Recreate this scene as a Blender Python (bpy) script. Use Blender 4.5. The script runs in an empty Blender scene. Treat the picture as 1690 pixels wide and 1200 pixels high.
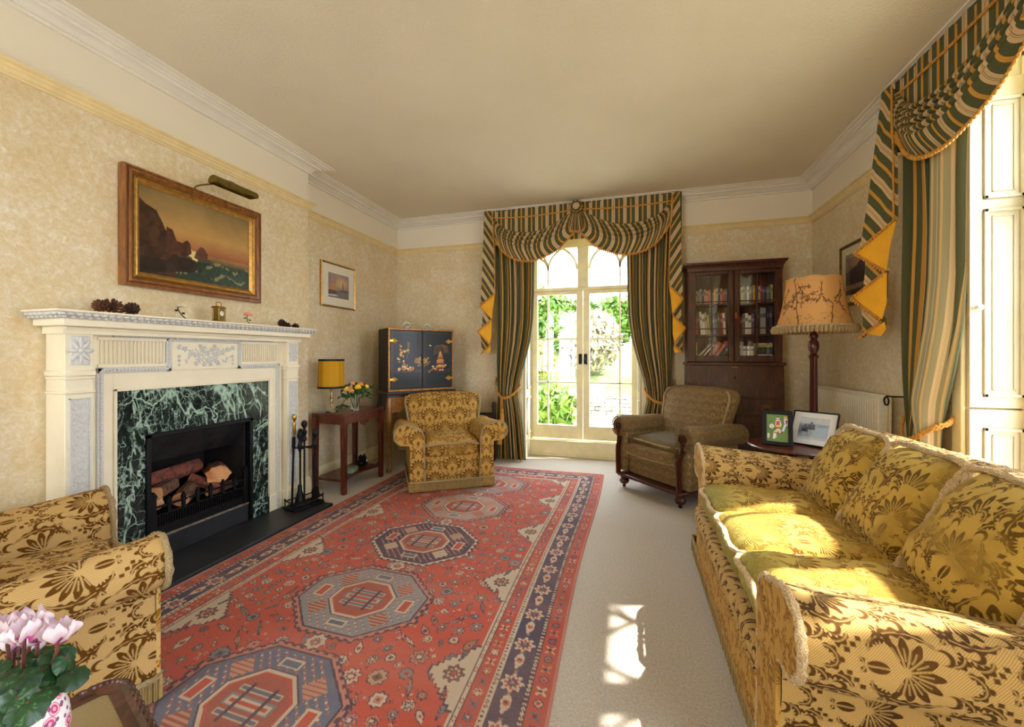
import bpy, bmesh, math, random
import numpy as np
from mathutils import Vector, Matrix
random.seed(11); rng = np.random.default_rng(11)
SC = bpy.context.scene; COL = SC.collection
PI = math.pi; rad = math.radians
def lin(c):
    return tuple((x/255/12.92) if x/255 <= .04045 else ((x/255+.055)/1.055)**2.4 for x in c)
def rgba(c): return (*lin(c), 1.0)

# ------------------------------------------------------------------ node language
class E:
    """a value socket with arithmetic"""
    def __init__(s, t, k): s.t = t; s.k = k
    def _b(s, op, o, r=False): return s.t.m(op, o, s) if r else s.t.m(op, s, o)
    def __add__(s, o): return s._b('ADD', o)
    def __radd__(s, o): return s._b('ADD', o, True)
    def __sub__(s, o): return s._b('SUBTRACT', o)
    def __rsub__(s, o): return s._b('SUBTRACT', o, True)
    def __mul__(s, o): return s._b('MULTIPLY', o)
    def __rmul__(s, o): return s._b('MULTIPLY', o, True)
    def __truediv__(s, o): return s._b('DIVIDE', o)
    def __neg__(s): return s._b('MULTIPLY', -1.0)
    def min(s, o): return s._b('MINIMUM', o)
    def max(s, o): return s._b('MAXIMUM', o)
    def gt(s, o): return s._b('GREATER_THAN', o)
    def lt(s, o): return s._b('LESS_THAN', o)
    def abs(s): return s.t.m('ABSOLUTE', s)
    def fract(s): return s.t.m('FRACT', s)
    def floor(s): return s.t.m('FLOOR', s)
    def sin(s): return s.t.m('SINE', s)
    def cos(s): return s.t.m('COSINE', s)
    def sqrt(s): return s.t.m('SQRT', s)
    def pow(s, o): return s._b('POWER', o)
    def atan2(s, o): return s._b('ARCTAN2', o)
    def clamp(s):
        e = s.t.m('ADD', s, 0.0); e.k.node.use_clamp = True; return e
    def ss(s, a, b):
        n = s.t.n('ShaderNodeMapRange'); n.interpolation_type = 'SMOOTHSTEP'; n.clamp = True
        s.t.put(n.inputs[0], s); s.t.put(n.inputs[1], a); s.t.put(n.inputs[2], b)
        return E(s.t, n.outputs[0])
    def mask(s, w=.002):
        """1 where the signed distance is negative"""
        return (s*(-1.0/w)+.5).clamp()
class Mat:
    def __init__(s, name, rough=.6, metal=0., spec=.5, sheen=0., col=None, **kw):
        s.mat = bpy.data.materials.new(name); s.mat.use_nodes = True
        s.nt = s.mat.node_tree; s.p = s.nt.nodes['Principled BSDF']; s.out = s.nt.nodes['Material Output']
        s.set('Roughness', rough); s.set('Metallic', metal); s.set('Specular IOR Level', spec)
        if sheen: s.set('Sheen Weight', sheen); s.set('Sheen Roughness', .4)
        if col is not None: s.set('Base Color', rgba(col) if not isinstance(col, E) else col)
        for k, v in kw.items(): s.set(k.replace('_', ' '), v)
    def n(s, t): return s.nt.nodes.new(t)
    def put(s, i, v):
        if isinstance(v, E): s.nt.links.new(v.k, i)
        elif isinstance(v, (tuple, list)) and i.type == 'RGBA' and len(v) == 3: i.default_value = (*v, 1)
        else: i.default_value = v
    def set(s, k, v): s.put(s.p.inputs[k], v)
    def m(s, op, *a):
        n = s.n('ShaderNodeMath'); n.operation = op
        for i, x in enumerate(a): s.put(n.inputs[i], x)
        return E(s, n.outputs[0])
    def tc(s, k): return E(s, s.n('ShaderNodeTexCoord').outputs[k])
    def uv(s): return s.sep(s.tc('UV'))
    def sep(s, v):
        n = s.n('ShaderNodeSeparateXYZ'); s.put(n.inputs[0], v)
        return [E(s, o) for o in n.outputs]
    def comb(s, x, y, z=0.):
        n = s.n('ShaderNodeCombineXYZ')
        for i, q in enumerate((x, y, z)): s.put(n.inputs[i], q)
        return E(s, n.outputs[0])
    def noise(s, v, scale, detail=3., rough=.55, dist=0., color=False):
        n = s.n('ShaderNodeTexNoise'); s.put(n.inputs['Vector'], v); n.inputs['Scale'].default_value = scale
        n.inputs['Detail'].default_value = detail; n.inputs['Roughness'].default_value = rough; n.inputs['Distortion'].default_value = dist
        return E(s, n.outputs[1 if color else 0])
    def vor(s, v, scale, feature='F1', out='Distance', rnd=1., dims='3D'):
        n = s.n('ShaderNodeTexVoronoi'); n.voronoi_dimensions = dims; n.feature = feature; s.put(n.inputs['Vector'], v)
        n.inputs['Scale'].default_value = scale; n.inputs['Randomness'].default_value = rnd
        return E(s, n.outputs[out])
    def mapv(s, v, scale=(1, 1, 1), rot=(0, 0, 0), loc=(0, 0, 0)):
        n = s.n('ShaderNodeMapping'); s.put(n.inputs[0], v)
        n.inputs['Scale'].default_value = scale; n.inputs['Rotation'].default_value = rot; n.inputs['Location'].default_value = loc
        return E(s, n.outputs[0])
    def mix(s, f, a, b, mode='MIX'):
        n = s.n('ShaderNodeMix'); n.data_type = 'RGBA'; n.blend_type = mode
        s.put(n.inputs[0], f); s.put(n.inputs[6], a if isinstance(a, E) else rgba(a)); s.put(n.inputs[7], b if isinstance(b, E) else rgba(b))
        return E(s, n.outputs[2])
    def ramp(s, f, stops, interp='LINEAR'):
        n = s.n('ShaderNodeValToRGB'); s.put(n.inputs[0], f); r = n.color_ramp; r.interpolation = interp
        while len(r.elements) < len(stops): r.elements.new(.5)
        for e, (p, c) in zip(r.elements, stops): e.position = p; e.color = rgba(c)
        return E(s, n.outputs[0])
    def attr(s, name):
        n = s.n('ShaderNodeAttribute'); n.attribute_name = name; return E(s, n.outputs['Color'])
    def bump(s, h, dist=.002, strength=1.):
        n = s.n('ShaderNodeBump'); n.inputs['Distance'].default_value = dist; n.inputs['Strength'].default_value = strength
        s.put(n.inputs['Height'], h); s.nt.links.new(n.outputs[0], s.p.inputs['Normal'])
    def col(s, c): s.set('Base Color', c); return s

# ------------------------------------------------------------------ geometry
def _sub(a, b): return (a[0]-b[0], a[1]-b[1], a[2]-b[2])
class G:
    def __init__(s): s.v = []; s.f = []; s.uv = []
    def add(s, v, f, uv=None):
        o = len(s.v); s.v += [tuple(map(float, p)) for p in v]
        s.f += [tuple(i+o for i in q) for q in f]
        s.uv += uv if uv else [None]*len(f)
        return o
    def box(s, x0, x1, y0, y1, z0, z1, b=0.):
        if b <= 0:
            v = [(x, y, z) for x in (x0, x1) for y in (y0, y1) for z in (z0, z1)]
            return s.add(v, [(0, 1, 3, 2), (4, 6, 7, 5), (0, 4, 5, 1), (2, 3, 7, 6), (0, 2, 6, 4), (1, 5, 7, 3)])
        b = min(b, (x1-x0)*.49, (y1-y0)*.49, (z1-z0)*.49)
        X = (x0, x1); Y = (y0, y1); Z = (z0, z1); v = []; I = {}
        for i in (0, 1):
            for j in (0, 1):
                for k in (0, 1):
                    sx, sy, sz = b*(1-2*i), b*(1-2*j), b*(1-2*k)
                    p = (X[i], Y[j], Z[k])
                    I[i, j, k] = len(v)
                    v += [(p[0], p[1]+sy, p[2]+sz), (p[0]+sx, p[1], p[2]+sz), (p[0]+sx, p[1]+sy, p[2])]
        f = []
        for i in (0, 1):
            f.append([I[i, j, k] for j, k in ((0, 0), (1, 0), (1, 1), (0, 1))])
            f.append([I[j, i, k]+1 for j, k in ((0, 0), (1, 0), (1, 1), (0, 1))])
            f.append([I[j, k, i]+2 for j, k in ((0, 0), (1, 0), (1, 1), (0, 1))])
            for j in (0, 1):
                f.append([I[i, j, 0], I[i, j, 1], I[i, j, 1]+1, I[i, j, 0]+1])
                f.append([I[i, 0, j], I[i, 1, j], I[i, 1, j]+2, I[i, 0, j]+2])
                f.append([I[0, i, j]+1, I[1, i, j]+1, I[1, i, j]+2, I[0, i, j]+2])
                for k in (0, 1):
                    a = I[i, j, k]; f.append([a, a+1, a+2])
        return s.add(v, f)
    def loft(s, rings, closed=True, cap=True, uvs=None, close_path=False):
        """rings: list of equal-length point lists"""
        m = len(rings[0]); n = len(rings); v = [p for r in rings for p in r]; f = []; uv = []
        for i in range(n if close_path else n-1):
            i2 = (i+1) % n
            for j in range(m if closed else m-1):
                j2 = (j+1) % m
                f.append((i*m+j, i*m+j2, i2*m+j2, i2*m+j))
                if uvs:
                    U, V = uvs; b = j+1; c = i+1
                    uv.append([(U[j], V[i]), (U[b], V[i]), (U[b], V[c]), (U[j], V[c])])
                else: uv.append(None)
        if cap and closed and not close_path:
            f.append(tuple(range(m))[::-1]); uv.append(None)
            f.append(tuple((n-1)*m+j for j in range(m))); uv.append(None)
        return s.add(v, f, uv)
    def lathe(s, prof, n=24, c=(0, 0, 0), mod=None):
        rings = []
        for r, z in prof:
            rings.append([(c[0]+max(r, 1e-4)*(mod(2*PI*k/n, z) if mod else 1)*math.cos(2*PI*k/n), c[1]+max(r, 1e-4)*(mod(2*PI*k/n, z) if mod else 1)*math.sin(2*PI*k/n), c[2]+z) for k in range(n)])
        return s.loft(rings)
    def tube(s, pts, r, n=8, closed=False, cap=True, tw=0.):
        P = [Vector(p) for p in pts]; m = len(P); R = r if hasattr(r, '__len__') else [r]*m
        T = []
        for i in range(m):
            a = P[(i-1) % m] if (closed or i > 0) else P[i]; b = P[(i+1) % m] if (closed or i < m-1) else P[i]
            t = b-a; T.append(t.normalized() if t.length > 1e-9 else Vector((0, 0, 1)))
        up = Vector((0, 0, 1)) if abs(T[0].z) < .9 else Vector((1, 0, 0))
        N = (up-T[0]*up.dot(T[0])).normalized(); rings = []
        for i in range(m):
            N = (N-T[i]*N.dot(T[i]))
            N = N.normalized() if N.length > 1e-6 else Vector((1, 0, 0))
            B = T[i].cross(N)
            rings.append([tuple(P[i]+(N*math.cos(2*PI*k/n+tw*i)+B*math.sin(2*PI*k/n+tw*i))*R[i]) for k in range(n)])
        return s.loft(rings, cap=cap and not closed, close_path=closed)
    def prism(s, poly, a, b, axis='y'):
        def P(p, t): return {'x': (t, p[0], p[1]), 'y': (p[0], t, p[1]), 'z': (p[0], p[1], t)}[axis]
        return s.loft([[P(p, a) for p in poly], [P(p, b) for p in poly]])
    def ball(s, c, r, nu=12, nv=8):
        r = r if hasattr(r, '__len__') else (r, r, r)
        return s.loft([[(c[0]+r[0]*math.sin(PI*i/nv+1e-3)*math.cos(2*PI*k/nu), c[1]+r[1]*math.sin(PI*i/nv+1e-3)*math.sin(2*PI*k/nu), c[2]+r[2]*math.cos(PI*i/nv)) for k in range(nu)] for i in range(nv+1)])
    def sheet(s, P, U=None, V=None):
        """P[i][j] grid of points, uv in metres"""
        n = len(P); m = len(P[0]); f = []; uv = []
        for i in range(n-1):
            for j in range(m-1):
                f.append((i*m+j, i*m+j+1, (i+1)*m+j+1, (i+1)*m+j))
                uv.append([(U[i][j], V[i][j]), (U[i][j+1], V[i][j+1]), (U[i+1][j+1], V[i+1][j+1]), (U[i+1][j], V[i+1][j])] if U else None)
        return s.add([p for r in P for p in r], f, uv)
    def xf(s, start, M=None, fn=None):
        for i in range(start, len(s.v)):
            s.v[i] = tuple(M @ Vector(s.v[i])) if M is not None else tuple(fn(s.v[i]))
        return s
    def pillow(s, hx, hy, hz, r, n=14, c=(0, 0, 0), puff=0., crown=0., fn=None):
        """rounded box; puff bulges the top and bottom, crown the sides"""
        o = len(s.v); nz = max(4, n//3)
        lin_ = lambda k: [math.copysign(1-(1-abs(t))**1.0, t) for t in [(-1+2*i/k) for i in range(k+1)]]
        A = lin_(n); B = lin_(nz); seen = {}; V = []; F = []
        def vid(p):
            k = tuple(round(q, 5) for q in p)
            if k not in seen: seen[k] = len(V); V.append(p)
            return seen[k]
        def face(g, a, b):
            for i in range(len(a)-1):
                for j in range(len(b)-1):
                    F.append(tuple(vid(g(x, y)) for x, y in ((a[i], b[j]), (a[i+1], b[j]), (a[i+1], b[j+1]), (a[i], b[j+1]))))
        for q in (-1, 1):
            face(lambda x, y: (x, y, q), A, A); face(lambda x, y: (x, q, y), A, B); face(lambda x, y: (q, x, y), A, B)
        out = []
        for p in V:
            d = (p[0]*hx, p[1]*hy, p[2]*hz)
            q = [max(-(h-r), min(h-r, t)) for h, t in zip((hx, hy, hz), d)]
            e = Vector(_sub(d, q)); w = Vector(q)+(e.normalized()*r if e.length > 1e-6 else e)
            fx, fy = max(0, 1-p[0]**2), max(0, 1-p[1]**2)
            w.z += (puff*fx**.6*fy**.6)*(1 if w.z > 0 else -.6)*min(1, abs(w.z)/hz*1.2)
            w.x *= 1+crown*fy; w.y *= 1+crown*fx
            w = Vector(c)+w
            out.append(tuple(fn(tuple(w)) if fn else w))
        s.add(out, F); return o
def obj(name, g, mat, parent=None, sharp=38, tile=None, loc=None, solid=True):
    me = bpy.data.meshes.new(name); me.from_pydata(g.v, [], g.f)
    nv = np.array(g.v); uvl = me.uv_layers.new(name='UVMap')
    data = np.zeros((len(me.loops), 2)); k = 0
    for f, uv in zip(g.f, g.uv):
        m = len(f)
        if uv is None:
            p = nv[list(f)]; d = np.abs(np.cross(p[1]-p[0], p[2]-p[0])+np.cross(p[2]-p[0], p[-1]-p[0]))
            a = int(np.argmax(d)); ax = ((1, 2), (0, 2), (0, 1))[a]
            data[k:k+m] = p[:, ax]
        else: data[k:k+m] = uv
        k += m
    uvl.data.foreach_set('uv', data.astype(np.float32).ravel())
    if solid:
        bm = bmesh.new(); bm.from_mesh(me); bmesh.ops.recalc_face_normals(bm, faces=bm.faces); bm.to_mesh(me); bm.free()
    me.polygons.foreach_set('use_smooth', [True]*len(me.polygons))
    me.set_sharp_from_angle(angle=rad(sharp))
    o = bpy.data.objects.new(name, me); COL.objects.link(o)
    me.materials.append(mat.mat if isinstance(mat, Mat) else mat)
    if parent is not None: o.parent = parent
    if loc: o.location = loc
    return o
def tag(o, label=None, cat=None, group=None, kind=None):
    if label: o['label'] = label
    if cat: o['category'] = cat
    if group: o['group'] = group
    if kind: o['kind'] = kind
    return o
def thing(name, label, cat, loc=(0, 0, 0), rz=0., group=None, kind=None):
    o = bpy.data.objects.new(name, None); COL.objects.link(o); o.empty_display_size = .1
    o.location = loc; o.rotation_euler = (0, 0, rz)
    return tag(o, label, cat, group, kind)
def struct(name, g, mat, parent=None, sharp=38):
    o = obj(name, g, mat, parent, sharp)
    if parent is None: o['kind'] = 'structure'
    return o
def copy_tree(o, parent=None):
    c = o.copy(); COL.objects.link(c)
    if parent is not None: c.parent = parent
    for ch in list(o.children): copy_tree(ch, c)
    return c
def fuzz_tube(g, pts, r, n=7, step=.012, jit=.25):
    """a shaggy rope trim"""
    P = [Vector(p) for p in pts]; Q = []
    for a, b in zip(P, P[1:]):
        k = max(1, int((b-a).length/step))
        Q += [a.lerp(b, i/k) for i in range(k)]
    Q.append(P[-1])
    o = len(g.v)
    g.tube(Q, [r*(1-jit+2*jit*random.random()) for _ in Q], n)
    for i in range(o, len(g.v)):
        g.v[i] = tuple(c+random.uniform(-r, r)*.22 for c in g.v[i])
def smooth_path(pts, k=6):
    """Catmull-Rom through pts"""
    P = [Vector(p) for p in pts]; out = []
    for i in range(len(P)-1):
        a, b, c, d = P[max(i-1, 0)], P[i], P[i+1], P[min(i+2, len(P)-1)]
        for j in range(k):
            t = j/k
            out.append(.5*((2*b)+(c-a)*t+(2*a-5*b+4*c-d)*t*t+(3*b-a-3*c+d)*t**3))
    out.append(P[-1]); return [tuple(p) for p in out]
def arcpts(cx, cz, r, a0, a1, n): return [(cx+r*math.cos(rad(a0+(a1-a0)*i/n)), cz+r*math.sin(rad(a0+(a1-a0)*i/n))) for i in range(n+1)]
def interp(x, xs, ys): return float(np.interp(x, xs, ys))

# ------------------------------------------------------------------ painted surfaces (rug, pictures): colour per vertex of a fine mesh
class Ras:
    def __init__(s, w, h, res, col):
        s.w, s.h = w, h; s.nx, s.ny = int(round(w/res))+1, int(round(h/res))+1
        s.x = np.linspace(0, w, s.nx)[None, :]; s.y = np.linspace(0, h, s.ny)[:, None]
        s.a = np.empty((s.ny, s.nx, 3)); s.a[:] = lin(col)
    def win(s, cx, cy, r):
        i0, i1 = np.searchsorted(s.x[0], (cx-r, cx+r)); j0, j1 = np.searchsorted(s.y[:, 0], (cy-r, cy+r))
        return slice(max(j0, 0), j1), slice(max(i0, 0), i1)
    def put(s, mask, col, alpha=1., sl=None):
        a = s.a[sl] if sl else s.a; a[mask] = a[mask]*(1-alpha)+np.array(lin(col))*alpha
    def fill(s, fn, col, alpha=1.): s.put(np.broadcast_to(fn(s.x, s.y), s.a.shape[:2]), col, alpha)
    def stamp(s, cx, cy, r, fn, ang=0.):
        """fn(X, Y, paint) works in local coordinates around (cx, cy)"""
        sl = s.win(cx, cy, r); X = s.x[:, sl[1]]-cx; Y = s.y[sl[0]]-cy
        if X.size == 0 or Y.size == 0: return
        c, q = math.cos(ang), math.sin(ang); U = X*c+Y*q; V = -X*q+Y*c
        fn(U, V, lambda m, col, al=1.: s.put(np.broadcast_to(m, s.a[sl].shape[:2]), col, al, sl))
    def poly(s, pts, col, alpha=1.):
        m = np.zeros(s.a.shape[:2], bool); n = len(pts)
        for i in range(n):
            (x0, y0), (x1, y1) = pts[i], pts[(i+1) % n]
            if y0 == y1: continue
            c = ((y0 > s.y) != (y1 > s.y)) & (s.x < (x1-x0)*(s.y-y0)/(y1-y0)+x0); m ^= c
        s.put(m, col, alpha); return m
    def line(s, pts, w, col, alpha=1.):
        for (x0, y0), (x1, y1) in zip(pts, pts[1:]):
            L = math.hypot(x1-x0, y1-y0)+1e-9
            sl = s.win((x0+x1)/2, (y0+y1)/2, L/2+w+.002)
            X = s.x[:, sl[1]]; Y = s.y[sl[0]]
            if X.size == 0 or Y.size == 0: continue
            t = np.clip(((X-x0)*(x1-x0)+(Y-y0)*(y1-y0))/L**2, 0, 1)
            s.put(np.hypot(X-x0-t*(x1-x0), Y-y0-t*(y1-y0)) < w, col, alpha, sl)
    def obj(s, name, mat, parent, fn):
        """fn(x, y arrays) -> X, Y, Z arrays"""
        X, Y = np.broadcast_arrays(s.x, s.y); P = fn(X, Y)
        P = np.stack([np.broadcast_to(p, X.shape) for p in P], -1).reshape(-1, 3)
        idx = np.arange(s.nx*s.ny).reshape(s.ny, s.nx)
        F = np.stack([idx[:-1, :-1], idx[:-1, 1:], idx[1:, 1:], idx[1:, :-1]], -1).reshape(-1, 4)
        me = bpy.data.meshes.new(name); me.vertices.add(len(P)); me.vertices.foreach_set('co', P.astype(np.float32).ravel())
        me.loops.add(F.size); me.loops.foreach_set('vertex_index', F.astype(np.int32).ravel())
        me.polygons.add(len(F)); me.polygons.foreach_set('loop_start', np.arange(0, F.size, 4, dtype=np.int32))
        me.update(calc_edges=True); me.validate()
        at = me.color_attributes.new('paint', 'FLOAT_COLOR', 'POINT')
        at.data.foreach_set('color', np.concatenate([s.a.reshape(-1, 3), np.ones((len(P), 1))], 1).astype(np.float32).ravel())
        me.polygons.foreach_set('use_smooth', [True]*len(F))
        o = bpy.data.objects.new(name, me); COL.objects.link(o); me.materials.append(mat.mat)
        if parent is not None: o.parent = parent
        return o
def vnoise(X, Y, f, seed=0):
    """smooth 2-D value noise, 0..1"""
    r = np.random.default_rng(seed).random((64, 64)); x = X*f; y = Y*f
    i = np.floor(x).astype(int); j = np.floor(y).astype(int); u = x-i; v = y-j; u = u*u*(3-2*u); v = v*v*(3-2*v)
    g = lambda a, b: r[b % 64, a % 64]
    return (g(i, j)*(1-u)+g(i+1, j)*u)*(1-v)+(g(i, j+1)*(1-u)+g(i+1, j+1)*u)*v
def fbm(X, Y, f, n=4, seed=0): return sum(vnoise(X, Y, f*2**k, seed+k)*.5**(k+1) for k in range(n))/(1-.5**n)
# ------------------------------------------------------------------ materials
MT = {}
def simple(name, col, rough=.5, metal=0., var=0., scale=30., bump=0., **kw):
    m = Mat(name, rough, metal, **kw); o = m.tc('Object')
    n = m.noise(o, scale, 3)
    a = tuple(min(255, c*(1+var)) for c in col); b = tuple(c*(1-var) for c in col)
    m.col(m.ramp(n, [(.3, b), (.7, a)]))
    if bump: m.bump(n, bump)
    MT[name] = m; return m
simple('cream_paint', (232, 223, 196), .45, var=.02, scale=8)
simple('window_paint', (238, 228, 186), .4, var=.03, scale=10)
simple('shutter_paint', (206, 200, 176), .4, var=.015, scale=10)
simple('white_plaster', (226, 221, 208), .7, var=.02, scale=5)
simple('rail_paint', (224, 203, 150), .45, var=.03, scale=12)
simple('baseboard_paint', (226, 216, 176), .45, var=.02)
simple('grey_carving', (206, 206, 202), .6, var=.05, scale=120, bump=.003)
simple('black_iron', (22, 22, 24), .5, .6, var=.25, scale=60, bump=.001)
simple('firebox_soot', (26, 20, 17), .9, var=.4, scale=9)
simple('grey_steel', (58, 58, 60), .42, .7, var=.2, scale=8)
simple('ash_dust', (120, 108, 98), .95, var=.25, scale=40)
simple('brass', (176, 140, 62), .3, 1., var=.12, scale=25)
simple('dull_brass', (112, 92, 40), .42, .85, var=.15, scale=25)
simple('gold_frame', (186, 144, 76), .35, .8, var=.12, scale=40)
simple('gilt_line', (150, 104, 48), .4, .5, var=.2, scale=40)
simple('black_lacquer_frame', (24, 21, 20), .45, var=.2, spec=.3)
simple('silver_edge', (150, 150, 155), .3, .9)
simple('paper_mat', (236, 229, 206), .8, var=.01)
simple('print_mat', (214, 204, 166), .8, var=.02)
simple('rope_trim', (158, 136, 98), .95, var=.22, scale=260, bump=.004, )
simple('sofa_rope', (192, 166, 126), .95, var=.25, scale=260, bump=.004)
simple('gold_cord', (190, 135, 52), .75, var=.25, scale=150, bump=.002)
simple('yellow_lining', (232, 172, 30), .75, var=.06, scale=6)
simple('bronze_dark', (34, 26, 22), .45, .7, var=.2)
simple('white_china', (238, 236, 228), .2, var=.03)
simple('green_bits', (72, 104, 50), .6, var=.25)
simple('pinecone', (96, 58, 36), .85, var=.35, scale=70)
simple('pinecone_dark', (58, 36, 26), .85, var=.35, scale=70)
simple('log_bark', (92, 62, 44), .95, var=.4, scale=45, bump=.01)
simple('log_red_bark', (112, 62, 50), .95, var=.3, scale=30, bump=.01)
simple('pink_petal', (232, 140, 124), .6, var=.1)
simple('cream_petal', (214, 200, 176), .6, var=.1)
simple('yellow_petal', (244, 198, 40), .55, var=.1, scale=60)
simple('coral_petal', (236, 138, 84), .55, var=.12, scale=60)
simple('rose_leaf', (44, 84, 34), .45, var=.35, scale=50)
simple('stem_green', (88, 108, 60), .6, var=.2)
simple('stem_maroon', (104, 52, 44), .6, var=.2)
simple('soil', (48, 36, 28), .95, var=.3)
simple('box_green', (116, 138, 112), .6, var=.15)
simple('radiator_paint', (222, 212, 184), .4, var=.02)
simple('slate', (34, 35, 38), .42, var=.25, scale=5, bump=.001)
simple('photo_black', (16, 15, 16), .6, spec=.25)
simple('red_tag', (170, 70, 40), .7)
simple('clock_dial', (238, 234, 220), .4)
simple('cable_clear', (150, 140, 120), .4)
simple('garden_paving', (160, 155, 146), .9, var=.08, scale=3, bump=.01)
simple('garden_stone', (150, 140, 122), .95, var=.4, scale=5, bump=.03)
simple('garden_bark', (110, 96, 80), .95, var=.3)

def wood(name, dark, light, rough=.3, scale=1., burl=False, coat=.15):
    m = Mat(name, rough); o = m.tc('Object')
    if burl:
        n = m.noise(o, 42*scale, 6, .65, 1.6)
    else:
        v = m.mapv(o, (14*scale, 14*scale, 2.2*scale)); n = m.noise(v, 3.2, 5, .6, .8)
    m.col(m.ramp(n, [(.28, dark), (.52, tuple((a+b)/2 for a, b in zip(dark, light))), (.72, light)]))
    m.set('Coat Weight', coat); m.set('Coat Roughness', .15); m.bump(n, .0006); MT[name] = m; return m
wood('mahogany', (52, 20, 12), (122, 58, 34), .32)
wood('dark_mahogany', (44, 20, 13), (98, 52, 33), .32)
wood('lamp_mahogany', (46, 14, 12), (90, 34, 26), .28)
wood('oak_dark', (24, 17, 13), (52, 38, 28), .45)
wood('walnut_burl', (110, 66, 26), (190, 134, 66), .3, burl=True)
wood('picture_wood', (96, 54, 20), (168, 112, 52), .33, scale=.8)
wood('chair_wood', (40, 14, 8), (98, 42, 24), .28)

# wallpaper with painted frieze above the picture rail
def wall_mat(name, paper=True):
    m = Mat(name, .75); pos = E(m, m.n('ShaderNodeNewGeometry').outputs['Position'])
    x, y, z = m.sep(pos)
    n1 = m.noise(pos, 30, 6, .72, .6); n2 = m.noise(pos, 60, 4, .7, 1.2); n3 = m.noise(pos, 5, 3)
    f = n1*.55+n2*.35+n3*.25
    paper_c = m.ramp(f, [(.45, (205, 182, 136)), (.56, (213, 195, 156)), (.64, (219, 206, 178)), (.72, (230, 223, 205))])
    m.col(m.mix(z.gt(2.49), paper_c, (228, 220, 200)))
    m.bump(n2, .0015); MT[name] = m
wall_mat('wallpaper')
m = Mat('ceiling_paint', .8); p = m.tc('Object'); n = m.noise(p, 90, 5, .7)
m.col(m.ramp(m.noise(p, 1.3, 3), [(.3, (218, 210, 186)), (.7, (225, 217, 194))])); m.bump(n, .003); MT['ceiling_paint'] = m
m = Mat('carpet', .95); p = m.tc('Object'); n = m.noise(p, 110, 4, .85); n2 = m.noise(p, 300, 2, .8)
m.col(m.ramp(n*.6+n2*.4, [(.34, (170, 155, 134)), (.5, (212, 199, 180)), (.68, (236, 226, 210))])); m.bump(n+n2, .006); MT['carpet'] = m

# green marble
m = Mat('green_marble', .18); p = m.tc('Object')
d = m.noise(p, 4, 4, .6, color=True)
pv = E(m, m.n('ShaderNodeVectorMath').outputs[0]); nd = pv.k.node; nd.operation = 'MULTIPLY_ADD'
m.put(nd.inputs[0], d); nd.inputs[1].default_value = (.22, .22, .22); m.put(nd.inputs[2], p)
def vein(scale, rot, w, st=(1., .28, .28), seed=0.):
    q = m.mapv(p, tuple(scale*k for k in st), rot, (seed, seed, seed)); return (m.noise(q, 1., 5, .62, .9)-.5).abs().ss(w, 0.)
z_ = m.noise(p, 3.2, 3)
vb = m.vor(pv, 4.2, 'DISTANCE_TO_EDGE').ss(.020, .0)*m.noise(p, 3., 3).ss(.40, .55)
a = vein(1.6, (0, .45, 0), .013, (1., .6, .3), 7.)*m.noise(p, 30, 5).ss(.3, .55); b = vein(4., (0, -.8, 0), .007, (1., .6, .34), 4.)*.85; c = vein(7., (0, 1.2, 0), .008, (1., .6, .3), 9.)*.6
a = a.max(vb).max(vein(5., (0, .2, 0), .006, (1., .6, .4), 2.)*.6).max(m.vor(pv, 17., 'DISTANCE_TO_EDGE').ss(.03, 0.)*m.noise(p, 6, 3).ss(.48, .62)*.6)
cloud = m.noise(pv, 7, 6, .7).ss(.62, .8)*.3
base = m.ramp(m.noise(p, 26, 6, .7), [(.35, (14, 22, 22)), (.6, (36, 48, 46)), (.8, (58, 78, 72))])
m.col(m.mix((a.max(b).max(c)+cloud).clamp(), base, (172, 202, 182))); MT['green_marble'] = m

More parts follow.
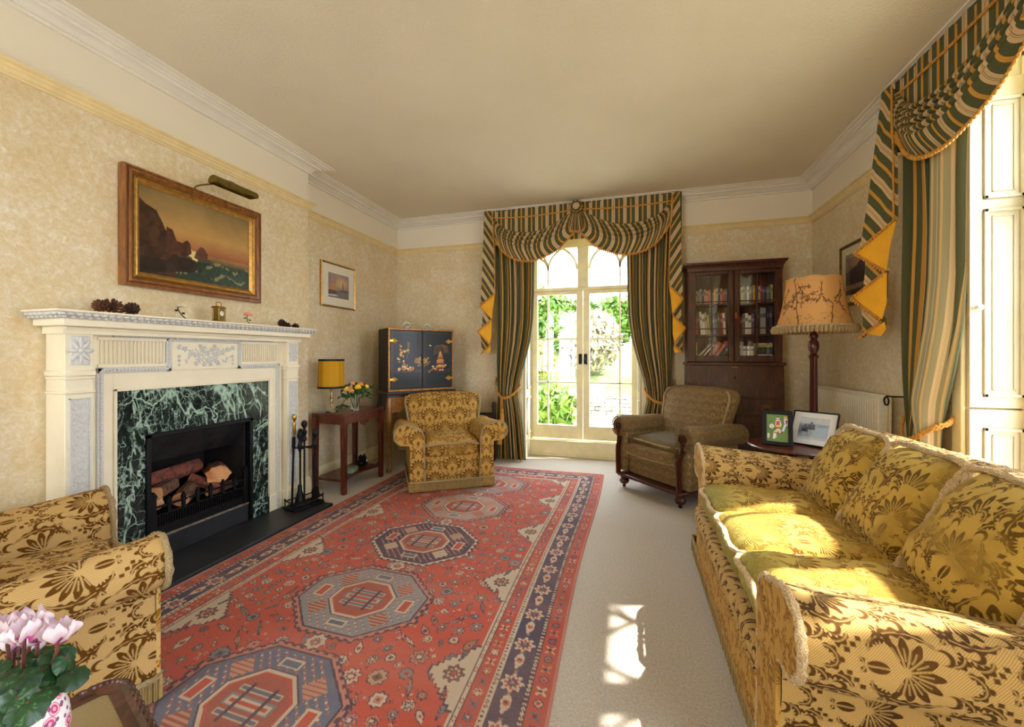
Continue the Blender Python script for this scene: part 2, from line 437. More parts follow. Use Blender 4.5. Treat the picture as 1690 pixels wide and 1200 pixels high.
# damask velvet ------------------------------------------------------------
def damask(m, u, v, W=.33, H=.27):
    """signed distance of the cut-pile motif, metres; lattice is half-drop, mirrored left and right"""
    x = ((u/W+.5).fract()-.5).abs(); y = (v/H+.5).fract()-.5
    inB = (x+y.abs()).gt(.5); sg = y.gt(0.)*2.-1.
    x2 = x+inB*(.5-2.*x); y2 = y-inB*sg*.5
    x = x2*.33; y = y2*.27
    def hyp(a, b): return (a*a+b*b).sqrt()
    def sw(cx, cy, R, a0, a1, w, k=0., sc=.3):
        """a leaf swept along an arc, scalloped, with a vein"""
        m0, h = rad((a0+a1)/2), rad((a1-a0)/2); c, q = math.cos(m0), math.sin(m0); dx = x-cx; dy = y-cy
        X = dx*c+dy*q; Y = dy*c-dx*q; an = Y.atan2(X); t = an/h; ww = (1.-t*t)*w
        if k: ww = ww*((an*k).cos()*sc+1.)
        b = (hyp(X, Y)-R).abs(); d = b-ww
        return d.max(.0011-b) if k else d
    def sq(cx, cy, h): return (x-cx).abs().max((y-cy).abs()).max(.0024-hyp(x-cx, y-cy))-h
    th = x.atan2(y+.03); r = hyp(x, y+.03); n = 13.
    p = ((th*(n/(2*PI))+.5).fract()-.5).abs()*(2*PI/n); slit = r*(PI/n-p).sin()
    d = (r-((p*n).cos()*.012+.062)).max(.0015-slit).max(.010-r).max(th-2.0)
    vein = (r*p.sin()-.0010).max(.024-r).max(r-.05); d = d.max(-vein)
    for e in (sw(.0, -.02, .083, -66, 50, .0105, 22), sw(.034, -.066, .030, -100, 60, .0125, 14), sw(.095, -.028, .034, -120, 80, .0125, 13), sw(.098, -.024, .014, -60, 220, .0055),
              sw(.064, .060, .031, 10, 185, .0115, 15), sw(.046, .050, .014, -40, 200, .0055), sw(.094, .044, .022, -30, 160, .009, 11), sw(.0, .088, .022, -20, 100, .0085, 9), hyp(x, y-.118)-.007,
              (hyp(x*1.7, y+.082)-.022).max(.0014-x), sw(.066, -.082, .013, -110, 150, .005), sw(.0, -.125, .016, 20, 90, .005, 8), sq(.127, .010, .0058), sq(.113, .023, .0058), sq(.141, -.004, .0058)):
        d = d.min(e)
    return d
def velvet(name, ground, pile, pile2, wear=None, wear_amt=.0, W=.33, H=.27, sheen=.08, wear_scale=5., WV=.3):
    m = Mat(name, .85, sheen=sheen, spec=.2, Sheen_Tint=(.9, .7, .35, 1)); u, v, _ = m.uv(); o = m.tc('Object')
    nz = m.noise(o, 14, 3); d = damask(m, u+(nz-.5)*.006, v+(m.noise(o, 17, 3)-.5)*.006, W, H)
    k = d.mask(.0022)
    weave = ((u*1120.).sin()*(v*1120.).sin()).ss(-.1, .45)
    big = m.noise(o, wear_scale, 3); fine = m.noise(o, 220, 2, .8)
    edge = ((d.abs()-.0022)*-400.).clamp()
    g = m.mix(weave*WV, ground, tuple(c*.60 for c in ground))
    pc = m.mix((big*1.4-.25+(fine-.5)*.6).clamp(), pile, pile2)
    c = m.mix(edge*.45, m.mix(k, g, pc), tuple(min(255, c*1.12) for c in ground))
    if wear is not None:
        w = (m.noise(o, wear_scale*.8, 4).ss(.62-wear_amt*.4, .78-wear_amt*.4)*.85)
        wc = m.mix(m.noise(o, 60, 4, .7), wear, tuple(c*.74 for c in wear))
        c = m.mix(w, c, wc)
    m.col(c); m.bump(k*.7+fine*.25+weave*.1, .0035); MT[name] = m; return m
velvet('chair_velvet', (200, 158, 82), (126, 84, 22), (78, 48, 10), W=.30, H=.25)
velvet('chair_velvet_worn', (196, 154, 80), (128, 88, 24), (92, 58, 12), (176, 134, 52), .3, W=.30, H=.25)
velvet('arm_velvet', (204, 166, 90), (150, 106, 34), (112, 72, 16), (200, 158, 76), .62, W=.30, H=.25)
velvet('near_chair_velvet', (218, 180, 116), (112, 70, 8), (80, 46, 4), W=.34, H=.28, WV=.75)
velvet('near_panel_velvet', (226, 188, 118), (178, 118, 12), (140, 86, 6), W=.34, H=.28, WV=.75)
velvet('sofa_velvet', (204, 164, 96), (98, 62, 14), (54, 32, 6), W=.31, H=.26, WV=.7)
velvet('sofa_back_velvet', (196, 162, 76), (118, 86, 24), (72, 50, 10), (178, 144, 62), .3, W=.31, H=.26)
velvet('sofa_front_velvet', (196, 150, 72), (160, 110, 36), (120, 78, 20), W=.31, H=.26)
def cushion_mat(name, topc, frontc, split):
    """worn velvet: green nap towards the front edge of the seat cushion, gold behind"""
    m = velvet(name, (204, 172, 84), (150, 104, 28), (104, 68, 12), (192, 152, 62), .45, W=.31, H=.26)
    o = m.tc('Object'); x, y, z = m.sep(o); base = m.p.inputs['Base Color'].links[0].from_socket
    n = m.noise(o, 9, 4); f = (y+(n-.5)*.16).ss(split+.12, split-.10)
    g = m.mix(m.noise(o, 70, 4, .75), (172, 166, 78), (128, 128, 52))
    m.col(m.mix(f*.65, E(m, base), g)); return m
cushion_mat('seat_velvet', 0, 0, -.37)

# embossed olive plush of the old easy chair
m = Mat('olive_plush', .8, sheen=.08, spec=.3); u, v, _ = m.uv(); o = m.tc('Object')
ringp = damask(m, u, v, .15, .13).mask(.004); fine = m.noise(o, 260, 2, .8); big = m.noise(o, 6, 4)
c = m.mix(ringp*.7, (150, 122, 74), (98, 72, 36)); c = m.mix(big.ss(.35, .7)*.35, c, (122, 92, 48)); c = m.mix(fine.ss(.4, .75)*.35, c, (84, 64, 34))
m.col(c); m.bump(ringp*.8+fine*.4, .004); MT['olive_plush'] = m
m = Mat('olive_plush_worn', .85, sheen=.08, spec=.3); o = m.tc('Object'); big = m.noise(o, 8, 4); fine = m.noise(o, 200, 3, .8)
m.col(m.mix(big.ss(.35, .65), m.mix(fine, (124, 106, 62), (92, 78, 44)), (96, 78, 42))); m.bump(fine, .004); MT['olive_plush_worn'] = m

# striped curtain cloth: u across the stripes
def stripe(name, pale=0., per=.118, rep=(84, 86, 56), crm=(214, 184, 138), gld=(204, 152, 66), rough=.8):
    m = Mat(name, rough, spec=.25); u, v, _ = m.uv(); t = (u/per).fract()
    o = m.tc('Object')
    G_, C_, D_ = rep, crm, gld
    if pale: G_, C_, D_ = [tuple(a*(1-pale)+b*pale for a, b in zip(q, (236, 222, 184))) for q in (rep, crm, gld)]
    dk = (110, 76, 44) if not pale else (200, 176, 136)
    c = m.ramp(t, [(0, C_), (.11, dk), (.125, C_), (.16, dk), (.175, C_), (.29, dk), (.30, G_), (.57, dk), (.58, D_), (.71, dk), (.72, G_), (.985, dk)], 'CONSTANT')
    w = m.noise(m.mapv(m.comb(u, v), (900, 60, 1)), 1., 2)
    c = m.mix(w*.22, c, tuple(q*.6 for q in G_))
    m.col(c); m.bump(w, .0006); MT[name] = m
stripe('stripe_cloth'); stripe('stripe_lining', .55)
m = Mat('fringe', .9); u, v, _ = m.uv(); o = m.tc('Object'); st = (u*900.).sin()*.5+.5; n = m.noise(o, 90, 3)
m.col(m.mix(st*.6, m.mix(n, (196, 170, 110), (150, 122, 66)), (104, 80, 40))); m.bump(st, .003); MT['fringe'] = m
m = Mat('painted', .55); m.col(m.attr('paint')); MT['painted'] = m
m = Mat('painted_gloss', .35, spec=.3); m.col(m.attr('paint')); m.set('Coat Weight', .08); m.set('Coat Roughness', .1); MT['painted_gloss'] = m
m = Mat('rug_wool', .95, sheen=.0, spec=.2); o = m.tc('Object'); x, y, z = m.sep(o)
n = m.noise(m.mapv(o, (40, 260, 1)), 1., 3, .7); ab = m.noise(m.mapv(o, (.6, 5, 1)), 1., 3); f = m.noise(o, 500, 2, .8)
c = m.mix(n*.42, m.attr('paint'), (190, 146, 126)); c = m.mix((ab-.35).clamp()*.5, c, (214, 160, 138)); c = m.mix(f.ss(.5, .8)*.25, c, (60, 40, 36))
m.col(c); m.bump(f+n, .004); MT['rug_wool'] = m
def glass(name, tint=(1, 1, 1), rough=.0, fac=.06):
    m = Mat(name); nt = m.nt; nt.nodes.remove(m.p)
    t = m.n('ShaderNodeBsdfTransparent'); t.inputs[0].default_value = (*tint, 1)
    g = m.n('ShaderNodeBsdfGlossy'); g.inputs['Roughness'].default_value = rough; g.inputs[0].default_value = (1, 1, 1, 1)
    f = m.n('ShaderNodeFresnel'); bk = E(m, m.n('ShaderNodeNewGeometry').outputs['Backfacing']); m.put(f.inputs[0], 1.45-bk*(1.45-1/1.45))
    x = m.n('ShaderNodeMixShader'); nt.links.new(f.outputs[0], x.inputs[0]); nt.links.new(t.outputs[0], x.inputs[1]); nt.links.new(g.outputs[0], x.inputs[2])
    nt.links.new(x.outputs[0], m.out.inputs[0]); MT[name] = m; return m
glass('pane_glass'); m = Mat('clear_glass', .02, col=(250, 252, 250)); m.set('Transmission Weight', 1.); m.set('IOR', 1.45); MT['clear_glass'] = m
def shade_mat(name, build):
    """thin lamp-shade cloth that lets some light through"""
    m = Mat(name, .8); c = build(m); m.col(c); nt = m.nt
    t = m.n('ShaderNodeBsdfTranslucent'); nt.links.new(c.k, t.inputs[0])
    x = m.n('ShaderNodeMixShader'); x.inputs[0].default_value = .3
    nt.links.new(m.p.outputs[0], x.inputs[1]); nt.links.new(t.outputs[0], x.inputs[2]); nt.links.new(x.outputs[0], m.out.inputs[0]); MT[name] = m
def _yl(m):
    u, v, _ = m.uv(); return m.mix((u*760.).sin()*.5+.5, (238, 182, 22), (206, 148, 8))
shade_mat('yellow_pleats', _yl)
shade_mat('painted_shade', lambda m: m.attr('paint'))
def leafy(name, a, b):
    m = Mat(name, .6, spec=.3); oi = m.n('ShaderNodeNewGeometry'); r = E(m, oi.outputs['Random Per Island'])
    m.col(m.mix(r, a, b)); MT[name] = m
leafy('hedge_leaf', (48, 82, 16), (96, 130, 34)); leafy('tree_leaf', (96, 114, 58), (146, 156, 98)); leafy('olive_leaf', (96, 106, 54), (142, 142, 82))
leafy('grey_leaf', (130, 124, 96), (172, 164, 134)); leafy('gold_leaf', (170, 150, 56), (134, 142, 50)); leafy('spiky_leaf', (64, 104, 26), (120, 150, 56))
m = Mat('lawn', .9); o = m.tc('Object'); m.col(m.ramp(m.noise(o, 6, 5), [(.3, (84, 104, 44)), (.7, (130, 142, 84))])); MT['lawn'] = m
m = Mat('cut_wood', .8); o = m.tc('Object'); x, y, z = m.sep(o); r = (y*y+z*z).sqrt(); rg = ((r+m.noise(o, 20, 3)*.012)*520.).sin()*.5+.5
m.col(m.mix(rg*.35, m.mix(m.noise(o, 14, 4).ss(.35, .7), (222, 170, 116), (190, 104, 56)), (150, 92, 54))); MT['cut_wood'] = m
m = Mat('pot_china', .2); o = m.tc('Object'); px_, py_, pz_ = m.sep(o); o = m.comb(py_.atan2(px_)*.05, pz_); cl = m.vor(o, 34, 'F1', 'Distance', .8, '2D'); cc = m.vor(o, 34, 'F1', 'Color', .8, '2D'); pick = m.sep(cc)[0]
petal = cl.lt(.30)*pick.gt(.32); lf = cl.lt(.2)*pick.lt(.35); inner = (cl*34.).sin().gt(.2)
c = m.mix(petal, (242, 240, 238), m.mix(inner, (214, 84, 130), (244, 190, 206))); c = m.mix(lf, c, (150, 158, 96)); 
c = m.mix(m.vor(o, 75, 'F1', 'Distance', 1., '2D').lt(.22), c, (150, 90, 130)); m.col(c); MT['pot_china'] = m
m = Mat('cyclamen_leaf', .4); o = m.tc('UV'); n = m.noise(m.tc('Object'), 90, 4, .6, 1.); rnd = E(m, m.n('ShaderNodeObjectInfo').outputs['Random']); m.col(m.mix(rnd*.7, m.ramp(n, [(.4, (18, 58, 24)), (.6, (36, 84, 36)), (.68, (110, 146, 92))]), (14, 46, 20))); MT['cyclamen_leaf'] = m
m = Mat('cyclamen_petal', .6); u, v, _ = m.uv(); m.col(m.mix((v.ss(.78, .98)+v.ss(.10, .0)*u.abs().ss(.3, 1.)*.6).clamp(), (232, 214, 222), (204, 66, 158))); MT['cyclamen_petal'] = m
m = Mat('tray_cloth', .35); o = m.tc('Object'); x, y, z = m.sep(o)
zz = ((x*170.).sin()*.004+y); vine = ((x-.035-((y*150.).sin()*.006)).abs()-.004).mask(.002)
m.col(m.mix(vine*.7, m.mix(m.noise(o, 300, 2), (150, 128, 84), (128, 108, 70)), (176, 176, 110))); m.set('Coat Weight', .6); m.set('Coat Roughness', .05); MT['tray_cloth'] = m
# ------------------------------------------------------------------ the room (metres; the camera stands at x=0, y=0)
XC, XL, XR, YB, YC0, YC1, YF, ZC = -2.698, -2.842, 1.673, 4.536, .985, 2.902, -1.7, 2.86
W1X, W2Y, FILL_W3Y, FILL_W4X, HW, ZH = -.535, 2.03, -.55, -2.05, .648, 2.62
g = G(); g.box(-3.4, 1.98, YF-.3, 4.9, -.12, 0); struct('floor', g, MT['carpet'])
g = G(); g.box(-3.4, 1.98, YF-.3, 4.9, ZC, ZC+.08); struct('ceiling', g, MT['ceiling_paint'])
g = G(); g.box(XL-.3, XL, YC1, YB, 0, ZC); g.box(XL-.3, XL, YF, YC0, 0, ZC)
g.box(XL-.5, XC, YC0, 1.61, 0, ZC); g.box(XL-.5, XC, 2.29, YC1, 0, ZC); g.box(XL-.5, XC, 1.61, 2.29, .765, ZC); struct('wall_left', g, MT['wallpaper'])
def holed(x0, x1, holes, zt=ZC, ZH=2.62):
    """spans of wall between openings"""
    out = []; c = x0
    for a, b in holes: out += [(c, a, 0, zt), (a, b, ZH, zt)]; c = b
    return out+[(c, x1, 0, zt)]
g = G(); [g.box(a, b, YB, YB+.36, z0, z1) for a, b, z0, z1 in holed(XL-.3, XR+.37, [(W1X-HW, W1X+HW)])]; struct('wall_back', g, MT['wallpaper'])
g = G(); [g.box(XR, XR+.30, a, b, z0, z1) for a, b, z0, z1 in holed(YF, YB, [(FILL_W3Y-HW, FILL_W3Y+HW), (W2Y-HW, W2Y+HW)], ZC, 2.76)]; struct('wall_right', g, MT['wallpaper'])
g = G(); [g.box(a, b, YF-.3, YF, z0, z1) for a, b, z0, z1 in holed(XL-.3, XR+.36, [(FILL_W4X-HW, FILL_W4X+HW)])]; struct('wall_front', g, MT['wallpaper'])

def sweep(g, path, prof, closed=False):
    P = [Vector((*p, 0)) for p in path]; n = len(P); N = []
    for i in range(n if closed else n-1):
        d = (P[(i+1) % n]-P[i]).normalized(); N.append(Vector((-d.y, d.x, 0)))
    rings = []
    for i in range(n):
        a = N[i-1] if (closed or i > 0) else N[0]; b = N[i % len(N)] if (closed or i < n-1) else N[-1]
        k = (a+b)/(1+a.dot(b)); rings.append([tuple(P[i]+k*o+Vector((0, 0, z))) for o, z in prof])
    g.loft(rings, closed=True, close_path=closed)
LOOP = [(XR, YF), (XR, YB), (XL, YB), (XL, YC1), (XC, YC1), (XC, YC0), (XL, YC0), (XL, YF)]
g = G(); sweep(g, LOOP, [(0, 2.776), (.02, 2.776), (.022, 2.79), (.010, 2.793), (.022, 2.797), (.036, 2.81), (.062, 2.822), (.074, 2.823), (.076, 2.836), (.098, 2.836), (.10, 2.842), (.124, 2.846), (.126, 2.853), (.152, 2.853), (.154, 2.8605), (0, 2.8605)], True)
struct('trim_1', g, MT['white_plaster'], sharp=25)
RAIL = [(0, 2.458), (.010, 2.458), (.012, 2.466), (.022, 2.472), (.026, 2.486), (.034, 2.492), (.036, 2.503), (.05, 2.51), (.052, 2.52), (0, 2.522)]
g = G(); a, b = W1X-HW-.02, W1X+HW+.02
sweep(g, [(a, YB)]+LOOP[2:], RAIL); sweep(g, [(XR, W2Y+HW+.02), (XR, YB), (b, YB)], RAIL); sweep(g, [(XR, FILL_W3Y+HW), (XR, W2Y-HW)], RAIL)
struct('trim_2', g, MT['rail_paint'], sharp=25)
SK = [(0, .001), (.02, .001), (.02, .105), (.014, .118), (.012, .13), (.004, .14), (0, .14)]
g = G(); sweep(g, [(a, YB)]+LOOP[2:5]+[(XC, 2.66)], SK); sweep(g, [(XC, 1.225)]+LOOP[5:], SK); struct('baseboard_left', g, MT['baseboard_paint'])
g = G(); sweep(g, [(XR, W2Y+HW+.02), (XR, YB), (b, YB)], SK); struct('baseboard_right', g, MT['baseboard_paint'])

# ------------------------------------------------------------------ tall windows with gothic heads, panelled shutters in the reveals
def raised(g, x0, x1, z0, z1, y, s=-1, t=.012):
    """a panel with a moulded frame on a board lying at depth y (local y faces the room when s=-1)"""
    b = .018
    for q, d in ((0, t*.9), (b*1.9, t*.45)):
        X0, X1, Z0, Z1 = x0+q, x1-q, z0+q, z1-q; w = b if q == 0 else .008
        for bx in ((X0, X0+w, Z0, Z1), (X1-w, X1, Z0, Z1), (X0, X1, Z0, Z0+w), (X0, X1, Z1-w, Z1)):
            g.box(bx[0], bx[1], min(y, y+s*d), max(y, y+s*d), bx[2], bx[3], .003)
def french_window(n, loc, rz, detail=True):
    root = thing('window_%d' % n, None, None, loc, rz); root['kind'] = 'structure'
    D = .30 if n == 1 else .24; ZT = 2.47 if n in (1, 4) else 2.69; ZH = 2.62 if n in (1, 4) else 2.76; FR = MT['window_paint']
    g = G(); h = HW-.005
    for s in (-1, 1): g.box(min(s*h, s*.612), max(s*h, s*.612), D-.03, D+.06, .19, ZH-.005, .004)
    g.box(-h, h, D-.03, D+.06, 1.962, 2.0, .004); g.box(-.064, .064, D-.036, D+.05, 2.001, ZT-.001, .004); g.box(-h, h, D-.03, D+.06, ZT, ZH-.005, .004)
    for s in (-1, 1): g.box(min(s*.612, s*.548), max(s*.612, s*.548), D-.02, D+.04, 2.001, ZT-.001, .003)
    obj('window_frame', g, FR, root)
    g = G(); br = .015; dz = ZT-2.47
    for s in (-1, 1):
        g.box(s*.42-.009, s*.42+.009, D-.008, D+.02, 2.0, 2.23+dz)
        for cx, x1 in ((.42, .076), (.076, .42), (.42, .548), (.76, .42)):
            R = abs(.42-.076) if abs(cx-x1) > .2 else None
            pts = []
            if R:
                for i in range(13):
                    a = rad(60*i/12)*1.02; x = cx+(R*math.cos(a) if x1 > cx else -R*math.cos(a)); z = 2.215+dz+R*math.sin(a)*.86
                    if z < ZT+.005: pts.append((s*x, D+.004, z))
            else:
                for i in range(9):
                    a = rad(55*i/8); x = cx+.128*1.5*(1-math.cos(a))*1.3; z = 2.215+dz+.19*math.sin(a)
                    if x < .55 and z < ZT+.005: pts.append((s*x, D+.004, z))
            if len(pts) > 2: g.tube(pts, br, 6)
    obj('gothic_tracery', g, FR, root)
    g = G()
    for s in (-1, 1): g.box(min(s*.064, s*.548), max(s*.064, s*.548), D+.004, D+.008, 2.0, ZT)
    obj('pane', g, MT['pane_glass'], root)
    for s in (-1, 1):
        def X(a, b): return (min(s*a, s*b), max(s*a, s*b))
        g = G(); y0, y1 = D-.022, D+.022
        g.box(*X(.003, .076), y0, y1, .2, 1.958, .003); g.box(*X(.548, .61), y0, y1, .2, 1.958, .003)
        g.box(*X(.076, .548), y0, y1, .2, .36, .003); g.box(*X(.076, .548), y0, y1, 1.918, 1.958, .003)
        g.box(*X(.411, .429), y0+.006, y1-.006, .36, 1.918, .002)
        for z in (.871, 1.388): g.box(*X(.076, .548), y0+.006, y1-.006, z-.009, z+.009, .002)
        leaf = obj('casement_leaf', g, FR, root)
        g = G(); g.box(*X(.072, .552), D-.002, D+.002, .355, 1.922); obj('pane', g, MT['pane_glass'], leaf)
        g = G(); g.box(*X(.012, .05), y0-.012, y0+.001, 1.09, 1.21, .003); pl = obj('lock_plate', g, MT['bronze_dark'], leaf)
        if s > 0:
            g.v.clear(); g = G(); g.tube([(.03, y0-.012, 1.15), (.03, y0-.04, 1.15), (.045, y0-.045, 1.12), (.05, y0-.045, 1.085)], .007, 8); obj('handle', g, MT['bronze_dark'], pl)
    g = G(); g.box(-h, h, D-.078, D+.06, .001, .175, .004); g.box(-h, h, D-.095, D+.06, .172, .19, .004); g.box(-h, h, D-.085, D-.074, .001, .03); obj('sill_step', g, MT['window_paint'], root)
    for s in (-1, 1):
        g = G(); x = s*(HW-.003); t = s*-.02
        g.box(min(x, x+t), max(x, x+t), -.004, D-.015, .93 if n > 1 else .19, 2.60, .003)
        g.box(min(x, x+t), max(x, x+t), -.004, D-.015, .001, .922 if n > 1 else .186, .003)
        o = len(g.v)
        for z0, z1 in (((1.99, 2.5), (.985, 1.94), (.09, .83)) if n > 1 else ((1.99, 2.5), (.80, 1.93), (.27, .70))): raised(g, .062 if n == 1 else .05, D-.03, z0, z1, 0)
        g.xf(o, fn=lambda p: (x+t+(p[1] if s > 0 else -p[1]), p[0], p[2]))
        sh = obj('shutter', g, MT['shutter_paint'], root)
        if n == 2:
            g = G(); k = x+t; g.lathe([(.004, 0), (.006, .008), (.014, .014), (.016, .022), (.010, .03), (.001, .032)], 14); g.xf(0, fn=lambda p: (k-s*p[2], .026+p[0], 1.441+p[1])); obj('knob', g, MT['white_china'], sh)
    g = G(); g.box(-h, h, .0, D, ZH-.02, ZH-.004)
    if ZH > 2.7: g.box(-h, h, .001, .03, 2.605, ZH-.006, .003)
    obj('soffit', g, MT['window_paint'], root)
    # architrave standing just proud of the wall
    g = G()
    for s in (-1, 1): g.box(min(s*HW, s*(HW+.07)), max(s*HW, s*(HW+.07)), -.022, .0, .001, ZH, .006)
    obj('architrave', g, MT['window_paint'], root)
    return root
french_window(1, (W1X, YB, 0), 0)
french_window(2, (XR, W2Y, 0), -PI/2)
french_window(3, (XR, FILL_W3Y, 0), -PI/2)  # unseen extra window in the right wall, added to brighten the room
french_window(4, (FILL_W4X, YF, 0), PI)  # invented window behind the camera, out of view, added for frontal fill light

# ------------------------------------------------------------------ garden beyond the glass
def zg(y): return -.10+(0 if y < 9.5 else min(1.5, (y-9.5)*.30))
g = G(); P = [[(x, y, zg(y)) for x in np.linspace(-14, 12, 30)] for y in np.linspace(4.95, 26, 40)]; g.sheet(P)
o = obj('garden_ground', g, MT['lawn']); o['kind'] = 'structure'
g = G(); g.box(-6, 4, 4.95, 8.9, -.2, -.085); o = obj('garden_terrace', g, MT['garden_paving']); o['kind'] = 'structure'
g = G(); g.box(2.06, 12, -8, 4.93, -.2, -.085); o = obj('garden_path', g, MT['garden_paving']); o['kind'] = 'structure'
def leaves(g, n, c, r, size, shell=.55, long=1.6, up=0.):
    for _ in range(n):
        d = Vector(rng.normal(size=3)); d.normalize(); k = shell+(1-shell)*rng.random()
        p = Vector((c[0]+d.x*r[0]*k, c[1]+d.y*r[1]*k, c[2]+d.z*r[2]*k))
        a = Vector(rng.normal(size=3)); a.z += up; a.normalize(); b = a.cross(d+Vector(rng.normal(size=3))*.5)
        if b.length < 1e-4: continue
        b.normalize(); s = size*(.6+.8*rng.random()); a *= s*long; b *= s*.5
        g.add([p-a*.5, p+b, p+a*.5, p-b], [(0, 1, 2, 3)])
def shrub(name, label, x, y, r, h, n, size, mat, cat='shrub', group=None, long=1.6, up=0., z=None):
    z0 = zg(y) if z is None else z; t = thing(name, label, cat, (x, y, z0), 0, group)
    g = G()
    for k in range(5):
        a = 2*PI*k/5; g.tube([(0, 0, 0), (math.cos(a)*r*.25, math.sin(a)*r*.25, h*.35), (math.cos(a)*r*.5, math.sin(a)*r*.5, h*.7)], [.03, .02, .008], 5)
    obj('stem', g, MT['garden_bark'], t)
    g = G(); leaves(g, n, (0, 0, h*.54), (r, r, h*.5), size, .35, long, up)
    obj('foliage', g, MT[mat], t, solid=False)
    return t
shrub('spiky_shrub', 'bright green spiky leaved shrub on the terrace low behind the glass', -1.28, 6.7, .46, .74, 900, .075, 'spiky_leaf', long=3.2, up=.8)
shrub('rounded_shrub', 'pale clipped rounded shrub beyond the stone wall', .95, 11.3, .95, 1.15, 2600, .07, 'grey_leaf')
shrub('golden_shrub', 'small golden leaved shrub at the edge of the lawn', -2.75, 11.0, .8, 1.3, 1800, .09, 'gold_leaf')
shrub('feathery_shrub', 'tall pale feathery shrub standing before the hedge', -1.1, 11.8, .9, 1.9, 2600, .09, 'grey_leaf', long=2.6, up=1.)
shrub('dark_shrub', 'low dark shrub growing behind the stone wall', .8, 9.85, .5, .75, 900, .07, 'hedge_leaf', z=-.05)
shrub('round_bush', 'mid green bushy shrub on the lawn', -2.2, 13.9, .75, 1.3, 2000, .10, 'hedge_leaf')
t = thing('laurel_hedge', 'tall bright green laurel hedge closing the garden', 'hedge', (-.6, 15.6, zg(15.6)))
g = G()
for k in range(9): leaves(g, 1500, (-4.4+k*1.1, .1*(k % 2), .95+.12*(k % 3)), (.85, .6, 1.0), .13, .45)
obj('foliage', g, MT['hedge_leaf'], t, solid=False)
def tree(name, label, x, y, h, r, n, mat, size=.15):
    t = thing(name, label, 'tree', (x, y, zg(y)), 0, None)
    g = G(); g.tube([(0, 0, 0), (.1, 0, h*.3), (-.05, .1, h*.6), (0, 0, h*.85)], [.16, .13, .09, .03], 8)
    for k in range(5): a = k*1.3; g.tube([(0, 0, h*.35+k*.2), (math.cos(a)*r*.5, math.sin(a)*r*.5, h*.6+k*.2)], [.06, .02], 6)
    obj('trunk', g, MT['garden_bark'], t)
    g = G()
    for k in range(7): leaves(g, n//7, (rng.normal()*r*.42, rng.normal()*r*.42, h*(.55+.3*rng.random())), (r*.6, r*.6, r*.5), size, .2)
    obj('foliage', g, MT[mat], t, solid=False)
tree('garden_tree', 'pale leafy tree rising above the hedge', -3.9, 19, 2.9, 1.5, 5200, 'tree_leaf')
tree('olive_tree', 'pale yellow green tree above the hedge behind the feathery shrub', .9, 20, 2.9, 1.5, 5600, 'olive_leaf')
tree('dark_tree', 'darker tree over the hedge seen beside the curtain', 5.2, 20.5, 3.7, 1.3, 3800, 'hedge_leaf')
g = G()
for r_ in range(5):
    x = -1.2
    while x < 3.0:
        w = .18+.22*rng.random(); g.box(x, x+w-.01, 9.0+.03*rng.random(), 9.25, -.1+r_*.085, -.1+r_*.085+.078, .012); x += w
tag(obj('dry_stone_wall', g, MT['garden_stone']), 'low dry stone garden wall beyond the terrace', 'wall', kind='thing')

# ------------------------------------------------------------------ camera, sun, sky
cam = bpy.data.cameras.new('camera'); co = bpy.data.objects.new('camera', cam); COL.objects.link(co)
co.location = (0, 0, 1.2); co.rotation_euler = (PI/2, 0, .2837); cam.sensor_width = 36; cam.lens = 36*670/1690
cam.shift_x = 0; cam.shift_y = -14.4/1690; cam.clip_start = .05; cam.clip_end = 200; SC.camera = co
L = bpy.data.lights.new('sun', 'SUN'); L.energy = 8.; L.angle = rad(.7); L.color = (1., .95, .86)
lo = bpy.data.objects.new('sun', L); COL.objects.link(lo); lo.rotation_euler = Vector((1.6, .46, 2.10)).to_track_quat('Z', 'Y').to_euler()
w = bpy.data.worlds.new('sky'); SC.world = w; w.use_nodes = True; nt = w.node_tree; bg = nt.nodes['Background']
tcn = nt.nodes.new('ShaderNodeTexCoord'); sp = nt.nodes.new('ShaderNodeSeparateXYZ'); nt.links.new(tcn.outputs['Generated'], sp.inputs[0])
cr = nt.nodes.new('ShaderNodeValToRGB'); nt.links.new(sp.outputs[2], cr.inputs[0])
cr.color_ramp.elements[0].color = (.90, .96, 1.06, 1); cr.color_ramp.elements[1].color = (.78, .90, 1.06, 1); cr.color_ramp.elements[1].position = .7
nt.links.new(cr.outputs[0], bg.inputs[0]); bg.inputs[1].default_value = 5.2
for nm, loc, rz in (('one', (W1X, YB+.37, 1.4), PI), ('two', (XR+.32, W2Y, 1.4), PI/2), ('three', (XR+.32, FILL_W3Y, 1.4), PI/2), ('four', (FILL_W4X, YF-.31, 1.4), 0)):
    A = bpy.data.lights.new('portal_'+nm, 'AREA'); A.shape = 'RECTANGLE'; A.size = 1.3; A.size_y = 2.75; A.cycles.is_portal = True
    ao = bpy.data.objects.new('portal_'+nm, A); COL.objects.link(ao); ao.location = loc; ao.rotation_euler = (PI/2, 0, rz)
vs = SC.view_settings; vs.view_transform = 'Standard'; vs.look = 'None'; vs.gamma = 1.; vs.exposure = 1.42; vs.use_curve_mapping = False
cy = SC.cycles; cy.use_denoising = True; cy.max_bounces = 12; cy.diffuse_bounces = 7; cy.glossy_bounces = 4; cy.transmission_bounces = 6; cy.transparent_max_bounces = 12; cy.sample_clamp_indirect = 6.; cy.caustics_reflective = False; cy.caustics_refractive = False
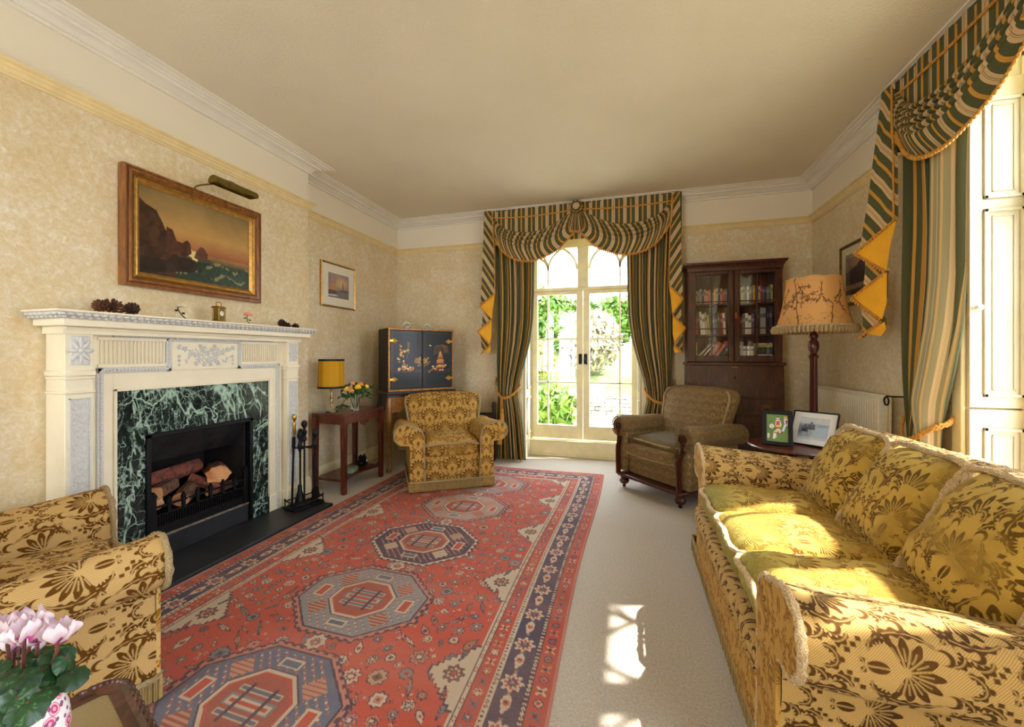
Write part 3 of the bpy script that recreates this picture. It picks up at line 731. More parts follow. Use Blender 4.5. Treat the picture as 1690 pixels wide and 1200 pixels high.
# ------------------------------------------------------------------ chimneypiece; local x runs along the wall, -y into the room
YM = 1.945
fp = thing('fireplace_surround', 'cream painted chimneypiece with grey carved mouldings and green marble slips', 'fireplace', (XC, YM, 0), PI/2)
CP, GC = MT['cream_paint'], MT['grey_carving']
g = G(); g.box(-.785, .785, -.258, -.001, 1.397, 1.407, .002); g.box(-.745, .745, -.222, -.001, 1.335, 1.368, .004); g.box(-.71, .71, -.167, -.0015, 1.319, 1.3355, .004)
sweep(g, [(-.703, -.003), (-.703, -.146), (.703, -.146), (.703, -.003)], [(-.01, 1.30), (.004, 1.30), (.02, 1.317), (.03, 1.3345), (-.01, 1.3345)])
obj('mantel_shelf', g, CP, fp)
g = G()     # carved leaf band round the shelf edge
def band(p0, p1, nrm):
    L = math.hypot(p1[0]-p0[0], p1[1]-p0[1]); n = max(2, int(L/.03)); d = ((p1[0]-p0[0])/L, (p1[1]-p0[1])/L)
    for i in range(n):
        a = (i+.5)*L/n; x, y = p0[0]+d[0]*a, p0[1]+d[1]*a
        g.ball((x, y, 1.388), (.0155 if abs(d[0]) > .5 else .010, .010 if abs(d[0]) > .5 else .0155, .009), 8, 5)
        g.ball((x-nrm[0]*.014+d[0]*L/n*.5, y-nrm[1]*.014+d[1]*L/n*.5, 1.374), (.009, .009, .007), 6, 4)
band((-.775, -.246), (.775, -.246), (0, -1)); band((-.773, -.24), (-.773, -.01), (-1, 0)); band((.773, -.24), (.773, -.01), (1, 0))
g.loft([[(-.745-k*.03, 0, z), (-.745-k*.03, -.218-k*.03, z), (.745+k*.03, -.218-k*.03, z), (.745+k*.03, 0, z)] for k, z in ((0, 1.368), (.35, 1.372), (.7, 1.384), (1., 1.397))])
obj('carved_edge', g, GC, fp)
g = G(); g.box(-.69, .69, -.0955, -.001, 1.10, 1.334, .003)
for s in (-1, 1): g.box(min(s*.484, s*.59), max(s*.484, s*.59), -.092, -.0015, .0012, 1.118, .003)
g.box(-.487, .487, -.0935, -.002, 1.011, 1.117, .003)
g.box(-.61, -.47, -.104, -.001, .001, .14, .004); g.box(.47, .61, -.104, -.001, .001, .14, .004)
for q in ((-.484, -.47, .001, 1.02), (.47, .484, .001, 1.02), (-.484, .484, 1.005, 1.02)): g.box(q[0], q[1], -.10, -.02, q[2], q[3], .003)
obj('frieze', g, CP, fp)
for a, b in ((-.545, -.235), (.235, .545)):
    g = G(); n = 17; w = (b-a)/n
    for i in range(n):
        x = a+i*w; g.box(x, x+w*.55, -.104, -.094, 1.15, 1.275, .0035)
    g.box(a-.01, b, -.104, -.094, 1.274, 1.294, .003); g.box(a-.01, b, -.104, -.094, 1.132, 1.152, .003)
    obj('fluted_panel', g, CP, fp)
g = G()     # egg band under the shelf
for i in range(40):
    x = -.47+i*.94/39; g.ball((x, -.108, 1.312), (.010, .016, .016), 6, 5); g.box(x-.0015+.012, x+.0015+.012, -.118, -.09, 1.298, 1.324)
g.box(-.49, .49, -.112, -.09, 1.294, 1.30)
obj('egg_moulding', g, GC, fp)
g = G()     # grey beaded architrave stepping round the tablet
PTH = [(-.545, .001), (-.545, 1.118), (-.225, 1.118), (-.225, 1.292), (.225, 1.292), (.225, 1.118), (.545, 1.118), (.545, .001)]
for (x0, z0), (x1, z1) in zip(PTH, PTH[1:]):
    a, b, c, d = min(x0, x1), max(x0, x1), min(z0, z1), max(z0, z1)
    g.box(a-.014, b+.014, -.106, -.09, c-.014 if c > .1 else c, d+.014, .003)
    L = max(b-a, d-c); n = int(L/.016)
    for i in range(n):
        t = (i+.5)/n; g.ball((x0+(x1-x0)*t, -.108, z0+(z1-z0)*t), (.008, .007, .008), 6, 4)
obj('beaded_architrave', g, GC, fp)
g = G(); g.box(-.21, .21, -.104, -.09, 1.11, 1.278, .003); tb = obj('tablet', g, CP, fp)
g = G()     # floral trophy on the tablet
def petal(x, z, a, l, w, y=-.106):
    c, q = math.cos(a), math.sin(a); o = len(g.v); g.ball((0, 0, 0), (l, .006, w), 8, 5)
    g.xf(o, fn=lambda p: (x+p[0]*c-p[2]*q, y+p[1], z+p[0]*q+p[2]*c))
def blossom(x, z, r):
    for k in range(5): a = 2*PI*k/5+x*40; petal(x+math.cos(a)*r*.6, z+math.sin(a)*r*.6, a, r*.5, r*.28)
    g.ball((x, -.11, z), (r*.25, .006, r*.25), 6, 4)
for s in (-1, 1):
    g.tube([(s*x, -.106, z) for x, z in ((.02, 1.15), (.06, 1.19), (.10, 1.22), (.14, 1.235), (.17, 1.25))], .004, 6)
    g.tube([(s*x, -.106, z) for x, z in ((-.03, 1.14), (.03, 1.19), (.075, 1.235))], .004, 6)
    for x, z, r in ((.17, 1.245, .016), (.135, 1.235, .018), (.10, 1.215, .02), (.06, 1.20, .02), (.03, 1.23, .02), (.045, 1.255, .014), (.055, 1.165, .018), (.07, 1.145, .016), (.17, 1.19, .011), (.17, 1.165, .010), (.17, 1.14, .008), (.02, 1.14, .016)): blossom(s*x, z, r)
    for i in range(14): petal(s*random.uniform(.01, .16), random.uniform(1.15, 1.25), random.uniform(0, 6), .016, .005)
blossom(0, 1.21, .022); blossom(0, 1.165, .018)
obj('floral_carving', g, GC, tb)
for s in (-1, 1):
    g = G(); x0, x1 = (.592, .700); a, b = min(s*x0, s*x1), max(s*x0, s*x1)
    g.box(a, b, -.142, -.0012, .001, 1.3335, .003); g.box(a-.006, b+.006, -.154, -.001, .001, .15, .004); g.box(a-.003, b+.003, -.148, -.001, .15, .165, .003)
    g.box(a-.008, b+.008, -.152, -.001, 1.095, 1.125, .006); g.box(a-.004, b+.004, -.148, -.001, 1.08, 1.096, .004); g.box(a-.006, b+.006, -.15, -.001, 1.012, 1.026, .004)
    pil = obj('pilaster', g, CP, fp)
    g = G(); xm = s*.646; g.box(xm-.036, xm+.036, -.150, -.14, 1.15, 1.29, .002)
    for k in range(8):
        a_ = 2*PI*k/8; c_, q_ = math.cos(a_), math.sin(a_)
        o = len(g.v); g.ball((0, 0, 0), (.03, .007, .010), 8, 5); g.xf(o, fn=lambda p: (xm+(p[0]+.026)*c_*.95-p[2]*q_, -.151+p[1], 1.22+((p[0]+.03)*q_+p[2]*c_)*1.15))
    g.ball((xm, -.154, 1.22), (.012, .008, .012), 8, 6)
    obj('rosette', g, GC, pil)
    g = G(); g.box(xm-.034, xm+.034, -.146, -.14, .20, .985, .001)
    for (u0, u1, w0, w1) in ((-.04, -.034, .194, .991), (.034, .04, .194, .991), (-.04, .04, .985, .991), (-.04, .04, .194, .2)): g.box(xm+u0, xm+u1, -.151, -.14, w0, w1, .001)
    for k in range(20):
        z = .23+k*.037; t = (-1)**k
        o = len(g.v); g.tube([(xm-.024*t, -.147, z), (xm, -.148, z+.016), (xm+.024*t, -.147, z+.034)], .0028, 5); g.ball((xm+.02*t, -.148, z+.01), (.006, .005, .006), 6, 4); g.ball((xm-.012*t, -.148, z+.022), (.008, .004, .005), 6, 4)
    obj('carved_panel', g, GC, pil)
g = G(); g.box(-.484, -.335, -.086, -.02, .001, 1.006); g.box(.335, .484, -.086, -.02, .001, 1.006); g.box(-.335, .335, -.086, -.02, .752, 1.006); obj('marble_slips', g, MT['green_marble'], fp)

g = G(); g.box(XC-.3, -2.268, 1.25, 2.70, .0005, .022, .003)
tag(obj('hearth_slab', g, MT['slate']), 'black slate hearth slab in front of the fireplace', 'hearth')

# cast iron insert
fi = thing('fireplace_insert', 'black iron fireplace insert with sloping hood inside the green marble', 'fireplace insert', (XC, YM, .022), PI/2)
g = G(); g.box(-.334, -.31, -.10, -.05, .0, .728, .003); g.box(.31, .334, -.10, -.05, .0, .728, .003); g.box(-.334, .334, -.10, -.05, .704, .729, .003); obj('frame', g, MT['black_iron'], fi)
g = G(); g.box(-.328, -.30, -.05, .34, .0, .73); g.box(.30, .328, -.05, .34, .0, .73); g.box(-.328, .328, .33, .35, .0, .73); g.box(-.31, .31, -.05, .34, .705, .735); g.box(-.31, .31, .0, .34, .0, .16)
obj('firebox', g, MT['firebox_soot'], fi)
g = G(); g.prism([(-.062, .705), (.03, .54), (.05, .545), (-.02, .715)], -.305, .305, 'x'); obj('hood', g, MT['grey_steel'], fi)
g = G(); g.box(-.309, .309, -.085, .0, .0, .118, .004); obj('riser', g, MT['slate'], fi)
g = G(); g.box(-.309, .309, -.088, .0, .118, .128, .002); obj('ash_ledge', g, MT['ash_dust'], fi)

gr = thing('fire_grate', 'black iron grate with pointed bars and pierced front holding the logs', 'grate', (XC, YM, .15), PI/2)
g = G(); g.box(-.30, .30, -.078, -.055, .0, .045, .004); g.box(-.30, .30, -.083, -.05, .045, .056, .003); g.box(-.30, .30, -.078, -.06, .115, .122, .002)
for i in range(42): x = -.285+i*.57/41; g.box(x-.0025, x+.0025, -.081, -.07, .062, .112)
g.box(-.29, .29, -.07, -.064, .058, .115); obj('pierced_front', g, MT['black_iron'], gr)
g = G(); g.box(-.295, .295, -.076, -.068, .160, .174, .002); g.box(-.295, .295, .22, .23, .10, .18, .002); g.box(-.295, .295, -.06, .23, .10, .112); obj('basket', g, MT['black_iron'], gr)
for i in range(8):
    x = -.29+i*.58/7; end = i in (0, 7); w = .015 if end else .009; h = .25 if end else .205
    g = G(); z0 = .0 if end else .12
    g.box(x-w, x+w, -.084, -.07, z0, h-.03, .002); g.loft([[(x-k*w, -.084, z), (x+k*w, -.084, z), (x+k*w, -.070, z), (x-k*w, -.070, z)] for k, z in ((1, h-.03), (1.35, h-.018), (.1, h+.012))])
    obj('bar', g, MT['black_iron'], gr)
def log(label, x, y, z, az, tilt, L, r, bark='log_bark', oval=1.):
    t = thing('firewood_log', label, 'log', (XC-y, YM+x, z), 0, None)
    t.rotation_euler = (0, tilt, PI/2+az)
    ns = 18; ph = [random.uniform(.86, 1.1) for _ in range(ns)]
    ring = lambda xx, k: [(xx, r*ph[j]*k*math.cos(2*PI*j/ns)*oval, r*ph[j]*k*math.sin(2*PI*j/ns)) for j in range(ns)]
    g = G(); g.loft([ring(-L/2, .97), ring(-L/2+.01, 1), ring(0, 1.02), ring(L/2-.01, 1), ring(L/2, .97)]); obj('bark', g, MT[bark], t, sharp=30)
    for s in (-1, 1):
        g = G(); g.loft([ring(s*(L/2+.0006), .93), ring(s*(L/2+.004), .90)]); obj('cut_end', g, MT['cut_wood'], t)
# (x along the grate, y depth behind the wall face, z)
log('long reddish barked log lying along the back of the fire grate', -.06, .13, .435, rad(4), rad(-3), .36, .045, 'log_red_bark')
log('log with a small pale round end at the left of the grate', -.16, .03, .385, rad(38), rad(3), .24, .038)
log('thick log with a broad round cut face turned to the room', .185, .06, .385, rad(58), rad(4), .22, .062, 'log_bark', 1.25)
log('split brown log with an orange end at the front of the grate', -.03, .035, .318, rad(40), rad(-4), .24, .048)
log('short log end at the left corner of the grate', -.235, .01, .33, rad(70), rad(2), .10, .042)
log('small knotty log leaning between the front logs', .085, .03, .345, rad(-60), rad(24), .18, .03, 'log_red_bark')
log('low log half hidden by the bars below the thick round log', .17, -.01, .292, rad(10), 0, .22, .026)

# companion set
cs = thing('fire_tool_stand', 'black iron fire tool stand on the slate hearth', 'fire tools', (-2.44, 2.585, .022), rad(78))
g = G(); g.box(-.125, .125, -.075, .075, 0, .022, .006); g.box(-.10, .10, -.055, .055, .022, .03, .003); obj('base', g, MT['black_iron'], cs)
g = G(); P = [(-.115, -.065), (.115, -.065), (.115, .065), (-.115, .065)]
g.tube([(*p, .06) for p in P], .005, 6, closed=True)
for p in P: g.tube([(*p, .02), (*p, .07)], .005, 6); g.ball((*p, .072), .008, 8, 6)
obj('gallery_rail', g, MT['black_iron'], cs)
g = G(); g.tube([(0, 0, .03), (0, 0, .50)], .007, 8); g.lathe([(.006, .50), (.02, .52), (.012, .545), (.022, .575), (.008, .60), (.012, .61), (.02, .625), (.024, .64), (.018, .66), (.002, .668)], 14); obj('pole', g, MT['black_iron'], cs)
g = G()
for k in range(5): a = 2*PI*k/5; g.tube([(0, 0, .46), (math.cos(a)*.04, math.sin(a)*.04, .455), (math.cos(a)*.085, math.sin(a)*.085, .46)], .006, 6)
obj('hook_arm', g, MT['black_iron'], cs)
HD = [(.005, .40), (.006, .44), (.012, .46), (.018, .49), (.009, .52), (.008, .535), (.016, .548), (.021, .565), (.016, .585), (.002, .592)]
def tool(name, label, k, end):
    a = 2*PI*k/5; t = thing(name, label, 'fire tool', (-2.44, 2.585, .022), rad(78)+a)
    g = G(); g.tube([(.092, 0, .14), (.092, 0, .42)], .0045, 6); obj('shaft', g, MT['black_iron'], t)
    g = G(); g.lathe(HD, 12, (.092, 0, 0)); obj('handle', g, MT['black_iron'], t)
    g = G(); end(g); obj('working_end', g, MT['black_iron'], t)
def e_shovel(g): g.loft([[(.088+d, -w, z), (.098+d, -w, z), (.098+d, w, z), (.088+d, w, z)] for w, z, d in ((.008, .16, 0), (.034, .14, 0), (.036, .075, .012), (.03, .066, .016))])
def e_brush(g): g.lathe([(.006, .20), (.014, .19), (.016, .15), (.03, .10), (.034, .07), (.0, .069)], 14, (.092, 0, 0))
def e_poker(g): g.tube([(.092, 0, .14), (.092, 0, .08), (.10, .015, .085)], .005, 6); g.tube([(.092, 0, .10), (.092, 0, .072)], .004, 6)
def e_tongs(g):
    for s in (-1, 1): g.tube([(.092, 0, .40), (.092, s*.022, .36), (.092, s*.018, .2), (.092, s*.006, .09)], .004, 6); g.ball((.092, s*.008, .085), (.006, .004, .01), 8, 6)
tool('fire_shovel', 'black iron shovel hanging on the fire tool stand', 4, e_shovel)
tool('hearth_brush', 'black handled hearth brush hanging on the fire tool stand', 3, e_brush)
tool('poker', 'black iron poker with ball handle hanging on the stand', 1, e_poker)
tool('fire_tongs', 'black iron tongs hanging at the far side of the stand', 0, e_tongs)
t = thing('brass_poker', 'long poker with a brass handle leaning beside the fire tools', 'fire tool', (-2.475, 2.50, .054)); t.rotation_euler = (rad(-4), rad(-2), 0)
g = G(); g.tube([(0, 0, 0), (0, 0, .50)], .008, 8); g.lathe([(.008, .42), (.013, .44), (.013, .50), (.016, .51), (.004, .515)], 12); obj('shaft', g, MT['black_iron'], t)
g = G(); g.lathe([(.006, .51), (.008, .54), (.012, .56), (.010, .60), (.013, .615), (.006, .63), (.012, .645), (.017, .662), (.013, .68), (.002, .686)], 14); obj('handle', g, MT['brass'], t)

# ------------------------------------------------------------------ things on the mantel shelf
ZM = 1.4075
def pinecone(label, y, x, r, group, mat='pinecone', tilt=(0, 0, 0)):
    t = thing('pine_cone', label, 'pine cone', (x, y, ZM), 0, None); t.rotation_euler = (0, 0, tilt[2])
    o_ = G(); core = G(); core.ball((0, 0, r*.8), (r*.42, r*.42, r*.75), 10, 8); n = 0
    for lv in range(7):
        z = r*(.18+lv*.22); rr = r*(1.05, 1.25, 1.25, 1.15, .98, .72, .42)[lv]; k = (7, 8, 8, 7, 7, 5, 3)[lv]
        for j in range(k):
            a = 2*PI*(j+.5*(lv % 2))/k; c, s = math.cos(a), math.sin(a); w = r*.19
            o_.loft([[(c*rr*q-s*ww, s*rr*q+c*ww, z+zz), (c*rr*q+s*ww, s*rr*q-c*ww, z+zz), (c*rr*q+s*ww*.8, s*rr*q-c*ww*.8, z+zz+.003), (c*rr*q-s*ww*.8, s*rr*q+c*ww*.8, z+zz+.003)] for q, ww, zz in ((.3, w*.5, -.02*r), (.72, w*.9, r*.02), (.95, w, r*.20), (1.03, w*.3, r*.34))])
    M = Matrix.Rotation(tilt[0], 4, 'X') @ Matrix.Rotation(tilt[1], 4, 'Y')
    for q in (o_, core): q.xf(0, M)
    zmin = min(v[2] for v in o_.v+core.v)
    for q in (o_, core): q.xf(0, fn=lambda p: (p[0], p[1], p[2]-zmin))
    obj('scales', o_, MT[mat], t); obj('core', core, MT['pinecone_dark'], t)
pinecone('brown pine cone lying on its side, first of the near three on the mantel', 1.372, -2.52, .026, None, tilt=(rad(95), 0, .4))
pinecone('largest open pine cone, middle of the three at the near end of the mantel', 1.425, -2.565, .038, None, tilt=(rad(40), rad(20), 1))
pinecone('dark spiky pine cone beside the large one at the near end of the mantel', 1.497, -2.515, .029, None, 'pinecone_dark', tilt=(rad(-60), rad(30), 2))
pinecone('pine cone lying flat, first of the three at the far end of the mantel', 2.475, -2.53, .024, None, 'pinecone_dark', tilt=(rad(90), 0, .2))
pinecone('open pine cone, middle of the three at the far end of the mantel', 2.535, -2.56, .024, None, 'pinecone_dark', tilt=(rad(20), 0, 1))
pinecone('small upright pine cone at the far end of the row on the mantel', 2.592, -2.53, .022, None, 'pinecone_dark', tilt=(rad(-15), 0, 1))
def rose_ornament(label, y, h, lean, mat, stem):
    t = thing('rose_ornament', label, 'ornament', (-2.53, y, ZM))
    g = G(); P = smooth_path([(0, .05, .003), (0, .02, .004), (0, -.002, .02), (0, -.02*lean, h*.5), (0, -.03*lean, h*.8), (0, -.01*lean, h*.93)])
    g.tube(P, .003, 6); g.tube([(0, .02, .004), (0, .0, .003), (.01, -.02, .002)], .003, 6)
    for a, b in ((.45, .02), (.62, -.018)): g.ball((0, -.02*lean+b, h*a), (.003, .011, .006), 8, 5)
    obj('stem', g, MT[stem], t)
    g = G(); c = (0, -.008*lean, h)
    for lv in range(3):
        for k in range(5):
            a = 2*PI*k/5+lv*.6; r = .006+.007*lv
            g.ball((c[0]+math.cos(a)*r, c[1]+math.sin(a)*r, c[2]+.004-.004*lv), (.009, .009, .011-.002*lv), 8, 6)
    obj('flower', g, MT[mat], t)
rose_ornament('cream metal rose on a curving dark stem on the mantel', 1.755, .082, 1., 'cream_petal', 'bronze_dark')
rose_ornament('small coral pink rose ornament on the mantel beside the clock', 2.178, .072, .3, 'pink_petal', 'stem_green')
t = thing('carriage_clock', 'small brass carriage clock with handle on the mantel', 'clock', (-2.545, 1.982, ZM), PI/2+.25)
g = G(); g.box(-.034, .034, -.028, .028, 0, .009, .003); g.box(-.030, .030, -.025, .025, .009, .014, .002); g.box(-.034, .034, -.028, .028, .092, .10, .003); g.box(-.028, .028, -.022, .022, .10, .105, .002); obj('case', g, MT['brass'], t)
g = G()
for x in (-.027, .027):
    for y in (-.021, .021): g.lathe([(.004, .014), (.0028, .02), (.0028, .086), (.004, .092)], 8, (x, y, 0))
obj('column', g, MT['brass'], t)
g = G(); g.box(-.024, .024, -.018, .018, .014, .092, .001); obj('movement', g, MT['dull_brass'], t)
g = G(); g.lathe([(.0, 0), (.016, 0), (.016, .0015), (.0, .0015)], 24); g.xf(0, fn=lambda p: (p[0], -.019-p[2], .058+p[1])); dl = obj('dial', g, MT['clock_dial'], t)
g = G(); g.box(-.0007, .0007, -.0222, -.0215, .058, .069); g.box(.0, .008, -.0222, -.0215, .0572, .0588); obj('hands', g, MT['photo_black'], dl)
g = G(); g.tube(smooth_path([(-.02, 0, .104), (-.021, 0, .122), (-.018, 0, .13), (.018, 0, .13), (.021, 0, .122), (.02, 0, .104)], 4), .003, 8); obj('handle', g, MT['brass'], t)

# ------------------------------------------------------------------ pictures
def frame_mesh(g, W, H, prof):
    """prof: (inset from the outer edge, height off the wall); local x along, z up, -y off the wall"""
    rings = []
    for sx, sz in ((-1, -1), (1, -1), (1, 1), (-1, 1)): rings.append([(sx*(W/2-i), -h, sz*(H/2-i)) for i, h in prof])
    g.loft(rings, closed=True, close_path=True)
def sea(r):
    X, Y = np.broadcast_arrays(r.x/r.w, r.y/r.h)
    n = fbm(X*1.6, Y, 5, 5, 3); n2 = fbm(X*1.6, Y, 14, 4, 8)
    sky = np.array(lin((186, 142, 74)))*(1-Y[..., None])*.0+0
    t = np.clip((Y-.36)/.64, 0, 1)[..., None]
    top = np.array(lin((128, 108, 66))); mid = np.array(lin((178, 138, 78))); low = np.array(lin((150, 84, 52)))
    sky = np.where(t > .35, mid+(top-mid)*np.clip((t-.35)/.65, 0, 1), low+(mid-low)*np.clip(t/.35, 0, 1))*(.82+.36*n[..., None])
    sea_ = np.array(lin((40, 56, 40)))*(.5+1.2*n2[..., None]); glow = np.array(lin((190, 140, 80)))
    w = np.clip(1-(.36-Y)/.10, 0, 1)[..., None]; sea_ = sea_*(1-w*.8)+glow*w*.6*(.5+n[..., None])
    a = np.where((Y > .36)[..., None], sky, sea_)
    crest = (np.sin((Y*46+np.sin(X*22+Y*9)*1.7+n2*5)) > .72) & (Y < .33) & (n2 > .53); a[crest] = a[crest]*.35+np.array(lin((150, 140, 90)))*.65
    foam = (n2 > .56) & (np.hypot((X-.42)/.17, (Y-.30)/.12) < 1); a[foam] = np.array(lin((214, 190, 128)))
    def rock(pts, c):
        P = [(x*r.w, y*r.h) for x, y in pts]; r.a[:] = a; m = r.poly(P, c); 
        a[m] = np.array(lin(c))*(.30+1.5*n2[m][:, None]+.5*(n[m][:, None] > .55)); 
    rock([(0, 0), (0, .86), (.05, .80), (.13, .76), (.18, .63), (.20, .56), (.24, .52), (.28, .40), (.30, .30), (.26, .16), (.30, 0)], (58, 36, 22))
    rock([(.20, .30), (.21, .60), (.26, .58), (.29, .46), (.34, .45), (.38, .50), (.41, .46), (.42, .34), (.36, .28)], (70, 42, 28))
    rock([(.44, .30), (.46, .38), (.50, .46), (.53, .45), (.57, .38), (.56, .31), (.62, .30), (.5, .27)], (72, 46, 32))
    rock([(.22, .20), (.27, .29), (.33, .27), (.40, .28), (.46, .26), (.47, .16), (.44, .11), (.30, .08), (0, 0), (0, .2)], (40, 28, 18))
    rock([(.47, .14), (.49, .19), (.51, .18), (.52, .13), (.49, .11)], (40, 28, 18))
    r.a[:] = a
t = thing('seascape_painting', 'large gilt framed oil painting of a rocky coast above the mantel', 'painting', (XC-.001, 1.963, 1.921), PI/2)
W, H = .862, .672
g = G(); frame_mesh(g, W, H, [(0, 0), (0, .044), (.006, .05), (.012, .05), (.016, .043), (.02, .043), (.026, .056), (.034, .056), (.038, .046), (.042, .046), (.05, .036), (.05, 0)]); obj('frame', g, MT['picture_wood'], t, sharp=20)
g = G(); frame_mesh(g, W-.10, H-.10, [(0, 0), (0, .04), (.006, .046), (.014, .036), (.02, .038), (.036, .026), (.036, 0)]); obj('slip', g, MT['gold_frame'], t, sharp=20)
r = Ras(W-.17, H-.17, .0028, (120, 90, 50)); sea(r)
r.obj('canvas', MT['painted_gloss'], t, lambda X, Y: (X-r.w/2, -.022+0*X, Y-r.h/2))
g = G(); g.tube(smooth_path([(-.05, -.03, .32), (-.05, -.06, .35), (.0, -.12, .375), (.02, -.16, .375)]), .005, 8); lp = obj('picture_light_arm', g, MT['dull_brass'], t)
g = G(); prof = [(-.20+.04*math.cos(rad(a)), .368+.034*math.sin(rad(a))) for a in range(-20, 201, 20)]; prof += [(-.20+.036*math.cos(rad(a)), .368+.030*math.sin(rad(a))) for a in range(200, -21, -20)]
g.prism(prof, -.055, .235, 'x'); g.prism([(-.20+.038*math.cos(rad(a)), .368+.032*math.sin(rad(a))) for a in range(-20, 201, 20)], -.056, -.052, 'x'); g.prism([(-.20+.038*math.cos(rad(a)), .368+.032*math.sin(rad(a))) for a in range(-20, 201, 20)], .232, .236, 'x')
obj('picture_light_shade', g, MT['dull_brass'], lp)
g = G(); g.tube(smooth_path([(.05, -.19, .40), (.07, -.18, .415), (.10, -.18, .415), (.12, -.19, .40)]), .004, 6); obj('loop', g, MT['dull_brass'], lp)

def small_picture(name, label, loc, rz, W, H, fw, mat, mw, paint):
    t = thing(name, label, 'picture', loc, rz)
    g = G(); frame_mesh(g, W, H, [(0, 0), (0, .016), (fw*.4, .022), (fw, .014), (fw, 0)]); obj('frame', g, MT[mat], t, sharp=20)
    g = G(); g.box(-W/2+fw*.8, W/2-fw*.8, -.010, -.002, -H/2+fw*.8, H/2-fw*.8); obj('mount', g, MT['paper_mat' if mw[2] else 'print_mat'], t)
    r = Ras(W-2*mw[0], H-2*mw[1], .0025, (150, 130, 130)); paint(r); r.obj('print', MT['painted'], t, lambda X, Y: (X-r.w/2, -.0108+0*X, Y-r.h/2))
    g = G(); g.box(-W/2+fw*.9, W/2-fw*.9, -.0135, -.0125, -H/2+fw*.9, H/2-fw*.9); obj('glazing', g, MT['pane_glass'], t)
def harbour(r):
    X, Y = np.broadcast_arrays(r.x/r.w, r.y/r.h); n = fbm(X, Y, 6, 4, 5)[..., None]; sk = np.array(lin((150, 128, 132))); su = np.array(lin((216, 176, 110)))
    k = np.exp(-((X-.6)**2/.08+(Y-.62)**2/.05))[..., None]; r.a[:] = (sk+(su-sk)*k)*(.7+.6*n)
    wat = np.array(lin((108, 96, 104)))*(.6+.8*n); r.a[:] = np.where((Y < .30)[..., None], wat, r.a)
    P = lambda pts: [(x*r.w, y*r.h) for x, y in pts]
    r.poly(P([(.5, .30), (.6, .36), (.8, .38), (1, .40), (1, .28), (.5, .28)]), (80, 70, 84)); r.poly(P([(.66, .36), (.68, .62), (.70, .72), (.72, .62), (.74, .36)]), (92, 74, 84))
    r.poly(P([(0, .20), (.05, .30), (.36, .28), (.42, .19), (.3, .15), (0, .14)]), (54, 44, 52))
    for x in (.12, .24, .34): r.line(P([(x, .24), (x, .86)]), .0018, (66, 44, 44)); r.poly(P([(x-.06, .30), (x-.01, .62), (x+.06, .34)]), (196, 130, 66)); r.poly(P([(x-.05, .60), (x, .74), (x+.04, .6)]), (160, 116, 84))
    r.poly(P([(.0, .1), (.3, .13), (.5, .10), (.3, .06), (0, .06)]), (210, 206, 212))
small_picture('harbour_print', 'small gold framed harbour print with cream mount in the alcove', (XL+.0005, 3.452, 1.891), PI/2, .50, .44, .018, 'gold_frame', (.10, .10, 1), harbour)
def lake(r):
    X, Y = np.broadcast_arrays(r.x/r.w, r.y/r.h); n = fbm(X*1.5, Y, 6, 5, 9)[..., None]
    a = np.array(lin((120, 104, 112)))*(.6+.8*n); gl = np.array(lin((176, 140, 96))); k = np.exp(-((X-.35)**2/.06+(Y-.78)**2/.03))[..., None]; a = a*(1-k*.8)+gl*k*.8
    mt = Y < (.55+.25*np.exp(-((X-.62)/.28)**2)+.06*fbm(X, 0*Y, 8, 3, 2)); a[mt] = (np.array(lin((62, 52, 66)))*(.6+.8*n))[mt]
    tr = (Y < .45+.3*np.exp(-((X-.32)/.09)**2)*fbm(X, Y, 22, 2, 4)) & (Y > .2); a[tr] = (np.array(lin((54, 42, 30)))*(.6+.8*n))[tr]
    lk = (Y < .24) & (X < .6); a[lk] = (np.array(lin((150, 132, 108)))*(.7+.5*n))[lk]; gd = (Y < .12+.3*np.clip((X-.5)*1.4, 0, 1)); a[gd] = (np.array(lin((84, 56, 42)))*(.6+.8*n))[gd]; r.a[:] = a
small_picture('lake_print', 'dark framed lake landscape with cream mount behind the fringed lamp', (XR-.0005, 3.66, 1.832), -PI/2, .62, .49, .026, 'dull_brass', (.085, .085, 0), lake)
# ------------------------------------------------------------------ upholstered seats
def arm_profile(x0, x1, zr, r, ztop, n=9):
    """section of a rolled arm, from the inner foot over the roll to the outer foot; x0 inner face, x1 outer base, ztop top of roll"""
    cx, cz = x1+r*.45, ztop-r
    P = [(x0, .02), (x0, zr*.55), (x0+.004, cz-.03), (x0+.03, cz+.045)]
    P += [(cx+r*math.cos(rad(a)), cz+r*math.sin(rad(a))) for a in np.linspace(118, -95, n)]
    P += [(x1+.004, cz-r*.9), (x1, cz-r-.06), (x1, .02)]
    return P
def resample(P, n):
    P = [Vector((*p, 0)) for p in P]; d = [0]
    for a, b in zip(P, P[1:]): d.append(d[-1]+(b-a).length)
    out = []
    for i in range(n):
        t = d[-1]*i/(n-1); out.append((float(np.interp(t, d, [p.x for p in P])), float(np.interp(t, d, [p.y for p in P]))))
    return out, d[-1]
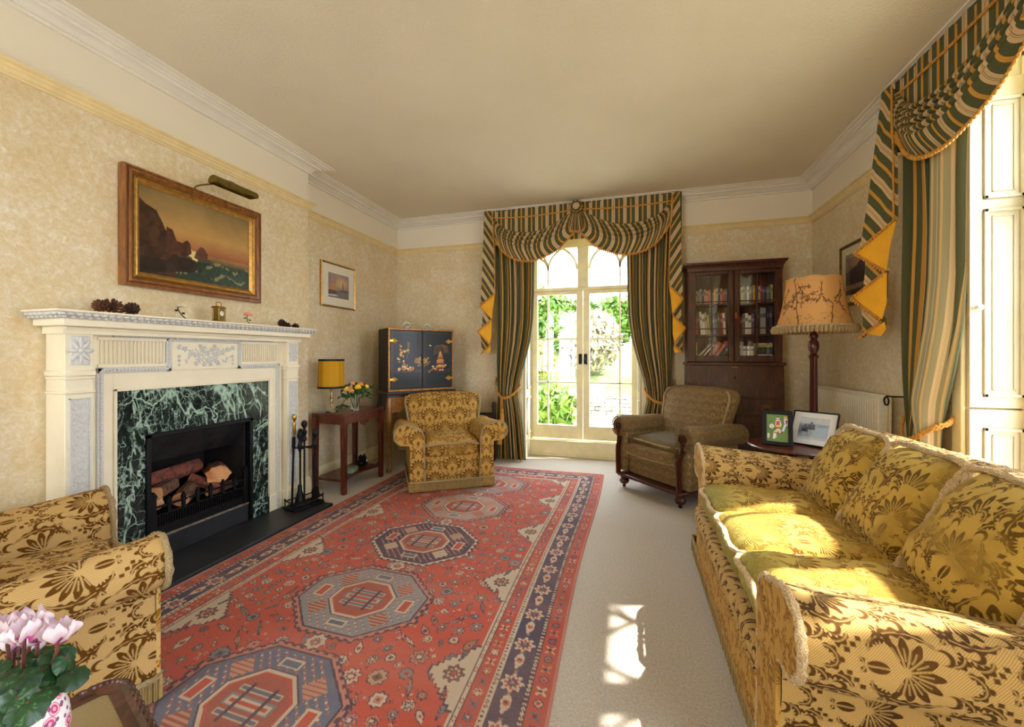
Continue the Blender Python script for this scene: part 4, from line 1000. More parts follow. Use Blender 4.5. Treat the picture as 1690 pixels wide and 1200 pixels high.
def rolled_arm(parent, s, x0, x1, ztop, r, y0, y1, drop, mat, rope, rope_r=.010, panel=None, uoff=0.):
    """s=+1/-1 which side; runs from y0 (front) to y1 (back), top sinking by drop"""
    prof, Lp = resample(arm_profile(x0, x1, .4, r, ztop), 40); ny = 14; zc = ztop-r
    rings = []
    for i in range(ny+1):
        t = i/ny; y = y0+(y1-y0)*t; k = 1-drop*t/ztop
        bul = .012*math.sin(t*7+s)+.006*math.sin(t*17)
        rings.append([(s*(px+(bul*.6 if pz > .3 else 0)), y+(.012 if i == 0 else 0)*0, pz*(k if pz > .25 else 1-(1-k)*pz/.25)) for px, pz in prof])
    g = G(); g.loft(rings, closed=False, cap=False, uvs=([Lp*j/39+uoff for j in range(40)], [y0+(y1-y0)*i/ny for i in range(ny+1)]))
    a = obj('arm', g, MT[mat], parent, sharp=60, solid=False)
    # front panel: domed scroll
    g = G(); ctr = Vector((s*(x0+x1)/2, y0, ztop*.55)); o = prof
    cxr = s*(x1+r*.45)
    R0 = [(s*px, y0, pz) for px, pz in prof]; R1 = [(s*px, y0-.012, pz) for px, pz in prof]
    mid = lambda p, k: ((p[0]-(s*((x0+x1)/2) if p[2] < zc-r*.8 else cxr if abs(p[0]-cxr) < r*1.3 else s*(x0+x1)/2))*k+(s*((x0+x1)/2) if p[2] < zc-r*.8 else cxr if abs(p[0]-cxr) < r*1.3 else s*(x0+x1)/2), p[2])
    g.loft([R0, R1], closed=False, cap=False); bm_poly = [tuple(p) for p in R1]
    g.add(bm_poly, [tuple(range(len(bm_poly)))])
    obj('arm_front', g, MT[panel or mat], a, sharp=60)
    B = prof[-6:]  # back of the arm closed
    g = G(); g.add([tuple(p) for p in rings[-1]], [tuple(range(40))]); obj('arm_back', g, MT[mat], a)
    g = G(); fuzz_tube(g, [(s*(px+(0.004 if 3 < j < 34 else 0)), y0-.004, pz) for j, (px, pz) in enumerate(prof) if pz > .09 and (j < 20 or pz > zc-r*.97)], rope_r); obj('rope_edging', g, MT[rope], a)
    return a
def fringe(parent, path, z0, z1, mat='fringe', step=.006):
    """hanging bullion along a ground path of (x, y, normal x, normal y)"""
    P = [Vector((*p, 0)) for p in path]; pts = []; d = 0
    for a, b in zip(P, P[1:]):
        L = (b-a).length; n = max(2, int(L/step)); t = (b-a)/L; nr = Vector((t.y, -t.x, 0))
        for i in range(n+1): pts.append((a+t*(L*i/n)+nr*(.006+.0025*(-1)**i+random.uniform(-.001, .001)), d+L*i/n))
        d += L
    g = G(); g.sheet([[(p.x, p.y, z1) for p, _ in pts], [(p.x, p.y, (z0+z1)/2) for p, _ in pts], [(p.x, p.y, z0+random.uniform(0, .006)) for p, _ in pts]], [[q for _, q in pts]]*3, [[z1]*len(pts), [(z0+z1)/2]*len(pts), [z0]*len(pts)])
    fr = obj('fringe', g, MT[mat], parent, solid=False)
    g = G(); fuzz_tube(g, [(p.x, p.y, z1) for p, _ in pts[::4]], .009); obj('fringe_heading', g, MT['rope_trim'], fr)
def wob(a, f=9., seed=0.):
    """soft dents and wrinkles of old upholstery"""
    def fn(p):
        x, y, z = p
        k = math.sin(x*f+seed)*math.sin(y*f*1.3+seed*2)+.6*math.sin((x+y)*f*2.1+seed*3)*math.sin((x-y+z)*f*1.7)
        return (x+a*.3*k, y+a*.3*math.sin(z*f*2+seed+x*6), z+a*k)
    return fn
def armchair(label, loc, rz, mats):
    mb, ma, mp, ms = mats
    t = thing('armchair', label, 'armchair', loc, rz)
    g = G(); g.pillow(.255, .335, .16, .03, 10, (0, .01, .175)); g.box(-.365, .365, .26, .37, .02, .42, .02); obj('base', g, MT[mp], t)
    for s in (-1, 1): rolled_arm(t, s, .245, .368, .585, .088, -.365, .34, .045, ma, 'rope_trim', panel=mp, uoff=.1 if s > 0 else .13)
    g = G(); g.pillow(.25, .285, .068, .05, 16, (0, -.065, .352), .035, .0, wob(.006, 11, 1.)); c = obj('seat_cushion', g, MT[ms], t, sharp=70)
    g = G(); y = -.345
    fuzz_tube(g, smooth_path([(-.245, -.20, .395), (-.24, y, .39), (-.1, y-.012, .405), (.02, y-.012, .40), (.14, y-.012, .41), (.24, y, .385), (.245, -.2, .395)]), .010); obj('rope_edging', g, MT['rope_trim'], c)
    # raked back with rolled shoulders
    rings = []; nz = 14
    for i in range(nz+1):
        q = i/nz; z = .30+.485*q; w = .315+.075*q-(.045*max(0, (q-.86)/.14)**2); yo = .175+.135*q; th = .085-.01*q-(.05*max(0, (q-.8)/.2)**2)
        R = []
        for k in range(28):
            a = 2*PI*k/28; cs, sn = math.cos(a), math.sin(a); e = .38
            x = w*math.copysign(abs(cs)**e, cs); yy = th*math.copysign(abs(sn)**.6, sn)
            R.append((x, yo+yy-.03*(1-(x/w)**2)*(sn < 0)+.006*math.sin(x*11+q*9), z+.028*(1-(x/w)**2)*q-.0*yy))
        rings.append(R)
    g = G(); g.loft(rings); b = obj('backrest', g, MT[mb], t, sharp=60)
    for s in (-1, 1):
        g = G(); fuzz_tube(g, smooth_path([(s*(.315+.075*q-.03*max(0, (q-.86)/.14)**2), .175+.135*q-.05, .30+.485*q) for q in (.05, .3, .6, .85, .98)]), .012); obj('rope_edging', g, MT['rope_trim'], b)
    fringe(t, [(-.372, .36), (-.372, -.372), (.372, -.372), (.372, .36)], .006, .088)
    return t
armchair('gold damask velvet armchair with fringed hem facing the room beside the lacquer cabinet', (-1.705, 3.597, .012), rad(33.6), ('chair_velvet', 'arm_velvet', 'chair_velvet', 'chair_velvet_worn'))
armchair('gold damask velvet armchair seen from behind its arm beside the potted cyclamen', (-2.026, .77, .012), rad(160.7), ('near_chair_velvet', 'near_chair_velvet', 'near_panel_velvet', 'near_chair_velvet'))

# ------------------------------------------------------------------ sofa
so = thing('sofa', 'large three seat gold damask velvet sofa with rope edging and fringe', 'sofa', (.845, 1.945, .0), -PI/2)
g = G(); g.pillow(.61, .445, .14, .04, 14, (0, -.045, .155), 0, 0); g.box(-.74, .74, .36, .47, .03, .55, .03); base = obj('base', g, MT['sofa_front_velvet'], so)
g = G(); g.pillow(.60, .10, .04, .035, 14, (0, -.40, .30), .0, 0, wob(.004, 9)); obj('seat_rail', g, MT['sofa_velvet'], base)
g = G(); g.tube([(-.595, -.492, .268), (.595, -.492, .268)], .006, 6); obj('piping', g, MT['sofa_velvet'], base)
rolled_arm(so, -1, .585, .755, .645, .10, -.435, .40, .07, 'sofa_velvet', 'sofa_rope', .0105, 'sofa_front_velvet', .22)
rolled_arm(so, 1, .585, .755, .625, .10, -.475, .40, .08, 'sofa_velvet', 'sofa_rope', .0105, 'sofa_front_velvet', .05)
def soft_back(w, x, tilt, sd):
    g = G(); o = g.pillow(w/2, .085, .225, .075, 18, (0, 0, 0), 0, 0, None)
    def fn(p):
        X, Y, Z = p; k = (1-(X/(w/2))**2)*(1-(Z/.24)**2)
        Y = Y-.055*max(0, k)**.7*(1 if Y < 0 else -.3)+.010*math.sin(X*13+sd)*math.sin(Z*15+sd*2)+.008*math.sin(Z*34+X*9+sd)*(Y < 0)
        return (X*(1+.03*math.sin(Z*9+sd)), Y, Z+.012*math.sin(X*8+sd))
    g.xf(o, fn=fn); M = Matrix.Translation((x, .185, .60)) @ Matrix.Rotation(rad(-tilt), 4, 'X'); g.xf(o, M)
    c = obj('back_cushion', g, MT['sofa_back_velvet'], so, sharp=70)
    g = G(); pts = [(sx*w*.515, -.062, sz*.222) for sx, sz in ((1, -1), (1.0, 0), (.98, .95), (0, 1.03), (-.98, .95), (-1.0, 0), (-1, -1))]
    fuzz_tube(g, [tuple(M @ Vector(p)) for p in smooth_path(pts)], .0125); obj('rope_edging', g, MT['sofa_rope'], c)
for x, w, tl, sd in ((-.385, .395, 27, .3), (.02, .41, 30, 1.7), (.43, .41, 28, 3.1)): soft_back(w, x, tl, sd)
for x, w, z, sd in ((-.385, .405, .0, .5), (.015, .41, .004, 2.1), (.405, .40, .0, 4.)):
    g = G(); g.pillow(w/2, .285, .075, .055, 18, (x, -.175, .392+z), .03, .0, wob(.007, 12, sd)); c = obj('seat_cushion', g, MT['seat_velvet'], so, sharp=70)
    g = G(); ww = w/2-.008
    fuzz_tube(g, smooth_path([(x-ww, .05, .452+z), (x-ww, -.25, .445+z), (x-ww+.01, -.448, .437+z), (x, -.46, .444+z), (x+ww-.01, -.448, .437+z), (x+ww, -.25, .445+z), (x+ww, .05, .452+z)]), .011); obj('rope_edging', g, MT['sofa_rope'], c)
g = G(); rings = []
for i in range(15):
    x = -.76+1.52*i/14; e = .02*(1-abs(x/.76)**6)
    rings.append([(x, .37+.10*math.cos(a), .68+e+.115*math.sin(a)*(1 if math.sin(a) > 0 else 3.)) for a in np.linspace(0, 2*PI, 20, endpoint=False)])
g.loft(rings); bk = obj('backrest', g, MT['sofa_velvet'], so, sharp=60)
g = G(); fuzz_tube(g, [(-.75, .455, .765), (0, .46, .785), (.75, .455, .765)], .012); obj('rope_edging', g, MT['sofa_rope'], bk)
fringe(so, [(-.765, .46), (-.765, -.478), (.765, -.478), (.765, .46)], .004, .085)

# ------------------------------------------------------------------ the old easy chair with show-wood arms
ec = thing('easy_chair', 'worn olive brown easy chair with carved wooden arm fronts on bun feet', 'armchair', (.371, 3.837, 0), rad(-44.5))
OL = 'olive_plush'
g = G(); g.pillow(.285, .30, .13, .03, 10, (0, .03, .26)); bs = obj('base', g, MT[OL], ec)
g = G(); g.pillow(.262, .05, .05, .045, 10, (0, -.285, .365)); g.xf(0, fn=lambda p: (p[0], p[1]-.012*math.cos(p[0]*5), p[2])); fb = obj('front_border', g, MT[OL], ec)
g = G(); fuzz_tube(g, smooth_path([(-.255, -.315, .325), (0, -.328, .318), (.255, -.315, .325)]), .010); obj('gimp', g, MT['rope_trim'], fb)
g = G(); g.pillow(.262, .27, .052, .04, 14, (0, -.02, .425), .02, 0, wob(.006, 12, 2.)); sc_ = obj('seat_cushion', g, MT['olive_plush_worn'], ec, sharp=70)
g = G(); fuzz_tube(g, smooth_path([(-.255, -.27, .452), (-.1, -.292, .456), (.1, -.29, .446), (.255, -.27, .452)]), .009); obj('gimp', g, MT['rope_trim'], sc_)
for s in (-1, 1):
    g = G(); rings = []
    for i in range(15):
        q = i/14; y = -.325+(.72 if s > 0 else .63)*q; r = .098*(.72 if i == 0 else .92 if i == 1 else 1)*(1-.12*q)
        rings.append([(s*(.352+r*.92*math.cos(a)), y, .548-.02*q+r*math.sin(a)+.004*math.sin(q*11)) for a in np.linspace(0, 2*PI, 24, endpoint=False)])
    g.loft(rings, uvs=None); am = obj('arm', g, MT[OL], ec, sharp=60)
    g = G()     # gathered pleats round the arm front
    for k in range(26):
        a = 2*PI*k/26; c_, q_ = math.cos(a), math.sin(a)
        g.tube([(s*(.352+.050*c_), -.334, .548+.052*q_), (s*(.352+.078*c_), -.330, .548+.082*q_), (s*(.352+.092*c_), -.30, .548+.097*q_)], [.003, .0065, .003], 5)
    obj('pleats', g, MT[OL], am)
    g = G(); g.box(min(s*.27, s*.385), max(s*.27, s*.385), -.30, .33, .14, .50, .02); obj('side_panel', g, MT[OL], ec)
    # carved front: scroll, curved neck and straight post
    g = G(); g.lathe([(0, 0), (.034, 0), (.037, .008), (.034, .018), (.027, .02), (.025, .014), (.017, .014), (.014, .024), (.0, .026)], 28); g.xf(0, fn=lambda p: (s*.345+p[0], -.322-p[2], .548+p[1]))
    fr = obj('arm_front', g, MT['chair_wood'], ec)
    g = G(); pth = smooth_path([(.345, -.318, .515), (.342, -.322, .47), (.33, -.335, .42), (.325, -.352, .38), (.325, -.355, .34), (.325, -.355, .25), (.325, -.352, .13)], 5); wd = np.interp(np.linspace(0, 1, len(pth)), [0, .2, .45, .6, 1], [.02, .012, .012, .012, .012])
    g.loft([[(s*(x-w), y-.012, z), (s*(x+w), y-.012, z), (s*(x+w), y+.022, z), (s*(x-w), y+.022, z)] for (x, y, z), w in zip(pth, wd)])
    g.loft([[(s*(x-w*.55), y-.020, z), (s*(x+w*.55), y-.020, z), (s*(x+w*.55), y-.014, z), (s*(x-w*.55), y-.014, z)] for (x, y, z), w in zip(pth, wd)])
    obj('post', g, MT['chair_wood'], fr)
    for y, nm in ((-.30, 0), (.31, 1)):
        g = G(); g.lathe([(.0, .012), (.012, .012), (.012, .03), (.03, .034), (.043, .05), (.045, .066), (.036, .078), (.030, .084), (.036, .092), (.038, .104)], 18, (s*.30, y, 0)); ft = obj('foot', g, MT['chair_wood'], ec)
        g = G(); g.tube([(s*.30-.008, y, .014), (s*.30+.008, y, .014)], .0135, 12); obj('castor', g, MT['bronze_dark'], ft)
g = G(); g.box(-.345, .345, -.345, .345, .102, .132, .006); g.box(-.355, .355, -.355, -.33, .118, .135, .004); obj('seat_rail', g, MT['chair_wood'], ec)
rings = []; nz = 16
for i in range(nz+1):
    q = i/nz; z = .36+.53*q; w = (.30+.085*q)*(1 if q < .86 else math.sqrt(max(.02, 1-((q-.86)/.155)**2))*.22+.78); yo = .212+.17*q; th = .09*(1 if q < .85 else math.sqrt(max(.02, 1-((q-.85)/.155)**2)))
    R = []
    for k in range(30):
        a = 2*PI*k/30; cs, sn = math.cos(a), math.sin(a); x = w*math.copysign(abs(cs)**.35, cs); y = th*math.copysign(abs(sn)**.6, sn)
        R.append((x, yo+(y if sn < 0 else y*.35)-.025*(1-(x/w)**2)*(sn < 0), z+.03*(1-(x/.32)**2)*q))
    rings.append(R)
g = G(); g.loft(rings); bk = obj('backrest', g, MT[OL], ec, sharp=60)
for s in (-1, 1):
    g = G(); fuzz_tube(g, smooth_path([(s*(.285+.06*q if q < .86 else .337-.06*((q-.86)/.14)**1.4), .212+.17*q-.078, .36+.54*q) for q in (.15, .4, .65, .8, .9, .97)]), .010); obj('gimp', g, MT['rope_trim'], bk)
# ------------------------------------------------------------------ curtains: local x along the wall from the middle of the window, -y into the room
def drape(name, label, loc, rz, s, lead_lining=False):
    """s=-1 the curtain hanging at the left of the window, +1 at the right; tied back to the outer side"""
    t = thing(name, label, 'curtain', loc, rz)
    Z = [2.78, 2.5, 2.2, 1.9, 1.6, 1.35, 1.12, .95, .82, .72, .60, .40, .2, .012]
    XI = [-.50, -.50, -.505, -.508, -.52, -.555, -.615, -.665, -.69, -.70, -.672, -.64, -.62, -.60]   # inner edge
    XO = [-1.0, -.985, -.97, -.955, -.95, -.95, -.95, -.945, -.94, -.935, -.945, -.955, -.957, -.96]
    zs = np.linspace(2.78, .012, 60); nf = 9; nu = 150; P = []; U = []; V = []
    for z in zs:
        a = float(np.interp(-z, [-q for q in Z], XO)); b = float(np.interp(-z, [-q for q in Z], XI)); tie = math.exp(-((z-.73)/.14)**2)
        row = []
        for j in range(nu):
            q = j/(nu-1); w = math.sin(2*PI*nf*q+.5*math.sin(q*9+z*.6)+.3*z); amp = (.024+.008*math.sin(q*23))*(1-.35*tie)
            row.append((-s*(a+(b-a)*(q+.012*math.cos(2*PI*nf*q))), -.088-.0*z+amp*w+.028*tie*math.sin(PI*q)*-1+.012*math.sin(z*3+q*5), z))
        P.append(row); U.append([.86*j/(nu-1)+.03 for j in range(nu)]); V.append([z]*nu)
    g = G(); g.sheet(P, U, V); obj('drape', g, MT['stripe_cloth'], t, sharp=180, solid=False)
    if lead_lining:   # leading edge turned back, showing the pale lining in the light of the window
        P = []; U = []; V = []
        for z in [q for q in zs if q < 2.42]:
            b = float(np.interp(-z, [-q for q in Z], XI)); tie = math.exp(-((z-.73)/.14)**2); row = []
            for j in range(16):
                q = j/15; row.append((-s*(b-.19*(1-.45*tie)*(1-q)+.012), -.128-.03*math.sin(q*PI)-.008*math.sin(q*14)+.05*q*q, z))
            P.append(row); U.append([.32*j/15+.01 for j in range(16)]); V.append([z]*16)
        g = G(); g.sheet(P, U, V); obj('lining', g, MT['stripe_lining'], t, sharp=180, solid=False)
    g = G(); pts = smooth_path([(-s*-.975, -.01, .93), (-s*-.955, -.10, .82), (-s*-.86, -.155, .715), (-s*-.76, -.158, .735), (-s*-.69, -.12, .80), (-s*-.672, -.06, .835), (-s*-.70, -.02, .86)], 8)
    for k in range(2): g.tube([(p[0], p[1]-.004, p[2]+.011*math.cos(i*1.3+PI*k)) for i, p in enumerate(pts)], .0085, 7)
    tb = obj('tieback_cord', g, MT['gold_cord'], t)
    if not lead_lining:
        g = G(); x = -s*-.855; g.tube([(x, -.168, .71), (x, -.17, .60)], .007, 6); g.lathe([(.004, .60), (.016, .59), (.020, .565), (.012, .55), (.02, .54), (.03, .44), (.034, .40), (.0, .402)], 16, (x, -.17, 0), lambda a, z: 1+.07*math.sin(a*12)); g.tube([(x+s*.01, -.168, .71), (x+s*.03, -.165, .40)], .006, 6); g.lathe([(.004, .40), (.016, .39), (.019, .365), (.011, .35), (.02, .34), (.03, .22), (.032, .19), (.0, .192)], 16, (x+s*.03, -.165, 0), lambda a, z: 1+.07*math.sin(a*12))
        obj('tassel', g, MT['gold_cord'], tb)
    return t
def bobbles(g, pts, r=.009, step=.022):
    P = [Vector(p) for p in pts]; acc = 0
    for a, b in zip(P, P[1:]):
        L = (b-a).length; q = step-acc
        while q < L:
            p = a.lerp(b, q/L); g.ball((p.x, p.y-.004, p.z-.010), (r, r, r*1.25), 7, 5); q += step
        acc = L-(q-step)
    g.tube(pts, .006, 6)
def pelmet(label, loc, rz, up=0.):
    t = thing('pelmet', label, 'pelmet', loc, rz); st = MT['stripe_cloth']; FLR = .03 if up == 0 else .10; x1 = 1.045; ztop = 2.845
    g = G(); n = 140; xs = [-x1+2*x1*j/(n-1) for j in range(n)]
    g.sheet([[(x, -.132+.003*math.sin(x*60), z) for x in xs] for z in (ztop, 2.45)], [[x+2. for x in xs]]*2, [[ztop]*n, [2.45]*n])
    for s in (-1, 1): g.sheet([[(s*x1, y, z) for y in (-.132, -.02)] for z in (ztop, 2.45)], [[0, .11]]*2, [[ztop]*2, [2.45]*2])
    obj('valance', g, st, t, sharp=180, solid=False)
    g = G(); g.box(-x1, x1, -.13, -.002, ztop-.012, ztop); obj('board', g, MT['oak_dark'], t)
    for s in (-1, 1):
        # swag: from the outer corner to the rosette; u=0 outer
        TX = [.955, .85, .75, .57, .38, .205, .045]; TZ = [2.775, 2.655, 2.600, 2.565, 2.585, 2.66, 2.755]
        HX = [.935, .825, .70, .555, .41, .205, .05]; HZ = [2.53, 2.365, 2.275, 2.24, 2.255, 2.345, 2.505]
        tp = smooth_path([(a, 0, b) for a, b in zip(TX, TZ)], 12); hm = smooth_path([(a, 0, b) for a, b in zip(HX, HZ)], 12); m = len(tp)
        nv = 70; P = []; U = []; V = []
        for i in range(nv):
            q = i/(nv-1); row = []
            for j in range(m):
                c = math.sin(PI*j/(m-1)); fold = max(0, 1-q/.62)
                x = tp[j][0]+(hm[j][0]-tp[j][0])*q; z = tp[j][2]+(hm[j][2]-tp[j][2])*q
                y = -.150-.028*c-.035*math.sin(PI*min(1, q*1.05))*(.35+.65*c)+.040*(1-abs(math.sin(PI*4*min(q, .56)/.56+.25*math.sin(j*.07))))**1.6*min(1, max(0, (.60-q)/.10))*(.35+.65*c)
                row.append((s*x, y, z))
            P.append(row); U.append([1.12*j/(m-1)+.08*math.sin(q*3) for j in range(m)]); V.append([q*.4]*m)
        g = G(); g.sheet(P, U, V); sw_ = obj('swag', g, st, t, sharp=180, solid=False)
        g = G(); bobbles(g, [(p[0], p[1]-.004, p[2]) for p in P[-1]]); obj('bobble_fringe', g, MT['gold_cord'], sw_)
        # tail: cascading pleats with yellow lining
        def flap(name, poly, y0, y1, mat, dia, par):
            if s > 0 and up == 0: poly = [(-.925+(a+.925)*.78, b) for a, b in poly]
            poly = [(a, b+up*min(1., max(0., (2.6-b)/.7))) for a, b in poly]
            """a folded layer of the tail, with its own slight curve and thickness"""
            g = G(); c = [sum(p[k] for p in poly)/len(poly) for k in (0, 1)]
            Y = lambda p: y0-(.02+FLR*min(1., max(0., (2.84-p[1])/1.0)))*(((-p[0])-.92)/.17)
            F = [(s*-p[0], Y(p), p[1]) for p in poly]; B = [(s*-p[0], Y(p)+.006, p[1]) for p in poly]
            o = len(g.v); g.loft([F, B], cap=True)
            k = math.cos(rad(dia)); q = math.sin(rad(dia)); g.uv = []
            for f in g.f:
                g.uv.append([((abs(g.v[i][0])*k+g.v[i][2]*q), g.v[i][2]) for i in f])
            return obj(name, g, MT[mat], par, sharp=60)
        Q1 = [(-1.055, 2.84), (-.955, 2.84), (-.93, 2.3), (-.925, 1.90), (-1.0, 1.82), (-1.09, 1.755), (-1.075, 2.1), (-1.068, 2.4)]
        tl = flap('tail', Q1, -.148, -.128, 'stripe_cloth', -32, t)
        flap('tail_lining', [(-.925, 1.895), (-1.088, 1.752), (-.962, 1.608), (-.95, 1.74)], -.160, -.140, 'yellow_lining', 0, tl)
        flap('tail_fold', [(-1.066, 1.74), (-.965, 1.62), (-.975, 1.585), (-1.112, 1.475), (-1.09, 1.40), (-1.07, 1.6)], -.140, -.118, 'stripe_cloth', -32, tl)
        flap('tail_lining', [(-.968, 1.60), (-1.112, 1.47), (-.988, 1.318), (-.968, 1.42)], -.152, -.132, 'yellow_lining', 0, tl)
        flap('tail_fold', [(-1.094, 1.43), (-.99, 1.325), (-.985, 1.285), (-1.088, 1.21), (-1.085, 1.3)], -.132, -.112, 'stripe_cloth', -32, tl)
        flap('tail_lining', [(-.985, 1.30), (-1.06, 1.235), (-1.0, 1.215), (-.98, 1.255)], -.142, -.124, 'yellow_lining', 0, tl)
        g = G()
        nx_ = lambda x: -.925+(x+.925)*.78 if s > 0 and up == 0 else x
        e = lambda pts: [(s*-nx_(x), y-.166-(.02+FLR*min(1., max(0., 2.84-z)))*((-x)-.92)/.17, z+up*min(1., max(0., (2.6-z)/.7))) for x, z, y in pts]
        bobbles(g, e([(-.925, 1.9, 0.0), (-1.09, 1.757, -.004), (-.962, 1.606, 0.004)]), .007, .019); bobbles(g, e([(-.966, 1.602, .006), (-1.114, 1.47, .004), (-.988, 1.316, .012)]), .007, .019); bobbles(g, e([(-.985, 1.305, .014), (-1.088, 1.212, .014)]), .007, .019)
        g.tube(e([(-.958, 2.82, .008), (-.932, 2.3, .004), (-.925, 1.9, .0)]), .005, 6); obj('bobble_fringe', g, MT['gold_cord'], tl)
    # centre jabot and rosette
    P = []; U = []; V = []
    for i in range(10):
        q = i/9; hw = .035+.045*q; P.append([(-hw+2*hw*j/40, -.185+.016*math.sin(j/40*2*PI*4)*q, 2.74-.22*q+.015*q*abs(j-20)/20) for j in range(41)]); U.append([.36*j/40 for j in range(41)]); V.append([q]*41)
    g = G(); g.sheet(P, U, V); jb = obj('jabot', g, st, t, sharp=180, solid=False)
    g = G(); bobbles(g, P[-1], .008, .016); obj('bobble_fringe', g, MT['gold_cord'], jb)
    g = G()
    for k in range(9):
        a = 2*PI*k/9; o = len(g.v); g.ball((0, 0, 0), (.034, .034, .020), 10, 7); c, q = math.cos(a), math.sin(a)
        f0 = len(g.f)-1; g.xf(o, fn=lambda p: ((p[0]+.042)*c-p[2]*q, -.205+p[1], 2.775+(p[0]+.042)*q+p[2]*c))
    g.ball((0, -.225, 2.775), (.024, .028, .024), 10, 8); g.uv = [[(math.hypot(g.v[i][0], g.v[i][2]-2.775)*1.5+.02*math.sin(g.v[i][1]*60), g.v[i][2]) for i in f] for f in g.f]; obj('rosette', g, st, t)
    g = G()
    for s in (-1, 1):
        g.tube([(s*(.97-.92*i/20), -.140, 2.76-.02*math.sin(PI*i/20)+.006*i/20) for i in range(21)], .0075, 7)
        g.tube([(s*.962, -.16, 2.79), (s*.945, -.168, 2.53)], .006, 6)
    obj('cord', g, MT['gold_cord'], t)
    return t
pelmet('green and cream striped pelmet with swags and tails over the far garden doors', (W1X-.015, YB, 0), 0)
pelmet('green and cream striped pelmet with swags over the shuttered window behind the sofa', (XR, W2Y, 0), -PI/2, .10)
drape('curtain', 'striped curtain hanging beside the garden doors nearest the lacquer cabinet', (W1X, YB, 0), 0, -1)
drape('curtain', 'striped curtain hanging beside the garden doors nearest the bookcase', (W1X, YB, 0), 0, 1)
drape('curtain', 'striped curtain with pale leading edge behind the sofa beside the white shutter', (XR, W2Y, 0), -PI/2, -1, True)

# ------------------------------------------------------------------ rug
RW, RL, RX0, RY1 = 1.99, 3.43, -2.25, 4.13
R = Ras(RW, RL, .0048, (206, 78, 58)); NV, RD, CRM, BLU, BRN, PNK, TEA = (30, 44, 74), (200, 74, 56), (216, 200, 170), (74, 108, 128), (118, 78, 56), (204, 132, 112), (120, 138, 138)
X, Y = R.x, R.y; ex = np.minimum(X, RW-X); ey = np.minimum(Y, RL-Y); ed = np.minimum(ex, ey)
bands = [(0, .010, PNK), (.010, .014, NV), (.014, .078, RD), (.078, .082, NV), (.082, .100, CRM), (.100, .104, NV), (.104, .205, NV), (.205, .209, CRM), (.209, .226, CRM), (.226, .230, NV), (.230, .292, RD), (.292, .296, NV), (.296, .308, CRM), (.308, .313, NV), (.313, .322, CRM)]
for a, b, c in bands: R.put((ed >= a) & (ed < b), c)
R.put((ed >= .104) & (ed < .205), (36, 60, 92))
def flower(r, c1, c2, c3):
    def f(U, V, p):
        d = np.hypot(U, V); a = np.arctan2(V, U); p(d < r*(.86+.14*np.cos(8*a)), NV); p(d < r*(.74+.14*np.cos(8*a)), c1); p((d < r*.56) & (np.cos(8*a) > -.2), c2); p(d < r*.34, NV); p(d < r*.24, c3)
    return f
def leafm(l, c1, c2):
    def f(U, V, p):
        k = np.abs(V)-l*.28*np.clip(1-(U/l)**2, 0, 1)*(.75+.25*np.sign(np.sin(U/l*14))); p(k < .004, NV); p(k < 0, c1); p((np.abs(V) < l*.06) & (np.abs(U) < l*.8), c2)
    return f
def botehm(l, c1, c2):
    def f(U, V, p):
        w = l*.42*np.clip(1-((U+l*.1)/l)**2, 0, 1)*(1-.45*U/l); k = np.abs(V-.25*l*np.clip(U/l, 0, 1)**2)-w; p(k < 0, NV); p(k < -.005, c1); p((np.hypot(U+l*.25, V) < l*.24), c2); p((np.hypot(U+l*.25, V) < l*.11), NV)
    return f
def starm(r, c1, c2):
    def f(U, V, p):
        k = np.minimum(np.abs(U)+np.abs(V)-r, np.maximum(np.abs(U), np.abs(V))-r*.72); p(k < 0, NV); p(k < -.005, c1); p(np.abs(U)+np.abs(V) < r*.5, c2); p(np.abs(U)+np.abs(V) < r*.22, NV)
    return f
def smallx(r, c1, c2):
    def f(U, V, p): p((np.abs(np.abs(U)-np.abs(V)) < r*.3) & (np.maximum(abs(U), abs(V)) < r), c1); p(np.maximum(abs(U), abs(V)) < r*.35, c2)
    return f
def border(dist, step, make, jitter=0):
    n = int((RL-2*dist)/step); m = int((RW-2*dist)/step); k = 0
    for side in (0, 1):
        for i in range(n):
            f, r = make(k); R.stamp(dist if side == 0 else RW-dist, dist+(i+.5)*(RL-2*dist)/n, r, f, PI/2); k += 1
        for i in range(m):
            f, r = make(k); R.stamp(dist+(i+.5)*(RW-2*dist)/m, dist if side == 0 else RL-dist, r, f, 0); k += 1
cyc = [CRM, BLU, (196, 160, 100), TEA, CRM, PNK, BLU]
border(.046, .052, lambda k: (smallx(.020, cyc[k % 7], NV) if k % 2 else starm(.021, cyc[(k+2) % 7], RD), .03))
border(.091, .020, lambda k: (starm(.0075, RD if k % 2 else BLU, CRM), .012))
border(.1545, .098, lambda k: (flower(.052, CRM if k % 4 else PNK, RD, BLU) if k % 2 else botehm(.052, CRM, RD), .07))
border(.1545, .0525, lambda k: (smallx(.008, PNK, CRM), .02))
border(.2175, .020, lambda k: (starm(.0075, NV if k % 2 else RD, CRM), .012))
border(.261, .050, lambda k: (flower(.020, cyc[k % 7], RD, CRM) if k % 2 else smallx(.018, cyc[(k+3) % 7], NV), .03))
border(.302, .018, lambda k: (smallx(.005, RD, NV), .01))
